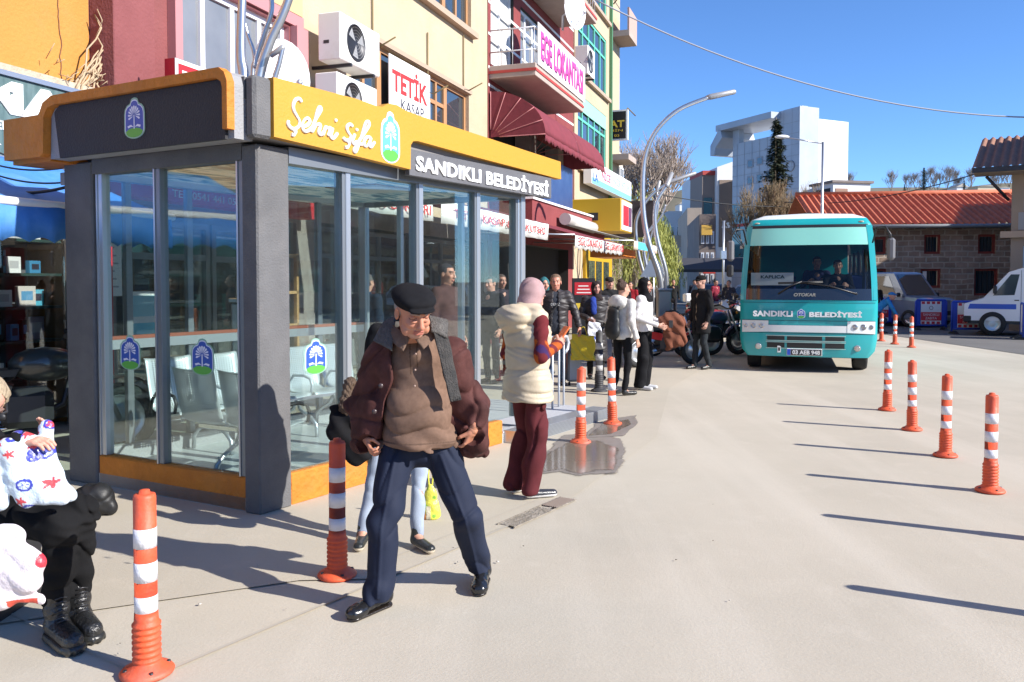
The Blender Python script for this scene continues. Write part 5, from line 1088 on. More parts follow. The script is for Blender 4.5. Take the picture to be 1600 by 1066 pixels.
# street cars
pc=G(1060,478); car('parked_car','white car parked facing the camera behind the motorbikes','car',(pc.x-.1,29,0),rad(-14),mt=CWH,H=1.45,bh=.88)
car('parked_car','dark car parked on the far side street beyond the lamp post','car',(V(1100,440,38).x,38,0),rad(-20),mt=mat('dark_car_paint',(.03,.035,.05),.3,coat=.6))
car('parked_car','small white car far down the street between the lamp post and the sign','car',(V(1012,440,48).x,48,0),rad(-12),mt=CWH)
car('parked_car','grey car half hidden behind the row of motorbikes','car',(V(1128,440,33).x,33,0),rad(-60),mt=CGREY)
# ---------------- motorbikes ----------------
def motorbike(label,loc,rz,col=(.4,.02,.02),scooter=False,scale=1,group=None,topbox=False):
    t=thing('scooter' if scooter else 'motorbike',label,'scooter' if scooter else 'motorbike',loc,rz,group); t.scale=(scale,)*3
    P=mat('bike_paint_%d_%d_%d'%tuple(int(c*100) for c in col),col,.3,coat=.6); BS=mat('bike_seat',(.02,.02,.02),.6)
    r=.22 if scooter else .3; y1=.62 if scooter else .66
    for y in (-y1,y1):
        m=MB(); R_=[]
        for i in range(25): a=2*PI*i/24; R_.append((0,y+r*.82*math.cos(a),r+r*.82*math.sin(a)))
        m.tube(R_,r*.18,RUBBER,8,caps=False); w_=m.obj('wheel',t); m=MB(); m.lathe([(0,-.03),(r*.25,-.03),(r*.3,-.012),(r*.64,-.01),(r*.66,-.03),(r*.66,.03),(r*.64,.01),(r*.3,.012),(r*.25,.03),(0,.03)],STEEL,(0,y,r),20,axis='x'); m.obj('rim',w_)
    m=MB()
    for s in (-1,1): m.tube([(s*.07,-y1,r),(s*.07,-y1+.17,.72),(s*.05,-y1+.25,.95)],.022,STEEL,8)
    m.obj('fork',t)
    m=MB(); m.tube([(-.34,-.28,1.02),(-.25,-.36,1.05),(-.08,-.42,.98),(.08,-.42,.98),(.25,-.36,1.05),(.34,-.28,1.02)],.014,DARKMET,6); m.tube([(-.35,-.27,1.02),(-.24,-.37,1.05)],.02,RUBBER,6); m.tube([(.35,-.27,1.02),(.24,-.37,1.05)],.02,RUBBER,6); m.obj('handlebar',t)
    for s in (-1,1):
        m=MB(); m.tube([(s*.22,-.37,1.05),(s*.28,-.4,1.2)],.007,DARKMET,5); m.ball((s*.29,-.4,1.24),(.07,.02,.045),BLACK,10); m.obj('mirror',t)
        m=MB(); m.ball((s*.17,-.5,.9),.03,mat('indicator_amber',(.6,.25,.02),.3),8); m.obj('indicator',t)
    m=MB(); m.ball((0,-.52,.9),(.09,.08,.09),P if scooter else DARKMET,12); m.lathe([(.07,-.6),(0,-.61)],LAMPG,(0,0,.9),14,axis='y'); m.obj('headlight',t)
    m=MB(); m.grid(lambda u,v:((v-.5)*.13,-y1+(r+.05)*math.cos(rad(20+140*u)),r+(r+.05)*math.sin(rad(20+140*u))+.02-.03*(2*v-1)**2),10,4,P); m.grid(lambda u,v:((v-.5)*.15,y1+(r+.06)*math.cos(rad(10+120*u)),r+(r+.06)*math.sin(rad(10+120*u))+.04-.03*(2*v-1)**2),10,4,P); m.obj('mudguard',t,fix=False)
    if scooter:
        m=MB(); m.prism([(-.5,.95),(-.56,.7),(-.42,.3),(-.15,.22),(.25,.22),(.35,.35),(.85,.55),(.88,.72),(.2,.74),(.1,.42),(-.2,.36),(-.33,.9)],-.16,.16,P,'x'); m.obj('body',t)
    else:
        m=MB(); m.ball((0,-.12,.78),(.15,.27,.14),P,14); m.obj('tank',t)
        m=MB(); m.box(-.13,.13,-.18,.2,.28,.6,DARKMET,.06); m.tube([(0,-.35,.85),(0,-.25,.45),(0,.1,.3),(0,.4,.5),(0,.1,.7)],.025,DARKMET,6); m.tube([(.05,.15,.4),(.06,y1,r)],.025,DARKMET,6); m.tube([(-.05,.15,.4),(-.06,y1,r)],.025,DARKMET,6); m.obj('engine_frame',t)
        m=MB(); m.prism([(.1,.62),(.6,.72),(.85,.8),(.82,.7),(.5,.55),(.15,.5)],-.1,.1,P,'x'); m.obj('side_panel',t)
    m=MB(); m.prism([(.05,.76),(.3,.74),(.45,.84),(.85,.86),(.88,.8),(.4,.7),(.08,.7)],-.13,.13,BS,'x'); m.obj('seat',t)
    m=MB(); m.tube([(.14,-.1,.3),(.16,.2,.25),(.18,.75,.38)],[.02,.03,.045],CHROME,8); m.obj('exhaust',t)
    m=MB(); m.box(-.09,.09,.86,.88,.5,.62,WHITE); m.obj('number_plate',t); m=MB(); m.ball((0,.9,.76),(.07,.03,.04),mat('tail_red'),8); m.obj('tail_light',t)
    if topbox: m=MB(); m.box(-.2,.2,.65,1.0,.9,1.2,WHITE,.04); m.obj('top_box',t)
    return t
g='motorbikes parked between the lamp post and the bus'
motorbike('black motorbike parked in front of the phone shop at the left edge',(-4.35,7.45,0),rad(118),(.03,.035,.035),False,1.12)
for k,(px,py,rz,c,lab,sc_,tb) in enumerate(((1040,572,118,(.45,.02,.02),'red motorbike behind the rust jacket carried by the woman in black hijab',1,False),(1066,556,100,(.5,.5,.52),'silver motorbike beside the red one near the lamp base',1,False),(1112,556,112,(.03,.04,.1),'dark blue motorbike behind the standing man in black cap',1.05,False),(1136,547,108,(.06,.06,.07),'black motorbike with chrome wheel nearest the bus',1.05,False),(1130,528,100,(.5,.5,.5),'white scooter in the second row left of the bus',1,True),(1078,532,95,(.4,.03,.03),'red and blue motorbike behind the silver one',1,False),(1146,517,92,(.3,.02,.03),'dark red motorbike in the back row close to the bus mirror',1,False),(1112,512,95,(.6,.6,.6),'white topbox scooter in the back row',1,True))):
    p=G(px,py); motorbike(lab,(p.x,p.y,0),rad(rz),c,'scooter' in lab,sc_,g,'topbox' in lab)
# ---------------- bollards ----------------
def make_bollard(label,loc,group,cols=(ORANGE,REFL),h=.75):
    t=thing('bollard',label,'bollard',loc,0,group)
    pr=[(.0,.012),(.115,.010),(.125,.018),(.12,.028),(.07,.045),(.056,.055)]
    m=MB(); m.lathe([(.0,.002),(.104,.002),(.108,.012),(.098,.024),(.072,.036),(.058,.05)],cols[0],n=28)
    for a in range(4): m.cyl((.084*math.cos(a*PI/2+.6),.084*math.sin(a*PI/2+.6),.02),(.084*math.cos(a*PI/2+.6),.084*math.sin(a*PI/2+.6),.034),.009,DARKMET,8)
    m.obj('base_flange',t)
    q=[(.058,.05)]
    for i in range(7):
        z=.055+i*.024; q+= [(.052,z),(.057,z+.006),(.057,z+.013),(.050,z+.02)]
    z=.055+7*.024; q+= [(.048,z+.005),(.045,z+.05),(.0445,.26),(.0445,.735),(.041,.748),(.03,.75),(.024,.75),(.02,.765),(.008,.768),(0,.768)]
    m=MB(); m.lathe(q,cols[0],n=28); m.obj('post',t)
    for z0,z1 in ((.53,.61),(.39,.47),(.255,.33)):
        m=MB(); m.lathe([(.0447,z0),(.0456,z0),(.0456,z1),(.0447,z1)],cols[1],n=28); m.obj('reflective_band',t)
    return t
gb='orange bollards with white bands lining the road'
b1=make_bollard('nearest orange bollard, beside the seated woman at the lower left',G(230,1052),gb)
OR2=mat('bollard_faded',(.72,.14,.07),.55,c2=(.62,.1,.05),ns=9)
for px,py,lab in ((527,900,'orange bollard just left of the striding old man'),(907,692,'orange bollard in front of the puddle, left one of the pair by the railing'),(957,663,'orange bollard behind the puddle, right one of the pair by the railing'),
  (1547,768,'nearest orange bollard of the right hand row, at the right edge'),(1477,713,'second orange bollard of the right hand row counted from the near end'),(1425,672,'third orange bollard of the right hand row counted from the near end'),(1386,641,'farthest orange bollard of the near right hand row, in front of the bus'),
  (1377,533,'leftmost of the three small far bollards right of the bus'),(1398,538,'middle one of the three small far bollards right of the bus'),(1424,543,'rightmost of the three small far bollards right of the bus'),(1152,538,'small far bollard between the motorbikes and the bus')):
    q_=dup(b1,G(px,py),random.uniform(0,3),lab,gb); q_.rotation_euler=(rad(random.uniform(-1.2,1.2)),rad(random.uniform(-1.2,1.2)),random.uniform(0,3))
for X,Y,l in ((3.37,5.15,'orange bollard just outside the right edge whose shadow lies below the nearest one'),(2.99,3.79,'orange bollard outside the lower right corner whose shadow reaches into the picture')): dup(b1,Vector((X,Y,0)),1.,l,gb)
BLKP=mat('black_bollard_plastic',(.04,.04,.045),.6)
bb=dup(b1,G(936,612),0,'black bollard with pale bands beside the yellow shopping bag','black bollards on the pavement',1.18,{ORANGE:BLKP,REFL:mat('dull_white_band',(.4,.4,.4),.6)})
dup(bb,G(961,595),0,'black bollard behind the woman with the black backpack','black bollards on the pavement')
# ---------------- sculptural street lamps ----------------
LM=mat('lamp_brushed_steel',(.5,.52,.55),.3,.85,dirt=.2)
def smooth(P,n=6):
    P=[Vector(p) for p in P]; out=[]
    for i in range(len(P)-1):
        a,b,c,d=P[max(i-1,0)],P[i],P[i+1],P[min(i+2,len(P)-1)]
        for k in range(n): t=k/n; out.append(.5*(2*b+(c-a)*t+(2*a-5*b+4*c-d)*t*t+(3*b-a-3*c+d)*t**3))
    out.append(P[-1]); return out
def lamp(label,base,stems,bh=1.4,bw=.32):
    t=thing('street_lamp',label,'street lamp',base,0,'curved steel street lamps')
    m=MB(); m.box(-bw/2,bw/2,-bw/2,bw/2,0,bh,LM,.02); m.box(-bw*.55,bw*.55,-bw*.55,bw*.55,bh,bh+.05,LM,.01); m.obj('pedestal',t)
    for P,r,head in stems:
        P=[Vector(p)-Vector(base) for p in P]; S=smooth(P); m=MB(); m.tube(S,[r*(1-.35*i/len(S)) for i in range(len(S))],LM,10); s_=m.obj('stem',t)
        if head:
            a=S[-1]; d=Vector(head)-Vector(base)-a; q=MB(); q.tube([a-d*.12,a+d*.05,a+d*.95,a+d],[r*.6,r*.95,r*.8,r*.3],mat('lamp_head_grey',(.4,.4,.4),.4,.4),8); q.obj('lamp_head',s_)
    return t
def vs_(L,Y): return [V(x,y,Y) for x,y in L]
b0=V(1037,500,20); base=(b0.x,20,0)
lamp('tall curved steel street lamp arching over the street in front of the willow',base,[
 (vs_([(1034,462),(1030,430),(1015,385),(1006,340),(1004,290),(1008,245),(1025,205),(1060,172),(1108,152)],20),.075,V(1150,143,20)),
 (vs_([(1041,462),(1040,425),(1028,380),(1023,345),(1026,315),(1042,290)],20),.065,V(1050,270,20.3)),
 (vs_([(1038,462),(1036,440),(1020,400),(1010,380),(1013,365)],20.3),.04,None)])
b0=V(1010,500,29); base=(b0.x,29,0)
lamp('second curved steel street lamp farther back with lower arms',base,[
 (vs_([(1008,480),(1008,440),(998,400),(993,355),(1000,330),(1018,305),(1045,285)],29),.08,V(1088,270,29)),
 (vs_([(1013,480),(1012,430),(1006,395),(1008,370),(1022,350),(1028,320),(1026,300)],29),.07,V(1031,282,29)),
 (vs_([(1011,480),(1010,440),(1012,400),(1020,360),(1035,335),(1040,320)],29.3),.05,None)],1.4)
base=(-2.75,8.75,0); Yl=8.75
lamp('curved steel street lamp rising behind the shelter roof',base,[
 ([(-2.72,8.75,1.2)]+vs_([(408,200),(404,130),(420,70),(445,15),(470,-60)],Yl),.062,None),
 ([(-2.8,8.75,1.2)]+vs_([(405,150),(400,100),(412,55),(425,10),(415,-50)],Yl+.1),.035,None),
 ([(-2.85,8.75,1.2)]+vs_([(382,160),(377,90),(377,40),(380,-40)],Yl+.05),.06,None),
 ([(-2.65,8.75,1.2)]+vs_([(428,170),(428,130),(436,100),(442,74)],Yl-.1),.035,V(422,88,Yl-.1)),
 ([(-2.6,8.75,1.2)]+vs_([(395,150),(398,90),(386,50),(376,0),(380,-40)],Yl+.2),.022,None)])
# plain lamp post behind the bus, thin poles
p=V(1283,440,33); t=thing('street_lamp','slim grey lamp post with horizontal arm behind the bus','street lamp',(p.x,33,0)); m=MB(); m.tube([(0,0,0),(0,0,V(1283,222,33).z)],.055,STEEL,8); a=V(1283,224,33); q=V(1225,214,33); m.tube([a-Vector((p.x,33,0)),q-Vector((p.x,33,0))],.03,STEEL,6); m.obj('pole',t); q=V(1222,214,33)-Vector((p.x,33,0)); m=MB(); m.ball(q,(.3,.12,.08),WHITE,10); m.obj('lamp_head',t)
p=V(1130,440,36); t=thing('street_pole','thin grey pole with small box on the side street pavement','pole',(p.x,36,0)); m=MB(); m.tube([(0,0,0),(0,0,V(1130,345,36).z)],.05,STEEL,8); m.box(-.12,.12,-.1,.05,2.6,2.95,STEEL); m.obj('pole',t)
p=V(1021,440,24); t=thing('road_sign','grey back of a triangular road sign beside the curved lamp','road sign',(p.x,24,0)); m=MB(); m.tube([(0,0,0),(0,0,2.4)],.03,STEEL,8); m.obj('pole',t); m=MB(); m.prism([(-.4,1.75),(.4,1.75),(0,2.42)],-.03,-.05,STEEL,'y'); m.obj('sign_plate',t)
# pedestrian barriers
BB=mat('barrier_blue',(.02,.06,.42),.5); BRD=mat('barrier_red',(.6,.04,.05),.5)
def barrier(label,px,py,rz):
    t=thing('crowd_barrier',label,'barrier',G(px,py),rad(rz),'blue road barriers in front of the parked vehicles')
    m=MB(); m.tube([(-.48,0,.08),(-.48,0,.95),(-.44,0,1.0),(.44,0,1.0),(.48,0,.95),(.48,0,.08)],.035,BB,8); m.tube([(-.48,0,.16),(.48,0,.16)],.03,BB,8); m.obj('frame',t)
    m=MB(); m.box(-.46,-.33,-.02,.02,.19,.97,BB); m.obj('side_post',t); m=MB(); m.box(.33,.46,-.02,.02,.19,.97,BB); m.obj('side_post',t)
    m=MB(); m.box(-.32,.32,-.022,.022,.2,.96,WHITE); m.obj('panel',t); m=MB()
    for k in range(4): m.box(-.3+k*.16,-.2+k*.16,-.026,-.0225,.87,.955,BRD); m.box(-.3+k*.16,-.2+k*.16,-.026,-.0225,.205,.29,BRD)
    m.box(-.32,.32,-.026,-.0225,.32,.6,BRD); m.lathe([(.05,-.023),(.05,-.027),(.065,-.027),(.065,-.023)],mat('print_dark',(.2,.1,.1),.5),(0,0,.74),14,axis='y'); m.obj('panel_print',t)
    text('lettering','SANDIKLI',t,WHITE,frame_m((0,-.0265,.52),(1,0,0),(0,0,1)),.5,.08,.001); text('lettering','ZABITA',t,WHITE,frame_m((0,-.0265,.4),(1,0,0),(0,0,1)),.36,.08,.001)
    for s in (-1,1): m=MB(); m.prism([(-.3,.0),(.3,.0),(.08,.1),(-.08,.1)],s*.42-.05,s*.42+.05,BLACK,'x'); m.obj('foot',t)
barrier('blue barrier with red and white panel in front of the minivan bonnet',1454,516,-8); barrier('blue barrier with red and white panel between the minivan and the truck',1512,522,-4)
barrier('blue barrier seen nearly edge on at the right picture edge',1597,530,62); barrier('blue barrier just right of the small far bollards beside the crouching worker',1405,509,12); barrier('blue barrier partly hidden behind the bus flank',1374,510,5)
# cables
CB=mat('cable_black',(.03,.03,.03),.7); CBG=mat('cable_grey',(.3,.32,.36),.6)
def cable(label,A,B,sag,r,mt):
    A,B=Vector(A),Vector(B); t=thing('overhead_cable',label,'cable',tuple(A)); m=MB(); m.tube([(A.lerp(B,i/24)-A)+Vector((0,0,-sag*4*(i/24)*(1-i/24))) for i in range(25)],r,mt,5); m.obj('wire',t)
cable('pale overhead cable sagging across the sky from the balconies to the right edge',fac(27.5,1.5,10.2),V(1640,184,26),.9,.025,CBG)
cable('black overhead cable running to the eaves of the tan building',V(1225,316,45),V(1577,255,27.4),.5,.02,CB)
cable('thin cable crossing above the side street',V(1010,300,40),V(1300,318,50),.4,.025,CB)
for k,(y0,y1) in enumerate(((232,262),(258,262),(272,285),(300,293))): cable('black cable sagging over the blue awning, %s from the top'%('first','second','third','lowest')[k],V(-30,y0-8,7.4),V(103,y1,6.9),.05,.008 if k<3 else .014,CB)
# display boards on pavement
p=G(842,575); t=thing('advertising_board','small orange advertising board behind the woman in cream vest','sign',(p.x-.1,14,0)); m=MB(); m.box(-.2,.2,-.02,.02,.1,1.1,mat('orange_board',(.7,.15,.03),.5),.01); m.lathe([(.1,-.021),(.1,-.025),(.13,-.025),(.13,-.021)],WHITE,(0,0,.75),16,axis='y'); m.obj('board',t)
t=thing('shop_notice_board','dark notice board with red and yellow lettering at the yellow shop door','sign',tuple(V(912,440,20))[:2]+(0,)); m=MB(); m.box(-.28,.28,-.03,.03,.2,1.7,BLACK,.01); m.box(-.22,.22,-.035,-.031,1.3,1.6,RS); m.box(-.22,.22,-.035,-.031,.8,1.1,YT); [m.box(-.17+.02*q,.17-.03*q,-.036,-.0355,1.34+.08*q,1.365+.08*q,WHITE) for q in range(3)]; m.obj('board',t)
# litter
random.seed(14)
LT=[mat('paper_litter',(.5,.47,.42),.8),mat('dark_leaf_litter',(.12,.1,.07),.9),mat('stone_litter',(.35,.32,.28),.9)]
for k in range(26):
    px=random.uniform(560,1150) if k>14 else random.uniform(150,520); py=random.uniform(770,1060) if k%2 else random.uniform(600,800)
    if k>14 and px<820: py=random.uniform(850,900)
    p=G(px,py); s=random.uniform(.004,.011)
    if p.x<-1 and p.y>5: continue
    m=MB(); m.ball((0,0,s*.3),(s,s*random.uniform(.4,1),s*.35),LT[k%3],6); o=m.obj('litter',None,label='tiny scrap of litter or stone lying on the dusty ground',cat='litter',group='litter scraps on the ground'); o.location=p+Vector((0,0,.005)); o.rotation_euler=(0,0,random.uniform(0,6))
# ---------------- implicit surface bodies ----------------
def snet(Fv,org,h):
    s=Fv<0; nx,ny,nz=s.shape
    c=np.zeros((nx-1,ny-1,nz-1),np.int8)
    for i in (0,1):
        for j in (0,1):
            for k in (0,1): c+=s[i:nx-1+i,j:ny-1+j,k:nz-1+k]
    mk=(c>0)&(c<8); idx=-np.ones(mk.shape,np.int64); I=np.argwhere(mk); idx[mk]=np.arange(len(I))
    acc=np.zeros((len(I),3)); cnt=np.zeros(len(I)); a,b,d=I.T
    cn=[(i,j,k) for i in (0,1) for j in (0,1) for k in (0,1)]
    for p in cn:
        for ax in range(3):
            if p[ax]: continue
            q=list(p); q[ax]=1
            f0=Fv[a+p[0],b+p[1],d+p[2]]; f1=Fv[a+q[0],b+q[1],d+q[2]]; x=(f0<0)!=(f1<0)
            t=np.where(x,f0/np.where(x,f0-f1,1),0); pt=np.tile(np.array(p,float),(len(I),1)); pt[:,ax]+=t
            acc[x]+=pt[x]; cnt[x]+=1
    vs=(I+acc/cnt[:,None])*h+org; fs=[]
    for ax in range(3):
        u,v=(ax+1)%3,(ax+2)%3
        sl0=[slice(None)]*3; sl1=[slice(None)]*3; sl0[ax]=slice(0,-1); sl1[ax]=slice(1,None)
        x=s[tuple(sl0)]!=s[tuple(sl1)]; E_=np.argwhere(x); E_=E_[(E_[:,u]>0)&(E_[:,v]>0)&(E_[:,u]<s.shape[u]-1)&(E_[:,v]<s.shape[v]-1)]
        if not len(E_): continue
        def g(du,dv): P=E_.copy(); P[:,u]-=du; P[:,v]-=dv; return idx[P[:,0],P[:,1],P[:,2]]
        q=np.stack([g(1,1),g(0,1),g(0,0),g(1,0)],1); flip=~s[E_[:,0],E_[:,1],E_[:,2]]; q[flip]=q[flip][:,::-1]; fs.append(q)
    return vs,np.concatenate(fs)
class Blob:
    def __init__(s,k=.02): s.p=[]; s.k=k
    def cap(s,a,b,r0,r1=None,k=None,op='+',sc=None):
        s.p.append(('c',np.array(a,float),np.array(b,float),r0,r0 if r1 is None else r1,s.k if k is None else k,op,sc)); return s
    def ell(s,c,r,R=None,k=None,op='+'):
        s.p.append(('e',np.array(c,float),np.array(r,float),None if R is None else np.array(R)[:3,:3],0,s.k if k is None else k,op,None)); return s
    def fn(s,f,op='-',k=.004): s.p.append(('f',f,0,0,0,k,op,None)); return s
    def bbox(s):
        lo=[];hi=[]
        for p in s.p:
            if p[6]!='+' : continue
            if p[0]=='c': r=max(p[3],p[4]); lo.append(np.minimum(p[1],p[2])-r); hi.append(np.maximum(p[1],p[2])+r)
            elif p[0]=='e': r=max(p[2]) if p[3] is not None else p[2]; lo.append(p[1]-r); hi.append(p[1]+r)
        return np.min(lo,0)-.03,np.max(hi,0)+.03
    def mesh(s,h,disp=None):
        lo,hi=s.bbox(); n=np.ceil((hi-lo)/h).astype(int)+1
        ax=[lo[i]+h*np.arange(n[i]) for i in range(3)]
        Fv=np.full(n,.3)
        for p in s.p:
            k=p[5]
            if p[0]=='f': bl,bh=lo,hi
            elif p[0]=='c': r=max(p[3],p[4])*(max(p[7]) if p[7] is not None else 1)+k+2*h+.02; bl,bh=np.minimum(p[1],p[2])-r,np.maximum(p[1],p[2])+r
            else: r=max(p[2])+k+2*h+.02; bl,bh=p[1]-r,p[1]+r
            i0=np.clip(((bl-lo)/h).astype(int),0,n-1); i1=np.clip(((bh-lo)/h).astype(int)+2,1,n)
            if np.any(i1<=i0): continue
            S=tuple(slice(i0[i],i1[i]) for i in range(3)); X,Y,Z=np.meshgrid(*[ax[i][S[i]] for i in range(3)],indexing='ij')
            if p[0]=='c':
                a,b=p[1],p[2]; ab=b-a; L2=max(ab@ab,1e-9); sc_=p[7] if p[7] is not None else (1,1,1)
                t=np.clip(((X-a[0])*ab[0]+(Y-a[1])*ab[1]+(Z-a[2])*ab[2])/L2,0,1)
                d=np.sqrt(((X-a[0]-t*ab[0])/sc_[0])**2+((Y-a[1]-t*ab[1])/sc_[1])**2+((Z-a[2]-t*ab[2])/sc_[2])**2)-(p[3]+(p[4]-p[3])*t)
            elif p[0]=='e':
                x,y,z=X-p[1][0],Y-p[1][1],Z-p[1][2]
                if p[3] is not None: R=p[3]; x,y,z=(x*R[0,0]+y*R[1,0]+z*R[2,0],x*R[0,1]+y*R[1,1]+z*R[2,1],x*R[0,2]+y*R[1,2]+z*R[2,2])
                r=p[2]; q=np.sqrt((x/r[0])**2+(y/r[1])**2+(z/r[2])**2); q2=np.sqrt((x/r[0]**2)**2+(y/r[1]**2)**2+(z/r[2]**2)**2)+1e-9; d=q*(q-1)/q2
            else: d=p[1](X,Y,Z)
            G_=Fv[S]
            if p[6]=='+': hh=np.clip(.5+.5*(G_-d)/max(k,1e-6),0,1); Fv[S]=G_*(1-hh)+d*hh-k*hh*(1-hh)
            elif p[6]=='-': d=-d; hh=np.clip(.5-.5*(G_-d)/max(k,1e-6),0,1); Fv[S]=G_*(1-hh)+d*hh+k*hh*(1-hh)
            elif p[6]=='&': Fv[S]=np.maximum(G_,d)
        if disp is not None:
            nr=np.abs(Fv)<.06; I=np.argwhere(nr); P=lo+I*h; Fv[nr]+=disp(P[:,0],P[:,1],P[:,2])
        Fv[0]=Fv[-1]=.1; Fv[:,0]=Fv[:,-1]=.1; Fv[:,:,0]=Fv[:,:,-1]=.1
        return snet(Fv,lo,h)
def bobj(name,parent,parts,mt,colf=None,label=None):
    """parts: list of (verts,faces); one mesh object with optional per vertex colour"""
    V_=[];F_=[];k=0
    for vs,fs in parts: V_.append(vs); F_.append(fs+k); k+=len(vs)
    V_=np.concatenate(V_); F_=np.concatenate(F_); me=bpy.data.meshes.new(name)
    me.vertices.add(len(V_)); me.vertices.foreach_set('co',V_.ravel()); me.loops.add(len(F_)*4); me.loops.foreach_set('vertex_index',F_.ravel()); me.polygons.add(len(F_)); me.polygons.foreach_set('loop_start',np.arange(len(F_))*4); me.polygons.foreach_set('loop_total',np.full(len(F_),4))
    me.polygons.foreach_set('use_smooth',np.ones(len(F_),bool)); me.update(calc_edges=True); me.validate(); me.materials.append(mt)
    if colf is not None:
        c=np.ones((len(V_),4)); c[:,:3]=colf(V_[:,0],V_[:,1],V_[:,2]); at=me.color_attributes.new('Col','FLOAT_COLOR','POINT'); at.data.foreach_set('color',c.ravel())
    o=bpy.data.objects.new(name,me); COL.objects.link(o); o.parent=parent
    if label: o['label']=label
    return o
SKIN=mat('skin',(1,1,1),.5,vc=True,spec=.35); SKIN.node_tree.nodes['Principled BSDF'].inputs['Subsurface Weight'].default_value=.08; SKIN.node_tree.nodes['Principled BSDF'].inputs['Subsurface Scale'].default_value=.01
CLOTH=mat('cloth',(1,1,1),.9,vc=True,c2=(.75,.75,.75),ns=9,bump=.25,bs=300,spec=.15); WOOL=mat('wool_cloth',(1,1,1),.95,vc=True,c2=(.8,.8,.8),ns=40,bump=.12,bs=260,spec=.1); NYL=mat('nylon_cloth',(1,1,1),.5,vc=True,c2=(.85,.85,.85),ns=5,bump=.1,bs=60,spec=.4); LEATH=mat('leather',(1,1,1),.28,vc=True,bump=.2,bs=90,spec=.6); HAIRM=mat('hair',(1,1,1),.6,vc=True,bump=1,bs=120,stretch=(1,1,.25),spec=.4); PLAS=mat('bag_plastic',(1,1,1),.35,vc=True,bump=.5,bs=30,spec=.5)
def flat(c):
    c=np.array(c)
    return lambda x,y,z: np.tile(c,(len(x),1))
def folds(a=.006,f=26,seed=0,za=1,xa=.5):
    return lambda x,y,z: a*1.6*((1-np.abs(np.sin(f*.45*z+9*xa*x+1.4*np.sin(11*x+8*y+seed)+seed)))**4-.2)+.8*a*np.sin(f*(z*za+xa*x*np.sin(7*z+seed))+2.2*np.sin(11*x+4*y+seed)+1.7*np.sin(9*z+6*y+seed*2))*(.55+.45*np.sin(13*x+7*z+seed*3))+a*.5*np.sin(2.3*f*(x*.7+z*.6)+3*np.sin(8*y+seed))
def quilt(a=.012,p=.09,z0=0): return lambda x,y,z: -a*(np.abs(np.sin(PI*(z-z0)/p))**.5-.6)+.003*np.sin(40*x+9*np.sin(20*z))
def head_blob(c,R,s=1,neck=None,nose=1,jaw=1,k=.012):
    """c centre, R 3x3 rotation numpy, s scale; returns blob and map to head coords"""
    c=np.array(c,float); P=lambda x,y,z: c+R@(np.array([x,y,z])*s)
    B=Blob(k*s)
    B.ell(P(0,.018,.035),np.array([.074,.092,.08])*s,R); B.ell(P(0,-.02,-.02),np.array([.062,.07,.083])*s,R); B.ell(P(0,-.036,-.078*jaw),np.array([.04,.04,.032])*s,R)
    for q in (-1,1):
        B.ell(P(q*.036,-.062,-.022),np.array([.022,.022,.02])*s,R); B.cap(P(q*.012,-.086,.034),P(q*.044,-.076,.034),.009*s,.006*s)
        B.ell(P(q*.031,-.097,.012),np.array([.017,.016,.011])*s,R,op='-',k=.008*s); B.ell(P(q*.031,-.071,.012),np.array([.0135,.0135,.0125])*s,R,k=.003)
        B.ell(P(q*.077,.012,-.002),np.array([.009,.02,.031])*s,R,k=.006*s); B.ell(P(q*.083,.004,.004),np.array([.006,.010,.016])*s,R,op='-',k=.005)
        B.ell(P(q*.013,-.095,-.033),np.array([.009,.011,.008])*s,R,k=.005*s)
    B.cap(P(0,-.084,.024),P(0,-.106,-.026),.0075*s,.0125*s*nose,k=.01*s)
    B.cap(P(-.018,-.084,-.057),P(.018,-.084,-.057),.0055*s,k=.005*s); B.cap(P(-.015,-.083,-.069),P(.015,-.083,-.069),.0065*s,k=.005*s); B.cap(P(-.022,-.092,-.0632),P(.022,-.092,-.0632),.0022*s,op='-',k=.004*s)
    if neck is not None: B.cap(P(0,.018,-.06),neck,.054*s,.058*s,k=.025*s)
    return B
def head_col(c,R,s,skin,brow=(.08,.06,.05),lip=(.35,.12,.1),age=0):
    c=np.array(c,float); skin=np.array(skin)
    def f(x,y,z):
        P=(np.stack([x,y,z],1)-c)@R/s; C=np.tile(skin,(len(x),1)); X,Y,Z=np.abs(P[:,0]),P[:,1],P[:,2]
        def m(msk,col,w=1): C[msk]=C[msk]*(1-w)+np.array(col)*w
        fr=Y<-.04
        m(fr&(X<.025)&(np.abs(Z+.063)<.013),lip,.75); m(fr&(X>.012)&(X<.05)&(np.abs(Z-.036)<.0055),brow,.8)
        if age: m(fr&(X>.015)&(X<.047)&(np.abs(Z-.008+.25*(X-.031))<.0028),(.06,.03,.025),.85); m(fr&(np.hypot((X-.031)/1.6,Z-.012)<.013),(.3,.12,.09),.25)
        else: m(fr&(np.hypot((X-.031)/1.8,(Z-.012))<.005),(.3,.25,.23)); m(fr&(np.hypot(X-.031,Z-.012)<.005),(.03,.02,.02)); m(fr&(X>.016)&(X<.046)&(np.abs(Z-.0185)<.003),(.1,.05,.04),.8)
        ck=np.exp(-((X-.036)**2+(Z+.02)**2)/.0004)*fr; C[:]=C*(1-.25*ck[:,None])+np.array([.62,.22,.16])*.25*ck[:,None]
        nz=np.exp(-((X)**2+(Z+.03)**2)/.0002)*fr; C[:]=C*(1-.25*nz[:,None])+np.array([.6,.2,.15])*.25*nz[:,None]
        if age: m(fr&(X<.055)&(Z<-.045)&(np.abs(Z+.063)>.012),(.4,.3,.26),.35)
        return C
    return f
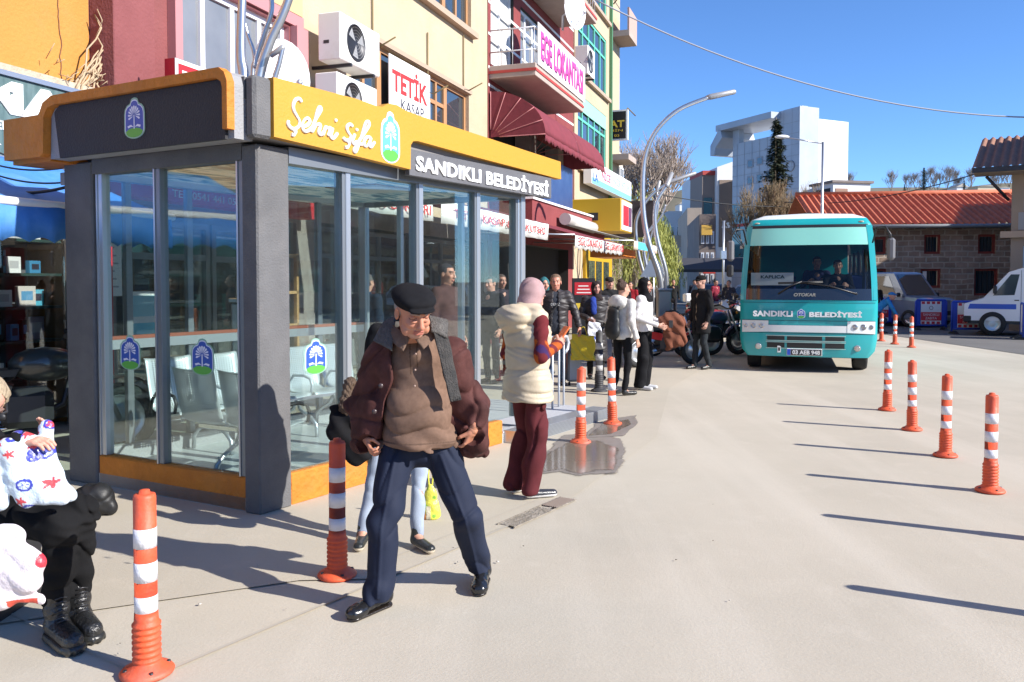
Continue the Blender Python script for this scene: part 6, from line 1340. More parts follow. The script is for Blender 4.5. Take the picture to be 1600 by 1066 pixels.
def hand_blob(w,d,n,side,s=1,curl=.5,spread=0):
    """w wrist, d towards fingertips, n palm normal; side: direction of the thumb"""
    w=np.array(w,float); d=np.array(d,float); d/=np.linalg.norm(d); n=np.array(n,float); n-=d*(n@d); n/=np.linalg.norm(n); sd=np.cross(d,n)*side
    P=lambda a,b,c: w+(d*a+sd*b+n*c)*s
    B=Blob(.008*s); B.cap(P(-.03,0,0),P(.02,0,0),.025*s,.026*s)
    for b in (-.024,-.008,.008,.024): B.cap(P(.01,b*.6,0),P(.085,b,0),.015*s,.012*s,k=.012*s)
    for i,(b,L_) in enumerate(((.03,.068),(.010,.076),(-.010,.071),(-.029,.055))):
        p=P(.09,b,0); a=curl*.5; l=[L_*.45,L_*.3,L_*.25]; r=.0095*s
        for q in range(3):
            v=(d*math.cos(a)+n*math.sin(a)+sd*(b*2.5*(.6+spread)))*s; e=p+v*l[q]; B.cap(p,e,r,r*.9,k=.003*s); p=e; a+=curl*.75; r*=.9
    p=P(.02,.022,.004); e=P(.058,.05,.012+.02*curl); B.cap(p,e,.0145*s,.011*s,k=.01*s); B.cap(e,P(.085,.05-.02*curl,.02+.035*curl),.0105*s,.009*s,k=.003*s)
    return B
def rotm(yaw=0,pitch=0,roll=0):
    """yaw>0 turns face to viewer's right when facing -y; pitch>0 looks down"""
    return np.array(Matrix.Rotation(yaw,3,'Z')@Matrix.Rotation(pitch,3,'X')@Matrix.Rotation(roll,3,'Y'))
def shoe(parts,heel,toe,r=.042,sole=.02):
    h,t=np.array(heel,float),np.array(toe,float); B=Blob(.02); h[2]=t[2]=.0
    B.cap(h+[0,0,.045],t+[0,0,.035],r,r*.85,sc=(1,1,.85)); B.cap(h+[0,0,.07],h+[0,0,.11],r*.95,r*.85); B.fn(lambda X,Y,Z: .006-Z,'&'); parts.append(B)
D0=dict(hip=(0,0,.93),nk=(0,0,1.44),hc=(0,-.02,1.585),hy=0,hp=.05,hr=0,sR=(-.185,0,1.385),sL=(.185,0,1.385),eR=(-.235,.03,1.11),eL=(.235,.03,1.11),wR=(-.235,-.07,.87),wL=(.235,-.07,.87),pR=(-.09,0,.9),pL=(.09,0,.9),kR=(-.1,-.02,.49),kL=(.1,-.02,.49),aR=(-.1,.03,.08),aL=(.1,.03,.08),tR=(-.12,-.15,0),tL=(.12,-.15,0),curl=.8)
def person(label,loc,yaw=0,H=1.7,pose={},skin=(.5,.26,.18),top=(.05,.05,.05),topk='jacket',hem=.82,bulk=1,bot=(.03,.03,.04),botk='trousers',lw=1,shoes=(.02,.02,.02),sole=None,hair=('short',(.04,.03,.025)),hres=.006,res=.012,topm=None,botm=None,group=None,under=None,name='person',disp=None,extra=None,topcol=None,hands=True,nose=1,age=0,botdisp=None,hs=1.):
    J={**D0,**pose}; k=H/1.7; J={a:(np.array(b,float)*k if isinstance(b,tuple) else b) for a,b in J.items()}
    t=thing(name,label,'person',loc,yaw,group); R=rotm(J['hy'],J['hp'],J['hr']); hc=J['hc']; S=k*hs
    hip,nk=J['hip'],J['nk']; up=(nk-hip); ax=up/np.linalg.norm(up)
    # --- skin: one mesh
    parts=[head_blob(hc,R,S,neck=nk-ax*.03,nose=nose).mesh(hres)]
    B=Blob(.02)
    for a in 'RL': B.cap(J['e'+a],J['w'+a],.036*k,.025*k); B.cap(J['k'+a],J['a'+a],.045*k,.034*k); B.cap(J['s'+a],J['e'+a],.045*k,.036*k); B.cap(J['p'+a],J['k'+a],.07*k,.045*k); B.cap(J['a'+a],J['a'+a]+(J['t'+a]-J['a'+a])*.6,.03*k,.025*k)
    B.cap(hip,nk-ax*.1*k,.09*k,.1*k); parts.append(B.mesh(max(res,.012)))
    if hands:
        for a,sd in (('R',1),('L',-1)):
            d=J['w'+a]-J['e'+a]; n=J.get('n'+a); n=n if n is not None else np.array([.9 if a=='R' else -.9,.0,0])
            d=J['d'+a] if ('d'+a) in J else d
            nn=np.array(n,float); dd=d/np.linalg.norm(d); sdv=np.cross(dd,nn/np.linalg.norm(nn)); want=J.get('th'+a); want=np.array([0,-1,.0]) if want is None else np.array(want,float)
            parts.append(hand_blob(J['w'+a],d,n,1 if sdv@want>0 else -1,k,J.get('c'+a,J['curl'])).mesh(min(hres,.005)))
    hcf=head_col(hc,R,S,skin,brow=hair[1] if hair[0]!='grey' else (.3,.28,.26),age=age); sk=np.array(skin)
    body=bobj('body',t,parts,SKIN,hcf)
    # --- top
    wx=1.0*bulk
    def torso(B,g=0,z0=None):
        C=hip+up*.62; B.ell(C,(np.array([.175,.112,.2])*bulk+g)*k,rotup(ax)); B.ell(hip+up*.25,(np.array([.155,.115,.19])*bulk+g)*k,rotup(ax)); B.cap(J['sR']*.86+nk*.14-ax*.02*k,J['sL']*.86+nk*.14-ax*.02*k,(.062*bulk+g)*k,k=.05); B.cap(nk-ax*.05*k,nk+ax*.01*k,(.062+g)*k,(.058+g)*k,k=.03)
    B=Blob(.04*k); torso(B)
    for a in 'RL': B.cap(J['s'+a],J['e'+a],.06*k*bulk,.05*k*bulk,k=.03); B.cap(J['e'+a],J['w'+a],.05*k*bulk,.039*k*bulk,k=.015)
    if topk=='coat' or hem<.8:
        B.cap(hip+ax*.05,np.array([hip[0],hip[1],hem*k+.08]),.145*k*bulk,.175*k*bulk,sc=(1,.78,1),k=.05)
    else: B.ell(hip,(np.array([.165,.125,.17])*bulk)*k,k=.04)
    hz=hem*k; wr={a:J['w'+a].copy() for a in 'RL'}; el={a:J['e'+a] for a in 'RL'}
    def cutf(X,Y,Z):
        d=hz-Z
        for a in 'RL':   # keep arms below the hem: exclude around forearms
            w_=wr[a]; e_=el[a]; ab=w_-e_; tt=np.clip(((X-e_[0])*ab[0]+(Y-e_[1])*ab[1]+(Z-e_[2])*ab[2])/(ab@ab),0,1); q=np.sqrt((X-e_[0]-tt*ab[0])**2+(Y-e_[1]-tt*ab[1])**2+(Z-e_[2]-tt*ab[2])**2)-.065*k*bulk
            d=np.minimum(d,np.maximum(q,-1))
        return d
    B.fn(cutf,'&')
    for a in 'RL':
        d=(J['w'+a]-J['e'+a]); d=d/np.linalg.norm(d); w_=J['w'+a]; B.fn(lambda X,Y,Z,w_=w_,d=d: np.maximum(.0-((X-w_[0])*d[0]+(Y-w_[1])*d[1]+(Z-w_[2])*d[2])-.0, np.sqrt((X-w_[0])**2+(Y-w_[1])**2+(Z-w_[2])**2)-.08),'-')
    if under is not None: # open front: wedge showing the garment beneath
        hwid=under[1]; B.fn(lambda X,Y,Z: np.maximum(np.abs(X-hip[0]-(Z-hip[2])*(nk[0]-hip[0])/(nk[2]-hip[2]))-hwid*k*(.6+.7*(nk[2]-Z)),np.maximum(Y-(hip[1]+(Z-hip[2])*(nk[1]-hip[1])/(nk[2]-hip[2]))+.03,-10)),'-')
        U=Blob(.04*k); torso(U,-.014); U.ell(hip,(np.array([.15,.11,.15])*bulk)*k); U.fn(lambda X,Y,Z:(hem+.02)*k-Z,'&'); bobj('undershirt',t,[U.mesh(res,folds(.003,25,3))],topm or CLOTH,flat(under[0]))
    bobj({'jacket':'jacket','coat':'coat','puffer':'jacket','top':'sweater'}[topk],t,[B.mesh(res,disp or (quilt() if topk=='puffer' else folds(.006,24,len(label))))],topm or (NYL if topk=='puffer' else CLOTH),topcol or flat(top))
    # --- bottoms
    B=Blob(.03*k); B.ell(hip-ax*.0,np.array([.15,.11,.12])*k)
    w1,w2,w3=.083*k,.06*k*lw,.05*k*lw**1.6
    for a in 'RL': B.cap(J['p'+a],J['k'+a],w1,w2,k=.02); B.cap(J['k'+a],J['a'+a]+np.array([0,0,.0]),w2,w3,k=.02)
    if botk=='skirt': B.cap(hip,np.array([hip[0],hip[1],.3]),.13*k,.19*k,sc=(1,.8,1))
    az=.085 if lw<1 else .045
    B.fn(lambda X,Y,Z: az*k-Z,'&')
    bobj('trousers' if botk!='skirt' else 'skirt',t,[B.mesh(res,botdisp or folds(.005,20,2,1,.2))],botm or CLOTH,flat(bot))
    for a in 'RL':
        P=[]; hl=J['a'+a].copy(); hl[1]+=0; shoe(P,hl,J['t'+a],.041*k); vs,fs=P[0].mesh(.006 if res<.01 else .009)
        so=np.array(sole if sole is not None else shoes); sh_=np.array(shoes); bobj('shoe',t,[(vs,fs)],LEATH,lambda x,y,z: np.where((z<.032)[:,None],so,sh_))
    # --- hair and head wear
    hk,hcol=hair[0],hair[1]; P=lambda x,y,z: hc+R@(np.array([x,y,z])*S)
    def HM(x,y,z,f): pass
    if hk in('short','grey','bun','long'):
        B=Blob(.01); B.ell(P(0,.024,.042),np.array([.08,.095,.083])*S,R)
        if hk=='bun': B.ell(P(0,.06,.115),np.array([.045,.045,.04])*S,R)
        if hk=='long': B.cap(P(0,.06,.0),P(0,.08,-.2),.075*S,.06*S)
        def face(X,Y,Z):
            q=np.stack([X-hc[0],Y-hc[1],Z-hc[2]],-1)@R/S; return np.maximum(q[...,1]+.045-np.clip(q[...,2],-.2,.06)*.25+ (0 if hk!='bun' else -.03), q[...,2]-.075)
        B.fn(face,'-')
        def low(X,Y,Z): q=np.stack([X-hc[0],Y-hc[1],Z-hc[2]],-1)@R/S; return np.maximum(-(q[...,2]+.01+.05*(q[...,1]>.03)),-1)
        if hk!='long': B.fn(low,'&')
        bobj('hair',t,[B.mesh(hres,lambda x,y,z:.0025*np.sin(300*x+50*y)*np.sin(200*y+90*z))],HAIRM,flat(hcol))
    if hk=='hijab':
        B=Blob(.025); B.ell(P(0,.025,.03),np.array([.09,.108,.1])*S,R); B.ell(P(0,.0,-.05),np.array([.082,.085,.085])*S,R); B.cap(P(0,.01,-.09),nk-ax*.02,.08*S,.1*S); B.ell(nk-ax*.05*k+np.array([0,-.03,0]),np.array([.13,.1,.075])*k)
        def face(X,Y,Z): q=np.stack([X-hc[0],Y-hc[1],Z-hc[2]],-1)@R/S; return np.maximum(np.sqrt((q[...,0]/.055)**2+((q[...,2]+.01)/.082)**2)-1,(q[...,1]+.02)*8)*.05
        B.fn(face,'-',.006); bobj('headscarf',t,[B.mesh(hres*1.2,folds(.006,30,5,1,1.4))],CLOTH,flat(hcol))
    if hk=='cap':
        B=Blob(.012); B.ell(P(0,.02,.07),np.array([.086,.102,.06])*S,R); B.ell(P(0,-.09,.055),np.array([.06,.05,.012])*S,R); bobj('cap',t,[B.mesh(hres)],WOOL,flat(hcol))
    if extra: extra(t,J,k,P,S,R)
    return t
def rotup(ax):
    z=np.array(ax); x=np.array([1,0,0]); y=np.cross(z,x); y/=np.linalg.norm(y); x=np.cross(y,z); return np.stack([x,y,z],1)
def bagmesh(name,label,cat,loc,B,h,mt,colf,disp=None,handles=None,group=None,rz=0):
    t=thing(name,label,cat,loc,rz,group); bobj('bag_body',t,[B.mesh(h,disp)],mt,colf)
    if handles:
        for Hd in handles: m=MB(); m.tube(smooth(Hd,5),.006,handles_m(colf),6); m.obj('handle',t)
    return t
def handles_m(colf): c=tuple(colf(np.zeros(1),np.zeros(1),np.zeros(1))[0]); return mat('handle_%d_%d_%d'%tuple(int(v*100) for v in c),c,.5)
# ---------------- crowd ----------------
gnd=lambda px,py: G(px,py)
def yawto(dx,dy):  # facing direction (dx,dy) in world -> rotation of a figure facing -y
    return math.atan2(dy,dx)+PI/2
# woman in cream vest with pink headscarf, looking at phone, seen from her back left
FL=lambda x,y,z: None
def vest_extra(t,J,k,P,S,R):
    # sleeveless vest over the maroon top
    hip,nk=J['hip'],J['nk']; B=Blob(.05); B.ell(hip+(nk-hip)*.62,np.array([.215,.165,.25])*k); B.cap(hip+np.array([0,0,.1]),np.array([hip[0],hip[1],.78]),.185,.22,sc=(1,.82,1)); B.cap(np.array([-.13,0,1.4])*k,np.array([.13,0,1.4])*k,.085*k); B.cap(nk-np.array([0,0,.05]),nk+np.array([0,.0,.02]),.1,.1)
    B.ell(nk+np.array([0,.13,-.03]),np.array([.17,.11,.1]),k=.02)
    B.fn(lambda X,Y,Z:.745-Z+.02*X,'&')
    for a in 'RL':
        s_=J['s'+a]; sgn=-1 if a=='R' else 1; B.ell(s_+np.array([sgn*.075,-.02,-.09]),np.array([.07,.09,.16]),op='-',k=.02)
    bobj('padded_vest',t,[B.mesh(.008,lambda x,y,z: quilt(.02,.17,.8)(x,y,z)+.003*np.sin(26*x+4*np.sin(12*z)+y*20)*np.sin(9*z))],NYL,flat((.55,.46,.33)))
def floral(x,y,z):
    C=np.tile(np.array([.16,.025,.03]),(len(x),1)); d=((z<1.2)&(np.hypot(x,y)>.19)); n1=np.sin(31*x+17*z)*np.sin(27*y-23*z+1); C[d&(n1>.25)]=(.45,.1,.02); C[d&(n1<-.45)]=(.06,.03,.12); return C
W=G(820,778)
YW=122
person('woman in cream padded vest, pink headscarf and maroon trousers looking at an orange phone',W+Vector((.02,0.03,0)),rad(YW),1.63,
 pose=dict(hp=.5,hc=(0,-.05,1.585),eR=(-.25,.04,1.12),wR=(-.1,-.22,1.2),eL=(.25,.04,1.12),wL=(.06,-.24,1.18),aR=(-.08,.03,.08),aL=(.12,.05,.08),tR=(-.12,-.16,0),tL=(.17,-.15,0),kR=(-.1,-.03,.49),kL=(.12,-.05,.49),nR=(.5,-.6,.2),nL=(-.5,-.6,.2),thR=(0,0,1),thL=(0,0,1)),
 skin=(.5,.27,.2),top=(.16,.025,.03),topk='top',hem=.85,bot=(.11,.024,.028),lw=1.25,shoes=(.03,.03,.035),sole=(.8,.8,.8),hair=('hijab',(.42,.27,.27)),hres=.005,res=.008,extra=vest_extra,topcol=floral,botdisp=folds(.013,12,2,.3,1.8))
R_=Matrix.Rotation(rad(YW),3,'Z'); q=W+R_@Vector((-.02,-.31,1.2))
t=thing('mobile_phone','orange cased mobile phone held by the woman in cream vest','phone',q,rad(YW)); m=MB(); m.box(-.04,.04,-.006,.006,-.05,.1,mat('phone_case_orange',(.75,.16,.04),.4),.005,M=Matrix.Rotation(rad(40),4,'X')); m.obj('phone_case',t)
# woman behind the old man: black coat with fur, light jeans
W=G(604,862)
person('woman hidden behind the old man, in black fur trimmed jacket and light blue jeans',Vector((-.68,5.24,0)),rad(15),1.6,
 pose=dict(hc=(.05,-.06,1.56),hp=.35,aR=(-.29,-.1,.08),tR=(-.33,-.26,0),aL=(.04,-.26,.08),tL=(.1,-.42,0),kR=(-.2,-.06,.49),kL=(.07,-.18,.49),hy=.3,wR=(-.27,-.05,.86)),top=(.012,.012,.014),topk='jacket',hem=.72,bulk=1.02,bot=(.36,.42,.52),lw=.85,shoes=(.02,.022,.02),sole=(.6,.52,.4),hair=('long',(.03,.02,.02)),res=.009,extra=lambda t,J,k,P,S,R: bobj('fur_collar',t,[Blob(.03).ell(J['nk']+np.array([0,.0,-.06]),np.array([.19,.13,.07])).mesh(.007,lambda x,y,z:.008*np.sin(90*x+40*z)*np.sin(80*z+70*y))],HAIRM,flat((.09,.055,.035))))
t=thing('handbag','black handbag with brown fur trim carried by the hidden woman','bag',W+Vector((-.33,.1,.6))); B=Blob(.04); B.cap((.03,.02,.2),(.16,.05,.2),.07,.09); B.cap((.02,0,.1),(.13,.04,-.02),.06,.08); bobj('bag_body',t,[B.mesh(.01,folds(.012,30,2))],CLOTH,flat((.012,.012,.014))); B=Blob(.04); B.cap((.07,-.02,.26),(.1,0,.4),.036,.04); B.cap((.12,-.02,.2),(.08,-.01,.28),.035); bobj('fur_trim',t,[B.mesh(.007,lambda x,y,z:.006*np.sin(130*x+40*z+3*np.sin(50*y))*np.sin(110*z+30*y+2*np.sin(60*x)))],HAIRM,flat((.11,.07,.045)))
# yellow print bag right of her leg
def yb(x,y,z):
    C=np.tile(np.array([.62,.6,.08]),(len(x),1)); C[(x+.25*z)<-.02]=(.7,.25,.04); C[np.sin(60*x)*np.sin(50*z)>.75]=(.2,.4,.05); C[(x>-.03)&(x<.0)&(z<.1)]=(.6,.55,.4); return C
B=Blob(.03); B.cap((0,0,.03),(0,0,.16),.07,.045,sc=(1,.5,1)); B.cap((0,0,.16),(0,0,.23),.03,.02,sc=(1,.5,1)); B.fn(lambda X,Y,Z:.004-Z,'&')
bagmesh('shopping_bag','small yellow green printed plastic bag hanging behind the old man\'s legs','bag',G(673,812)+Vector((0,0,.0)),B,.006,PLAS,yb,folds(.004,50,2),[[(-.01,0,.22),(-.015,0,.32),(.0,0,.36),(.015,0,.32),(.01,0,.22)]])
# man with yellow bags
def tee(x,y,z): C=np.tile(np.array([.04,.045,.06]),(len(x),1)); return C
def man2_extra(t,J,k,P,S,R):
    text('shirt_print','DENIZ',t,mat('shirt_print_grey',(.5,.5,.5),.7),frame_m((0.0,-.135,1.27),(1,0,0),(0,0,1)),.14,.04,.003)
    m=MB(); m.tube(smooth([(.12,-.08,1.4),(.02,-.15,1.25),(-.14,-.17,1.0)],5),.012,BLACK,6); m.obj('strap',t)
W=G(868,603)
person('stocky man in black puffer jacket over dark printed shirt carrying yellow bags',W,rad(-4),1.72,
 pose=dict(eR=(-.27,.03,1.1),wR=(-.26,-.06,.86),eL=(.3,.0,1.12),wL=(.36,-.12,.9),aR=(-.1,-.05,.08),tR=(-.13,-.24,0),aL=(.1,.12,.08),tL=(.14,-.05,0),kL=(.1,-.02,.5)),skin=(.52,.24,.17),top=(.035,.03,.032),topk='puffer',hem=.78,bulk=1.2,bot=(.06,.10,.17),lw=1.05,shoes=(.03,.03,.035),hair=('short',(.18,.11,.07)),under=((.045,.05,.065),.055),extra=man2_extra,hs=1.05)
def yellow(x,y,z): return np.tile(np.array([.55,.42,.015]),(len(x),1))
def flatbag(w_,h,d=.06):
    B=Blob(.02); B.cap((-w_/2+.03,0,.04),(w_/2-.03,0,.04),.04,sc=(1,.8,1)); B.cap((-w_/2+.05,0,h-.03),(w_/2-.06,0,h-.06),.03,sc=(1,.6,1))
    B.fn(lambda X,Y,Z: np.maximum(np.abs(X)-w_/2+.01*np.sin(20*Z),np.maximum(np.abs(Y)-d*.6*(1-.4*Z/h),np.maximum(-Z+.0,Z-h+.015*np.sin(15*X)))),'+',.02); return B
bagmesh('shopping_bag','glossy yellow carrier bag in the left hand of the man in puffer jacket','bag',W+Vector((.41,-.18,.42)),flatbag(.36,.38),.008,PLAS,yellow,folds(.008,28,1),[[(-.06,0,.36),(-.04,0,.47),(.02,0,.5),(.07,0,.35)]],'yellow shopping bags',rad(-8))
bagmesh('shopping_bag','yellow carrier bag seen behind the railing bars','bag',W+Vector((-.28,-.15,.4)),flatbag(.3,.38),.008,PLAS,yellow,folds(.006,28,4),[[(-.05,0,.36),(-.02,0,.46),(.05,0,.36)]],'yellow shopping bags')
t=thing('crossbody_bag','small black and silver crossbody bag on the chest of the man with yellow bags','bag',W+Vector((-.22,-.2,.95))); m=MB(); m.box(-.1,.1,-.03,.03,-.1,.12,mat('bag_silver_black',(.03,.03,.03),.3,coat=1),.02); m.box(-.08,.08,-.035,-.031,.0,.1,STEEL,.002); m.obj('bag_body',t)
# woman in long black coat with blue scarf
def coatx(t,J,k,P,S,R):
    B=Blob(.03); B.cap((-.07,-.11,1.32),(-.06,-.15,1.12),.05,.045,sc=(1,.5,1)); bobj('blue_scarf',t,[B.mesh(.008,folds(.006,30,1,.3,1.5))],CLOTH,flat((.03,.06,.3)))
W=G(931,592)
person('woman in long black puffer coat, dark headscarf and blue scarf pulling a suitcase',W,rad(5),1.62,pose=dict(eR=(-.26,.0,1.12),wR=(-.17,-.22,1.05),eL=(.26,.02,1.12),wL=(.2,-.16,.98),hp=.1),skin=(.45,.25,.2),top=(.03,.026,.028),topk='coat',hem=.32,bulk=1.18,bot=(.02,.02,.02),hair=('hijab',(.035,.025,.025)),disp=quilt(.012,.11),topm=NYL,extra=coatx)
B=flatbag(.2,.34); bagmesh('plastic_bag','white and blue plastic bag in the hand of the woman in long black coat','bag',W+Vector((-.06,-.3,.62)),B,.009,PLAS,lambda x,y,z: np.where(((z>.06)&(z<.11))[:,None],np.array([.05,.1,.45]),np.array([.72,.74,.8])),folds(.008,30,2),[[(-.03,0,.33),(-.05,0,.42),(.02,0,.33)]])
t=thing('suitcase','grey blue upright suitcase beside the black bollard','suitcase',G(896,602),rad(10)); m=MB(); m.box(-.11,.11,-.1,.1,.06,.56,mat('suitcase_shell',(.16,.18,.22),.35),.03); m.box(-.085,.085,-.108,-.101,.1,.5,mat('suitcase_rib',(.3,.33,.38),.35)); m.obj('shell',t); m=MB(); m.tube([(-.08,.06,.56),(-.08,.06,.8),(.08,.06,.8),(.08,.06,.56)],.01,DARKMET,6); m.obj('handle',t)
for x in (-.08,.08): m=MB(); m.lathe([(0,-.012),(.03,-.012),(.03,.012),(0,.012)],RUBBER,(x,-.05,.03),12,axis='x'); m.obj('wheel',t)
# man in dark coat walking behind with white moustache, cap
W=G(950,560); W=Vector((V(952,440,16.5).x,16.5,0))
person('man in dark flat cap and long black coat walking behind the coat woman',W,rad(10),1.7,skin=(.4,.22,.17),top=(.02,.02,.022),topk='coat',hem=.7,bulk=1.12,bot=(.04,.05,.07),hair=('cap',(.04,.035,.03)),pose=dict(aL=(.12,-.1,.08),tL=(.14,-.25,0),wL=(.24,-.14,.92)),res=.014)
# two young women
def hoodx(t,J,k,P,S,R):
    B=Blob(.03); n=J['nk']; B.ell(n+np.array([0,.1,-.05]),np.array([.16,.09,.11])); bobj('hood',t,[B.mesh(.009,folds(.005,30,3))],CLOTH,flat((.7,.68,.64)))
W=G(972,618)
person('young woman with hair bun, white hoodie, black leggings and black trainers seen from behind',W,rad(128),1.62,pose=dict(hy=-.25,eR=(-.24,.06,1.12),wR=(-.27,-.02,.86),eL=(.25,.05,1.1),wL=(.24,-.1,.86),aR=(-.07,.02,.08),tR=(-.1,-.17,0),aL=(.1,.08,.08),tL=(.13,-.1,0)),skin=(.5,.28,.2),top=(.7,.68,.64),topk='top',hem=.84,bulk=1.08,bot=(.015,.015,.017),lw=.9,shoes=(.02,.02,.02),hair=('bun',(.06,.03,.02)),extra=hoodx)
Rz=Matrix.Rotation(rad(128),3,'Z')
t=thing('backpack','black fabric backpack on the back of the woman in white hoodie','backpack',W+Rz@Vector((.0,.2,1.05)),rad(128)); B=Blob(.03); B.cap((0,0,-.12),(0,-.02,.12),.13,.1,sc=(1,.6,1)); bobj('bag_body',t,[B.mesh(.009,folds(.005,26,2))],NYL,flat((.018,.02,.022)))
for s in (-1,1): m=MB(); m.tube(smooth([(s*.08,-.02,.18),(s*.1,-.12,.3),(s*.12,-.24,.26)],4),.014,BLACK,6); m.obj('strap',t)
W=G(1006,609)
person('young woman in black headscarf, white sweatshirt and wide black trousers carrying a rust jacket',W,rad(62),1.66,pose=dict(hy=-.1,eR=(-.24,.05,1.12),wR=(-.12,-.26,1.0),eL=(.25,.0,1.1),wL=(.17,-.26,.98)),skin=(.5,.28,.2),top=(.72,.7,.7),topk='top',hem=.9,bulk=1.05,bot=(.012,.012,.014),lw=1.45,shoes=(.6,.6,.6),hair=('hijab',(.012,.012,.014)))
t=thing('carried_jacket','rust brown crumpled jacket draped over the arms of the woman in black headscarf','jacket',W+Vector((.42,-.06,.62))); B=Blob(.05); B.cap((-.12,0,.42),(.08,0,.40),.1,.1); B.cap((0,0,.4),(.02,0,.14),.14,.12,sc=(1,.6,1)); B.cap((.08,0,.35),(.14,0,.1),.08,.07); B.cap((-.1,0,.3),(-.06,0,.02),.05,.05); bobj('cloth',t,[B.mesh(.008,folds(.016,24,4,.5,1.6))],CLOTH,flat((.2,.075,.045)))
t=thing('mobile_phone','dark mobile phone in front of the rust brown jacket','phone',W+Vector((.36,-.2,.98))); m=MB(); m.box(-.03,.03,-.005,.005,-.04,.07,BLACK,.004); m.obj('phone_case',t)
# standing man with black cap by the bikes, facing left
W=G(1095,577)
def m5x(t,J,k,P,S,R):
    m=MB(); m.box(-.02,.02,-.145,-.13,.75,1.38,mat('beige_shirt',(.4,.33,.25),.9)); m.obj('shirt_placket',t)
person('man in black cap and dark jacket standing beside the motorbikes and facing left',W,rad(-62),1.72,skin=(.42,.24,.18),top=(.018,.018,.02),hem=.66,bulk=1.12,bot=(.03,.035,.04),hair=('cap',(.015,.015,.015)),under=((.38,.3,.22),.012),pose=dict(hp=.15,aR=(-.08,-.08,.08),tR=(-.08,-.24,0),aL=(.08,.12,.08),tL=(.09,-.04,0)))
# teal headscarf woman, glasses man etc behind glass
def bgperson(label,px,Y,H,yaw,**k): p=V(px,440,Y); return person(label,Vector((p.x,Y,0)),rad(yaw),H,res=.016,hres=.007,**k)
bgperson('woman in teal headscarf and long dark green coat in the shade of the awning',850,14.6,1.68,20,top=(.015,.025,.03),topk='coat',hem=.3,bulk=1.15,hair=('hijab',(.04,.16,.18)),bot=(.01,.01,.01))
bgperson('man with short dark hair in a black jacket seen through the shelter glass',768,13.2,1.7,-40,top=(.02,.02,.025),hair=('short',(.03,.025,.02)),bot=(.02,.02,.03))
bgperson('man with reddish face seen through the shelter beside the pink headscarf',783,14.5,1.74,30,top=(.05,.04,.05),hair=('short',(.12,.08,.06)),bot=(.02,.02,.03))
bgperson('man in dark brown jacket with white collar passing behind the shelter glass',697,10.2,1.83,60,top=(.09,.045,.04),topk='jacket',bulk=1.1,hair=('short',(.03,.03,.035)),bot=(.02,.02,.03))  # solid figure added behind the pane to imitate a reflection in the glass
bgperson('person in dark coat seen through the left long pane of the shelter',572,10.6,1.72,150,top=(.02,.03,.05),hair=('short',(.12,.1,.09)),bot=(.02,.02,.03))
for k,(px,Y,H,yaw,c,lab,hr) in enumerate(((1003,27,1.7,20,(.03,.03,.03),'far pedestrian in black standing behind the hair bun woman','short'),(1030,38,1.72,0,(.5,.5,.5),'far pedestrian in white shirt beyond the curved lamps','short'),(985,25,1.62,-20,(.3,.02,.03),'far pedestrian in red top near the willow trunk','short'),(972,22,1.65,10,(.02,.02,.025),'pedestrian in black under the willow','hijab'),(1085,40,1.7,0,(.05,.05,.07),'far pedestrian crossing behind the standing man','short'),(1118,34,1.68,40,(.25,.03,.05),'far pedestrian in dark red top among the motorbikes','short'),(1139,30,1.66,-30,(.04,.04,.05),'pedestrian in grey close to the bus mirror','short'),(1052,36,1.7,0,(.02,.02,.02),'far pedestrian in black beside the white parked car','short'))):
    bgperson(lab,px,Y,H,yaw,top=c,hair=(hr,(.03,.025,.02)),bot=(.03,.03,.04),hands=False)
# worker in blue crouching + man in black
p=V(1378,440,26); person('worker in bright blue top and cap bending down at the barriers',Vector((p.x,26,0)),rad(70),1.7,pose=dict(hip=(0,.15,.7),nk=(0,-.2,1.08),hc=(0,-.3,1.16),sR=(-.18,-.17,1.03),sL=(.18,-.17,1.03),eR=(-.22,-.3,.8),eL=(.22,-.3,.8),wR=(-.15,-.42,.6),wL=(.15,-.42,.6),pR=(-.09,.15,.68),pL=(.09,.15,.68),kR=(-.12,-.1,.42),kL=(.12,-.1,.42)),top=(.03,.22,.55),hem=.5,bot=(.03,.04,.07),hair=('cap',(.03,.2,.5)),res=.014)
p=V(1368,440,27); person('dark haired man in black standing beside the bus flank',Vector((p.x,27,0)),rad(0),1.6,top=(.015,.015,.015),bot=(.02,.02,.02),res=.016)
# driver and passenger
bw=BUS.matrix_basis
def inbus(label,x,y,z,H,top,extra=None,hy=0):
    loc=bw@Vector((x,y,z)); person(label,loc,BUS.rotation_euler.z,H,pose=dict(hip=(0,.1,.6),nk=(0,.02,1.14),hc=(0,-.02,1.29),hy=hy,sR=(-.19,.02,1.08),sL=(.19,.02,1.08),eR=(-.26,-.15,.84),eL=(.26,-.15,.84),wR=(-.15,-.42,.92),wL=(.15,-.42,.92),pR=(-.09,.1,.55),pL=(.09,.1,.55),kR=(-.12,-.35,.55),kL=(.12,-.35,.55),aR=(-.12,-.35,.13),aL=(.12,-.35,.13),tR=(-.12,-.5,0),tL=(.12,-.5,0)),top=top,hem=.45,bot=(.02,.02,.03),hair=('short',(.02,.02,.02)),skin=(.55,.3,.2),res=.012,hres=.006)
inbus('bus driver in dark clothes seated behind the steering wheel',.55,1.25,.62,1.7,(.02,.02,.025))
inbus('passenger in dark clothes standing behind the windscreen left of the driver',.2,1.9,.7,1.7,(.05,.05,.12),hy=.2)
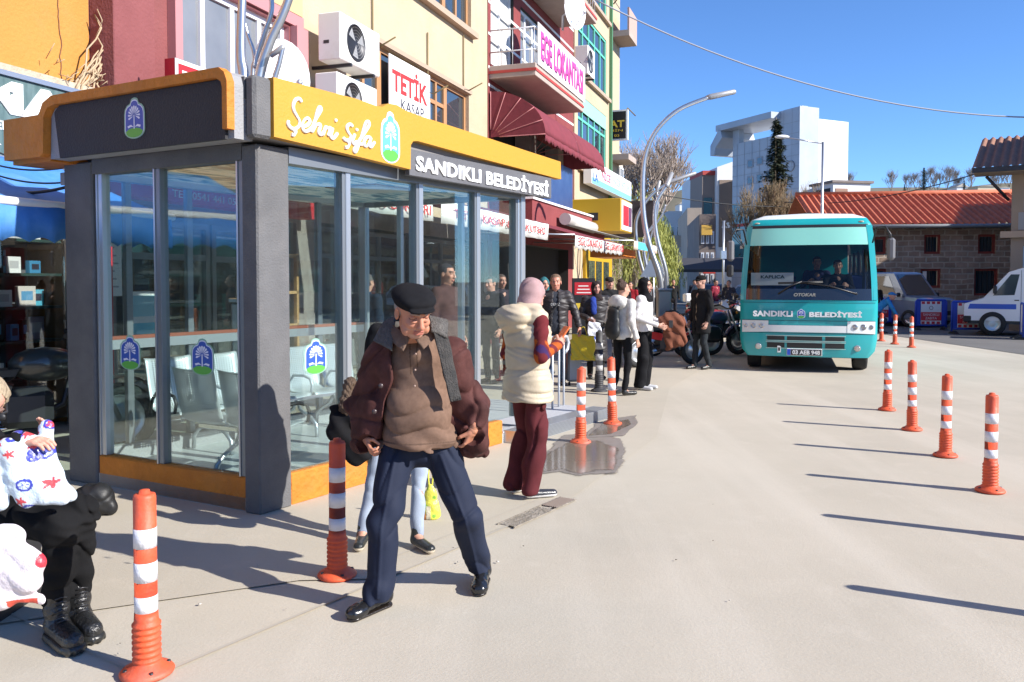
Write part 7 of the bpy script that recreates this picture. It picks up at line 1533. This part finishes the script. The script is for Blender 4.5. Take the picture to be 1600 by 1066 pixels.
# ---------------- the old man ----------------
M0=Vector((-.43,4.12,0))
MAN=thing('person','striding old man in black flat cap, open maroon jacket, brown sweater and navy trousers','person',M0)
def L(px,py,Y): return np.array(V(px,py,Y)-M0)
Rh=rotm(rad(30),rad(23),rad(-4)); hc=L(646,489,3.98); HS=1.03
nk=L(650,528,4.14); hip=L(655,690,4.2)
SKC=(.47,.205,.125)
B=head_blob(hc,Rh,HS,neck=nk-np.array([0,0,.04]),nose=1.15,jaw=1.05)
HP=lambda x,y,z: hc+Rh@(np.array([x,y,z])*HS)
for q in (-1,1):
    B.cap(HP(q*.02,-.09,-.03),HP(q*.034,-.078,-.066),.0035,op='-',k=.008); B.ell(HP(q*.03,-.086,-.003),np.array([.014,.008,.005]),Rh,k=.006); B.cap(HP(q*.014,-.1,.036),HP(q*.046,-.086,.036),.006,.005,k=.006)
    B.ell(HP(q*.048,-.04,-.065),np.array([.02,.03,.028]),Rh,k=.012)
head=B.mesh(.0032)
sR,sL=L(594,560,4.2),L(709,558,4.17); eR,eL=L(556,632,4.3),L(748,632,4.24); wR,wL=L(574,686,4.16),L(739,672,4.13)
B=Blob(.02); B.cap(eR,wR,.036,.027); B.cap(eL,wL,.036,.027); B.cap(sR,eR,.045,.036); B.cap(sL,eL,.045,.036); B.cap(hip+np.array([0,.03,.05]),nk-np.array([0,-.03,.12]),.07,.06)
kR,kL=L(600,815,4.06),L(728,805,4.2); aR,aL=L(594,925,4.06),L(750,895,4.46)
hR,hL=L(622,705,4.18),L(690,703,4.2)
for a,b,c in ((hR,kR,aR),(hL,kL,aL)): B.cap(a,b,.05,.04); B.cap(b,c,.04,.03)
hands=[hand_blob(wR,L(578,700,4.12)-wR,(.9,.1,.2),1,.82,1.1).mesh(.0035),hand_blob(wL,L(724,708,4.16)-wL,(-.8,.5,.1),-1,.85,1.0).mesh(.0035)]
bobj('body',MAN,[head,B.mesh(.012)]+hands,SKIN,head_col(hc,Rh,HS,SKC,brow=(.25,.2,.17),lip=(.36,.11,.09),age=1))
# hair fringe grey at the side
B=Blob(.01)
B.ell(HP(0,.03,.02),np.array([.079,.082,.06])*HS,Rh); 
def face(X,Y,Z): q=np.stack([X-hc[0],Y-hc[1],Z-hc[2]],-1)@Rh/HS; return q[...,1]+.012-.0*q[...,2]
B.fn(face,'-'); B.fn(lambda X,Y,Z: -((np.stack([X-hc[0],Y-hc[1],Z-hc[2]],-1)@Rh/HS)[...,2]+.02),'&')
bobj('hair',MAN,[B.mesh(.004,lambda x,y,z:.0015*np.sin(400*x+100*z)*np.sin(300*y+90*z))],HAIRM,flat((.3,.27,.25)))
# flat cap
B=Blob(.015); B.ell(HP(0,.025,.075),np.array([.098,.112,.047])*HS,Rh); B.ell(HP(0,-.035,.078),np.array([.088,.07,.036])*HS,Rh); B.ell(HP(0,.02,.05),np.array([.087,.102,.035])*HS,Rh); B.ell(HP(0,-.092,.055),np.array([.062,.035,.011])*HS,Rh,k=.012)
bobj('cap',MAN,[B.mesh(.0045,lambda x,y,z:.0012*np.sin(60*x+30*z))],WOOL,flat((.014,.014,.016)))
# sweater
up=nk-hip; ax=up/np.linalg.norm(up)
def torso(B,g,kk=.04):
    B.ell(hip+up*.68+np.array([0,.02,0]),np.array([.175,.125,.2])+g,rotup(ax),k=kk); B.ell(hip+up*.3+np.array([0,-.025,0]),np.array([.168,.15,.2])+g,rotup(ax),k=kk); B.ell(hip+np.array([0,-.01,.01]),np.array([.203,.16,.15])+g,k=kk); B.cap(sR*.9+nk*.1,sL*.9+nk*.1,.055+g,k=kk); B.cap(nk-ax*.06,nk-ax*.0,.075+g,.068+g,k=.03)
B=Blob(.04); torso(B,0); B.fn(lambda X,Y,Z: hip[2]-.012-.008*np.sin(9*X)-Z,'&')
B.cap(nk+np.array([0,-.02,-.03]),L(650,552,4.08),.07,.06,k=.05)
def swd(x,y,z):
    zz=z-hip[2]; lowf=np.clip(1-zz/.42,0,1); a=.017*lowf+.003
    d=a*.85*((1-np.abs(np.sin(30*(zz+.15*np.cos(5.2*(x-hip[0]))+.03*np.sin(15*x+22*y)))))**1.5-.3)
    d+=.006*np.sin(26*x+22*z+2*np.sin(16*z))*(.35+lowf)
    d+=np.where((zz<.02),-.006,0)   # hem band
    return d
def swc(x,y,z):
    C=np.tile(np.array([.19,.118,.085]),(len(x),1)); zz=z-hip[2]; xc=hip[0]+up[0]*zz/up[2]; pl=(np.abs(np.abs(x-xc+.0)-.018)<.0025)&(zz>.36)&(y<nk[1]+.0); C[pl]*=.5; C[(zz<.024)&(zz>.017)]*=.6; return C
bobj('sweater',MAN,[B.mesh(.0055,swd)],WOOL,swc)
# polo collar
B=Blob(.012)
B.cap(nk+np.array([-.065,-.02,.02]),nk+np.array([0,.06,.035]),.016); B.cap(nk+np.array([.065,-.02,.02]),nk+np.array([0,.06,.035]),.016)
bobj('collar',MAN,[B.mesh(.004)],WOOL,flat((.17,.105,.075)))
m=MB()
for z in (.16,.22,.28): 
    pass
for py in (553,577,601):
    p=L(650,py,4.0); p[1]=nk[1]-.152+ (py-553)*-.0009; m.ball(p,.006,mat('button_brown',(.3,.2,.16),.3),8)
m.obj('button',MAN)
# jacket
def jblob(g0,open_=True):
    B=Blob(.045); torso(B,g0); B.cap(hip+np.array([-.02,.03,.12]),hip+np.array([-.02,.05,-.02]),.2,.215,sc=(1,.72,1),k=.05)
    return B
B=jblob(.03); 
B.fn(lambda X,Y,Z: np.maximum(hip[2]-.06-Z, -1),'&')
# hollow and open front
def lin(a,b,z): t=(z-a[1])/(b[1]-a[1]); return a[0]+(b[0]-a[0])*t
eRl=[(L(586,690,4.05)[0],L(586,690,4.05)[2]),(L(609,595,4.0)[0],L(609,595,4.0)[2]),(L(607,520,4.0)[0],L(604,520,4.0)[2])]
eLl=[(L(726,690,4.05)[0],L(726,690,4.05)[2]),(L(708,600,4.0)[0],L(708,600,4.0)[2]),(L(690,515,4.0)[0],L(692,515,4.0)[2])]
def openf(X,Y,Z):
    zs_=[p[1] for p in eRl]; xr=np.interp(Z,zs_,[p[0] for p in eRl]); xl=np.interp(Z,zs_,[p[0] for p in eLl]); yc=hip[1]+(Z-hip[2])*up[1]/up[2]
    return np.maximum(np.maximum(xr-X,X-xl),Y-yc+.02)
B.fn(openf,'-',.008)
inner=Blob(.04); torso(inner,.006)
for s_,e_,w_ in ((sR,eR,wR),(sL,eL,wL)): B.cap(s_,e_,.066,.058,k=.05); B.cap(e_,w_+(w_-e_)*.12,.063,.052,k=.02)
# flared lower front panels
B.cap(L(588,560,4.22),L(570,684,4.22),.06,.078,k=.03); B.cap(L(716,570,4.2),L(738,690,4.22),.055,.08,k=.03)
B.cap(L(584,630,4.14),L(576,690,4.16),.045,.05,k=.06); B.cap(L(748,640,4.14),L(752,693,4.17),.035,.042,k=.05); B.cap(L(570,660,4.25),L(565,690,4.25),.05,.06,k=.04); B.cap(L(745,660,4.3),L(752,700,4.3),.05,.05,k=.04)
for w_,e_ in ((wR,eR),(wL,eL)):
    d=(w_-e_)/np.linalg.norm(w_-e_); B.fn(lambda X,Y,Z,w_=w_,d=d: np.maximum(-((X-w_[0])*d[0]+(Y-w_[1])*d[1]+(Z-w_[2])*d[2])+.012,np.sqrt((X-w_[0]-d[0]*.03)**2+(Y-w_[1]-d[1]*.03)**2+(Z-w_[2]-d[2]*.03)**2)-.062),'-')
def jd(x,y,z):
    a=np.clip((np.abs(x-hip[0])-.12)/.1,0,1)
    cr=(1-np.abs(np.sin(21*z+7*np.abs(x-hip[0])+1.3*np.sin(14*x+8*y+5*z))))**3; c2=(1-np.abs(np.sin(13*z-16*x+1.5*np.sin(9*z+7*y))))**4
    return .015*a*np.clip((1.32-z)/.3,.15,1)*cr+.014*c2*np.clip(a+.2,0,1)-.003*(.5+.5*np.sin(9*z+2))+.006*np.sin(24*z+18*x+2*np.sin(11*y))
def jc(x,y,z):
    n=.5+.5*np.sin(21*x+13*z+2*np.sin(9*y+5*z))*np.sin(17*z-8*x); C=np.array([.085,.03,.026])*(.75+.5*n[:,None]); return C
SUEDE=mat('suede_cloth',(1,1,1),.8,vc=True,c2=(.6,.55,.55),ns=14,bump=.15,bs=150,spec=.25)
bobj('jacket',MAN,[B.mesh(.006,jd)],SUEDE,jc)
# grey fleece collar and lapels
def fleece(x,y,z): n=.5+.5*np.sin(50*x+43*z+3*np.sin(37*y)); return np.array([.12,.11,.1])*(.5+.7*n[:,None])
P=lambda px,py,Y: L(px,py,Y)
B=Blob(.02); B.cap(P(608,512,4.16),P(640,506,4.24),.026,.024); B.cap(P(640,506,4.24),P(680,504,4.17),.024,.026)
bobj('fleece_collar',MAN,[B.mesh(.005,lambda x,y,z:.0018*np.sin(120*x+40*y)*np.sin(110*z+50*x))],WOOL,fleece)
FLM=mat('grey_fleece',(.13,.12,.11),.95,c2=(.07,.065,.06),ns=28,bump=.7,bs=120)
def sheet4(name,c,mt,bulge=.012,th=.012):
    a,b,c_,d=[Vector(tuple(P(*q))) for q in c]; nrm=(b-a).cross(d-a).normalized(); nrm=nrm if nrm.y<0 else -nrm
    def f(u,v):
        p=a.lerp(b,u).lerp(d.lerp(c_,u),v); e=16*u*(1-u)*v*(1-v); return p+nrm*(bulge*e+.002*math.sin(31*u+17*v))
    m=MB(); m.grid(f,14,14,mt); o=m.obj(name,MAN,fix=False); q=o.modifiers.new('s','SOLIDIFY'); q.thickness=th; q.offset=0
sheet4('lapel',[(618,494,4.11),(599,505,4.12),(584,533,4.05),(612,548,3.97)],FLM)
sheet4('lapel',[(670,494,4.1),(700,501,4.1),(698,528,4.0),(674,518,3.985)],FLM)
sheet4('lining',[(677,518,3.99),(699,520,4.02),(720,625,4.02),(704,628,3.985)],mat('dark_fleece_lining',(.06,.055,.052),.95,c2=(.03,.03,.03),ns=25,bump=.6,bs=120),.004,.01)
SWM=mat('sweater_collar_knit',(.17,.105,.075),.95,c2=(.13,.08,.055),ns=30,bump=.3,bs=200)
sheet4('collar_flap',[(614,508,4.07),(640,528,3.985),(630,549,3.972),(604,527,4.03)],SWM,.006,.008)
sheet4('collar_flap',[(646,527,3.985),(676,508,4.05),(684,524,4.03),(662,546,3.972)],SWM,.006,.008)
m=MB()
for px,py in ((596,602),(586,642)): p=P(px,py,3.99); m.lathe([(0,-.006),(.012,-.005),(.012,.0)],mat('dark_button',(.06,.04,.04),.3),tuple(p+np.array([-.0,-.02,0])),10,axis='y')
m.obj('jacket_button',MAN)
# trousers
B=Blob(.03); B.ell(hip+np.array([0,.01,-.02]),np.array([.155,.115,.12])); B.cap(hR,kR,.094,.078,k=.03); B.cap(hL,kL,.094,.08,k=.03); B.cap(kR,aR,.078,.068,k=.02); B.cap(kL,aL,.08,.066,k=.02)
B.cap(aR+np.array([-.01,-.02,.02]),aR+np.array([-.012,-.025,-.03]),.07,.072,k=.02); B.cap(aL+np.array([0,-.02,.01]),aL+np.array([0,-.03,-.04]),.066,.07,k=.02)
B.fn(lambda X,Y,Z:.052+.03*(Y-aR[1])*0-Z,'&')
def td(x,y,z):
    hi=np.clip((z-.55)/.25,0,1); lo=np.clip((.22-z)/.2,0,1)
    cr=.0
    for a,b in ((hR,kR),(kR,aR),(hL,kL),(kL,aL)):
        t=np.clip((z-b[2])/(a[2]-b[2]+1e-6),0,1); ins=(z<a[2])&(z>=b[2]); xx=b[0]+(a[0]-b[0])*t; yy=b[1]+(a[1]-b[1])*t; cr=cr+np.where(ins&(y<yy),-.006*np.exp(-((x-xx+.0)/.008)**2),0)
    f1=(1-np.abs(np.sin(11*z+19*np.abs(x-hip[0])+1.2*np.sin(13*x))))**4; f2=(1-np.abs(np.sin(19*z+7*x+1.4*np.sin(17*x+3*y))))**4
    return cr+.016*hi*f1+.014*np.clip(lo+np.exp(-((z-.47)/.1)**2),0,1)*f2+.014*lo*np.sin(30*z+9*x+2*np.sin(25*x))+.006*np.sin(13*z+22*x+1.5*np.sin(14*z))+.004*np.sin(30*(z-.45)+30*x)*np.exp(-((z-.45)/.12)**2)
bobj('trousers',MAN,[B.mesh(.006,td)],mat('twill_cloth',(1,1,1),.75,vc=True,c2=(.8,.8,.85),ns=5,bump=.15,bs=400,spec=.25),flat((.014,.02,.042)))
m=MB()
# shoes
for (hx,tx) in (((604,945),(560,965)),((754,905),(749,929))):
    h_=np.array(G(*hx)-M0); t_=np.array(G(*tx)-M0); d=(t_-h_)/np.linalg.norm(t_-h_); h_=h_+d*.02
    t_=h_+d*.2; B=Blob(.03); B.cap(h_+[0,0,.05],t_+[0,0,.035],.043,.036,sc=(1,1,.8)); B.cap(h_+[0,0,.07],h_+[0,0,.13],.046,.045); B.cap(t_-d*.02+[0,0,.03],t_+[0,0,.03],.044,.038,sc=(1,1,.7)); B.fn(lambda X,Y,Z:.012-Z,'&')
    vs,fs=B.mesh(.005,lambda x,y,z: .0012*np.sin(140*x+90*y)); s_=bobj('shoe',MAN,[(vs,fs)],mat('polished_leather',(1,1,1),.2,vc=True,bump=.1,bs=60,spec=.7),flat((.012,.012,.013)))
    B=Blob(.01); B.cap(h_+[0,0,.008],t_+[0,0,.008],.044,.038,sc=(1,1,.5)); B.fn(lambda X,Y,Z:np.maximum(.001-Z,Z-.014),'&'); B.ell(h_,(.042,.042,.02)); B.fn(lambda X,Y,Z:np.maximum(.001-Z,Z-.014),'&'); bobj('sole',s_,[B.mesh(.005)],LEATH,flat((.02,.015,.012)))
# ---------------- seated woman at the left edge ----------------
S0=G(40,960); S0.z=0
def LS(px,py,Y): return np.array(V(px,py,Y)-S0)
SW=thing('person','seated blonde woman in black clothes and boots holding a printed bag on her lap','person',S0)
hc=LS(-22,630,3.75); Rh=rotm(rad(50),rad(42)); nk=LS(-62,668,3.85); hip=LS(-70,800,4.0)
B=head_blob(hc,Rh,1,neck=nk); 
wA=LS(30,690,3.5); wB=LS(70,700,3.72); eA=LS(-60,740,3.5); eB=LS(30,740,3.95)
kA,kB=LS(95,822,3.62),LS(125,800,3.72); fA,fB=LS(88,930,3.72),LS(122,915,3.84)
B2=Blob(.02); B2.cap(hip,nk,.09,.1); B2.cap(eA,wA,.036,.027); B2.cap(eB,wB,.036,.027); B2.cap(hip,kA,.07,.05); B2.cap(hip,kB,.07,.05); B2.cap(kA,fA,.05,.04); B2.cap(kB,fB,.05,.04)
h1=hand_blob(wA,LS(85,688,3.48)-wA,(.1,.2,-1),1,.95,.55).mesh(.0035); h2=hand_blob(wB,LS(72,640,3.68)-wB,(-.5,-.8,0),1,.95,.35,.6).mesh(.0035)
bobj('body',SW,[B.mesh(.004),B2.mesh(.012),h1,h2],SKIN,head_col(hc,Rh,1,(.58,.3,.22)))
B=Blob(.03); B.ell(hc+Rh@np.array([0,.03,.03]),np.array([.09,.1,.095]),Rh); B.cap(hc+Rh@np.array([.06,.03,.02]),hc+Rh@np.array([.065,.05,-.07]),.035,.03); B.cap(hc+Rh@np.array([-.06,.03,.02]),hc+Rh@np.array([-.065,.05,-.07]),.035,.03)
B.fn(lambda X,Y,Z: np.maximum((np.stack([X-hc[0],Y-hc[1],Z-hc[2]],-1)@Rh)[...,1]+.035,-1),'-'); bobj('hair',SW,[B.mesh(.005,lambda x,y,z:.005*np.sin(140*x+60*z)*np.sin(120*y+70*z+2))],HAIRM,flat((.42,.33,.22)))
m=MB(); 
Pg=lambda x,y,z: tuple(hc+Rh@np.array([x,y,z])); m.tube([Pg(-.075,.0,.02),Pg(-.06,-.08,.018),Pg(0,-.1,.016),Pg(.06,-.08,.018),Pg(.075,.0,.02)],.007,BLACK,6)
for q in (-1,1): m.ball(Pg(q*.032,-.098,.008),(.026,.012,.02),BLACK,10)
m.obj('sunglasses',SW)
B=Blob(.02); B.ell(hc+Rh@np.array([0,-.07,-.055]),np.array([.05,.035,.035]),Rh); bobj('face_mask',SW,[B.mesh(.005)],CLOTH,flat((.05,.2,.55)))
B=Blob(.05); B.ell(hip+(nk-hip)*.55,np.array([.2,.15,.28])); B.cap(nk+np.array([.05,0,-.05]),eA,.08,.065); B.cap(eA,wA,.062,.045); B.cap(nk+np.array([.1,0,-.05]),eB,.08,.065); B.cap(eB,wB,.06,.042)
bobj('jacket',SW,[B.mesh(.009,folds(.006,30,1))],CLOTH,flat((.012,.012,.014)))
B=Blob(.03); B.cap(hip,kA,.095,.072); B.cap(hip,kB,.095,.072); B.cap(kA,fA,.07,.058); B.cap(kB,fB,.07,.056); bobj('trousers',SW,[B.mesh(.007,folds(.009,26,3,.8,1.5))],CLOTH,flat((.011,.011,.012)))
for nm,f,t_ in (('a',fA,LS(110,985,3.6)),('b',fB,LS(140,965,3.72))):
    g=f.copy(); g[2]=0; t2=t_.copy(); t2[2]=0; d=(t2-g)/np.linalg.norm(t2-g); t2=g+d*.2
    B=Blob(.02); B.cap(g+[0,0,.2],g+[0,0,.08],.055,.052); B.cap(g+[0,0,.06],t2+[0,0,.05],.052,.045); B.fn(lambda X,Y,Z:.03-Z,'&')
    b_=bobj('boot',SW,[B.mesh(.005,lambda x,y,z:.003*np.sin(80*z)*(z>.07))],mat('glossy_boot',(1,1,1),.3,vc=True,bump=.6,bs=50,spec=.8),flat((.015,.015,.015)))
    B=Blob(.01); B.cap(g+[0,0,.02],t2+[0,0,.02],.06,.055,sc=(1,1,.6)); B.fn(lambda X,Y,Z:np.maximum(.002-Z,Z-.04),'&'); bobj('sole',b_,[B.mesh(.006,lambda x,y,z:.003*np.sign(np.sin(150*(x+y)))*(z<.02))],LEATH,flat((.02,.02,.018)))
    m=MB(); sd=np.array([-d[1],d[0],0])
    for i in range(6):
        z=.1+.02*i; c=g+d*(.058+.03*max(0,(.13-z)/.05)); m.tube([c-sd*.025+[0,0,z],c+d*.006+[0,0,z+.008],c+sd*.025+[0,0,z]],.004,DARKMET,5)
    m.obj('laces',b_)
# simple seat she sits on (mostly outside the frame)
t=thing('bench','dark bench seat under the seated woman at the left picture edge','bench',S0+Vector(tuple(hip))-Vector((0,0,hip[2]))); m=MB(); m.box(-.45,.3,-.2,.3,.36,.41,mat('bench_wood',(.1,.06,.04),.7),.01); m.obj('seat',t)
for x in (-.4,.25): m=MB(); m.box(x-.02,x+.02,-.15,.25,0,.359,DARKMET); m.obj('leg',t)
# printed bag on lap
def pbag(x,y,z):
    C=np.tile(np.array([.62,.72,.8]),(len(x),1)); rng=np.random.RandomState(4)
    for i in range(40):
        cx,cz=rng.uniform(-.22,.3),rng.uniform(-.25,.28); r=rng.uniform(.018,.03); dd=np.hypot(x-cx,(z-cz)*1.3); an=np.arctan2(z-cz,x-cx)
        if i%2: C[(dd<r*(.9+.35*np.sin(5*an+i)))]=(.6,.06,.07)
        else: C[(np.abs(dd-r*1.1)<.006)|((dd<r*.8)&(np.sin(an*6)>.55))]=(.05,.06,.38)
    return C
c0=V(48,735,3.52); B=Blob(.03); Lb=lambda px,py,Y: np.array(V(px,py,Y)-c0)
for a,b,r in (((72,668,3.56),(85,755,3.5),.03),((10,700,3.45),(40,780,3.45),.045),((30,690,3.5),(65,770,3.46),.05),((60,700,3.52),(100,770,3.5),.04),((40,700,3.5),(-20,760,3.5),.05),((95,765,3.5),(112,775,3.52),.03),((20,760,3.45),(100,780,3.47),.03),((-10,720,3.45),(0,785,3.45),.04)): B.cap(Lb(*a),Lb(*b),r,r*.9,sc=(1,.7,1))
bagmesh('plastic_bag','pale blue plastic bag with red and blue prints on the lap of the seated woman','bag',c0,B,.0045,PLAS,pbag,lambda x,y,z: .004*np.sin(30*x+25*z+3*np.sin(20*z))+.0015*np.sin(60*(x*.6-z)+2*np.sin(33*x)))
def wbag(x,y,z):
    C=np.tile(np.array([.72,.66,.7]),(len(x),1)); C[np.hypot(x-.12,z-.03)<.035]=(.6,.04,.06); C[(np.hypot(x+.1,z-.05)<.04)&(np.sin(90*x)*np.sin(80*z)>-.3)]=(.6,.05,.07); C[(z<-.13)&(np.sin(26*x+1)>.2)]=(.6,.08,.05); return C
c0=V(28,885,3.3); B=Blob(.03); Lb=lambda px,py,Y: np.array(V(px,py,Y)-c0)
for a,b,r in (((5,830,3.3),(30,835,3.3),.03),((10,850,3.3),(50,880,3.3),.05),((0,880,3.3),(45,905,3.3),.06),((-20,840,3.3),(0,930,3.3),.06),((10,930,3.3),(62,935,3.32),.025)): B.cap(Lb(*a),Lb(*b),r,r,sc=(1,.7,1))
bagmesh('plastic_bag','white plastic bag with red prints hanging at the lower left picture edge','bag',c0,B,.0045,PLAS,wbag,lambda x,y,z: .005*np.sin(35*x-15*z+3*np.sin(15*z))+.0015*np.sin(70*(x*.6+z)+2*np.sin(33*x)))
c0=G(138,822); c0.y+=.25; B=Blob(.08); B.cap((-.1,0,.1),(.03,0,.05),.1,.045); B.cap((-.03,0,.15),(-.12,0,.1),.07,.1); B.fn(lambda X,Y,Z:.006-Z,'&')
bagmesh('handbag','crumpled glossy black bag lying on the ground behind the seated woman','bag',c0,B,.006,NYL,flat((.014,.014,.015)),folds(.004,45,3,.6,1.3))
# ---------------- trees ----------------
BARK=mat('bark',(.16,.13,.10),.95,c2=(.24,.2,.16),ns=6,bump=.6); TWIG=mat('twig_bark',(.38,.31,.26),.95); LEAFY=mat('willow_leaf',(.36,.36,.09),.7,c2=(.22,.26,.05),ns=1.2); SPR=mat('spruce_needle',(.035,.05,.025),.8,c2=(.06,.07,.035),ns=1.5); DRYB=mat('dry_twig_brown',(.30,.22,.13),.95,c2=(.2,.15,.09),ns=1)
def bare(name,label,base,h,spread,seed,mt=BARK,tw=TWIG,trunk=.16,depth=5,th=.35,group=None,nb=3,ang=.55):
    random.seed(seed); t=thing(name,label,'tree',base,0,group); mt_=MB(); mc=MB()
    def grow(p,d,l,r,k):
        n=4; P=[p]; 
        for i in range(n):
            d=(d+Vector((random.uniform(-.13,.13),random.uniform(-.13,.13),random.uniform(-.02,.1)))).normalized(); P.append(P[-1]+d*l/n)
        (mt_ if k==0 else mc).tube(P,[r*(1-.4*i/n) for i in range(n+1)],mt if k<2 else tw,6 if k<2 else 3,caps=False)
        if k>=depth: return
        for j in range(nb+(1 if k>1 else 0)):
            q=P[random.randint(2,n)] if j else P[-1]; a=random.uniform(0,2*PI); e=Vector((math.cos(a)*spread,math.sin(a)*spread,random.uniform(.5,1.2))).normalized()
            grow(q,(d*(1-ang)+e*ang).normalized(),l*random.uniform(.6,.82),r*.62,k+1)
    grow(Vector((0,0,-.1)),Vector((0,0,1)),h*th,trunk,0)
    mt_.obj('trunk',t,fix=False); mc.obj('crown',t,fix=False); return t
p=V(1018,440,47); bare('bare_tree','large leafless tree spreading above the willow and the street lamps',(p.x,47,0),14.5,1.0,4,trunk=.24,depth=6,th=.27)
p=V(985,440,50); bare('bare_tree','smaller leafless tree behind the lawyer sign',(p.x,50,0),10.5,.9,11,trunk=.16,depth=5,th=.32)
def willow(label,base,h,r,seed):
    random.seed(seed); t=thing('willow_tree',label,'tree',base); m=MB(); m.tube([(0,0,-.1),(.1,0,h*.3),(.0,.1,h*.6),(-.1,0,h*.85)],[.28,.22,.14,.06],BARK,8)
    for k in range(9): a=k*.7; m.tube([(0,0,h*(.3+.05*k)),(r*.35*math.cos(a),r*.35*math.sin(a),h*(.55+.04*k)),(r*.7*math.cos(a),r*.7*math.sin(a),h*(.66+.03*k))],[.09,.06,.03],BARK,5)
    m.obj('trunk',t); vs=[];fs=[]
    for k in range(380):
        a=random.uniform(0,2*PI); rr=r*random.uniform(.1,1)**.6; zt=h*(1-.42*(rr/r)**2)*random.uniform(.8,1.0); L_=random.uniform(.25,.6)*h; x,y=rr*math.cos(a),rr*math.sin(a); ox,oy=random.uniform(-.2,.2),random.uniform(-.2,.2)
        n=int(L_/.13)
        for i in range(n):
            z=zt-i*.13; 
            if z<h*.22: break
            q=i/n; px_,py_=x+ox*q+random.uniform(-.09,.09)+math.cos(a)*.35*math.sin(q*2),y+oy*q+random.uniform(-.09,.09)+math.sin(a)*.35*math.sin(q*2)
            b_=random.uniform(0,PI); w_=random.uniform(.012,.028); l=random.uniform(.12,.24); dx,dy=math.cos(b_)*w_,math.sin(b_)*w_; sk=random.uniform(-.08,.08)
            i0=len(vs); vs+= [(px_-dx,py_-dy,z),(px_+sk,py_+sk,z-l),(px_+dx,py_+dy,z),(px_-sk,py_,z+l*.5)]; fs.append((i0,i0+1,i0+2,i0+3))
    m=MB(); m.add(vs,fs,LEAFY); m.obj('crown',t,fix=False)
p=V(988,440,38); willow('yellow green drooping willow beyond the awnings',(p.x,38,0),6.3,1.6,2)
p=V(1018,440,43); willow('second yellow green willow partly behind the curved lamps',(p.x,43,0),5.8,1.3,7)
def spruce(label,base,h,r,seed,group=None,n=34,mt=None):
    random.seed(seed); t=thing('spruce_tree',label,'tree',base,0,group); m=MB(); m.tube([(0,0,0),(0,0,h)],[.2,.02],BARK,6); m.obj('trunk',t); vs=[];fs=[]
    for i in range(n):
        z=h*(.12+.88*i/n); R_=r*(1-(i/n))**.8*random.uniform(.6,1.15)+.15
        for j in range(13):
            a=random.uniform(0,2*PI); L_=R_*random.uniform(.5,1.15)
            for k in range(int(L_/.16)+2):
                q=k/(L_/.16+2); x,y=math.cos(a)*L_*q,math.sin(a)*L_*q; zz=z-.25*L_*q+.22*L_*q*q
                for e in range(4):
                    b_=a+random.uniform(-1.6,1.6); l=random.uniform(.2,.45)*(1.2-q*.5); i0=len(vs); ww=.07; zz_=zz; zz=zz+random.uniform(-.28,.12)
                    vs+= [(x-ww*math.sin(b_),y+ww*math.cos(b_),zz),(x+l*math.cos(b_),y+l*math.sin(b_),zz-random.uniform(0,.14)),(x+ww*math.sin(b_),y-ww*math.cos(b_),zz+.03)]; fs.append((i0,i0+1,i0+2)); zz=zz_
    m=MB(); m.add(vs,fs,mt or SPR); m.obj('crown',t,fix=False); return t
p=V(1210,440,56); spruce('tall dark spruce standing before the white office block',(p.x,56,0),12.6,2.1,5)
for k,(px,l) in enumerate(((1185,'left bushy leafless brown tree behind the bus roof'),(1222,'middle bushy leafless brown tree in front of the spruce'),(1252,'right bushy leafless brown tree in front of the office block'))):
    p=V(px,440,48); bare('bare_bush_tree',l,(p.x,48,0),6.6+.5*(k==1),.9,30+k,DRYB,DRYB,.12,5,.36,'bushy bare trees behind the bus',nb=4,ang=.42)
# hilltop trees
random.seed(77)
gh='bare trees along the hilltop'
pr=bare('hill_tree','hazy leafless tree on the hilltop at the left end of the tile roof',tuple(V(1345,306,330)-Vector((0,0,4))),13,1.0,3,mat('hill_twig',(.2,.16,.13),.95),mat('hill_twig'),.16,4,.26,gh,nb=4)
names=['just left of the dark conifer','below the radio mast','right of the tall conifer','midway along the tile ridge','left of the tiny tan house','between the tan and white hilltop houses','behind the white hilltop house','over the beige hilltop house','left of the tan building eaves','at the right of the beige house','farthest left on the hilltop','in the dip before the conifer','behind the second conifer']
for k,(px,s) in enumerate(((1395,1),(1420,.9),(1452,1.15),(1478,1.2),(1465,1),(1520,1.15),(1500,.8),(1550,1.1),(1574,1.25),(1562,1.2),(1330,1),(1432,1),(1490,1.1))):
    dup(pr,V(px,298,320+k*3)-Vector((0,0,3)),k*1.3,'hazy leafless tree on the hilltop '+names[k],gh,s*1.15)
sp=spruce('dark conifer on the hilltop above the tile roof',tuple(V(1443,300,300)),9,2.0,9,'conifers on the hilltop',16)
dup(sp,V(1506,300,310),1,'smaller dark conifer on the hilltop beside the white house',None,.5); dup(sp,V(1413,306,315),2,'short dark conifer at the left on the hilltop',None,.5)
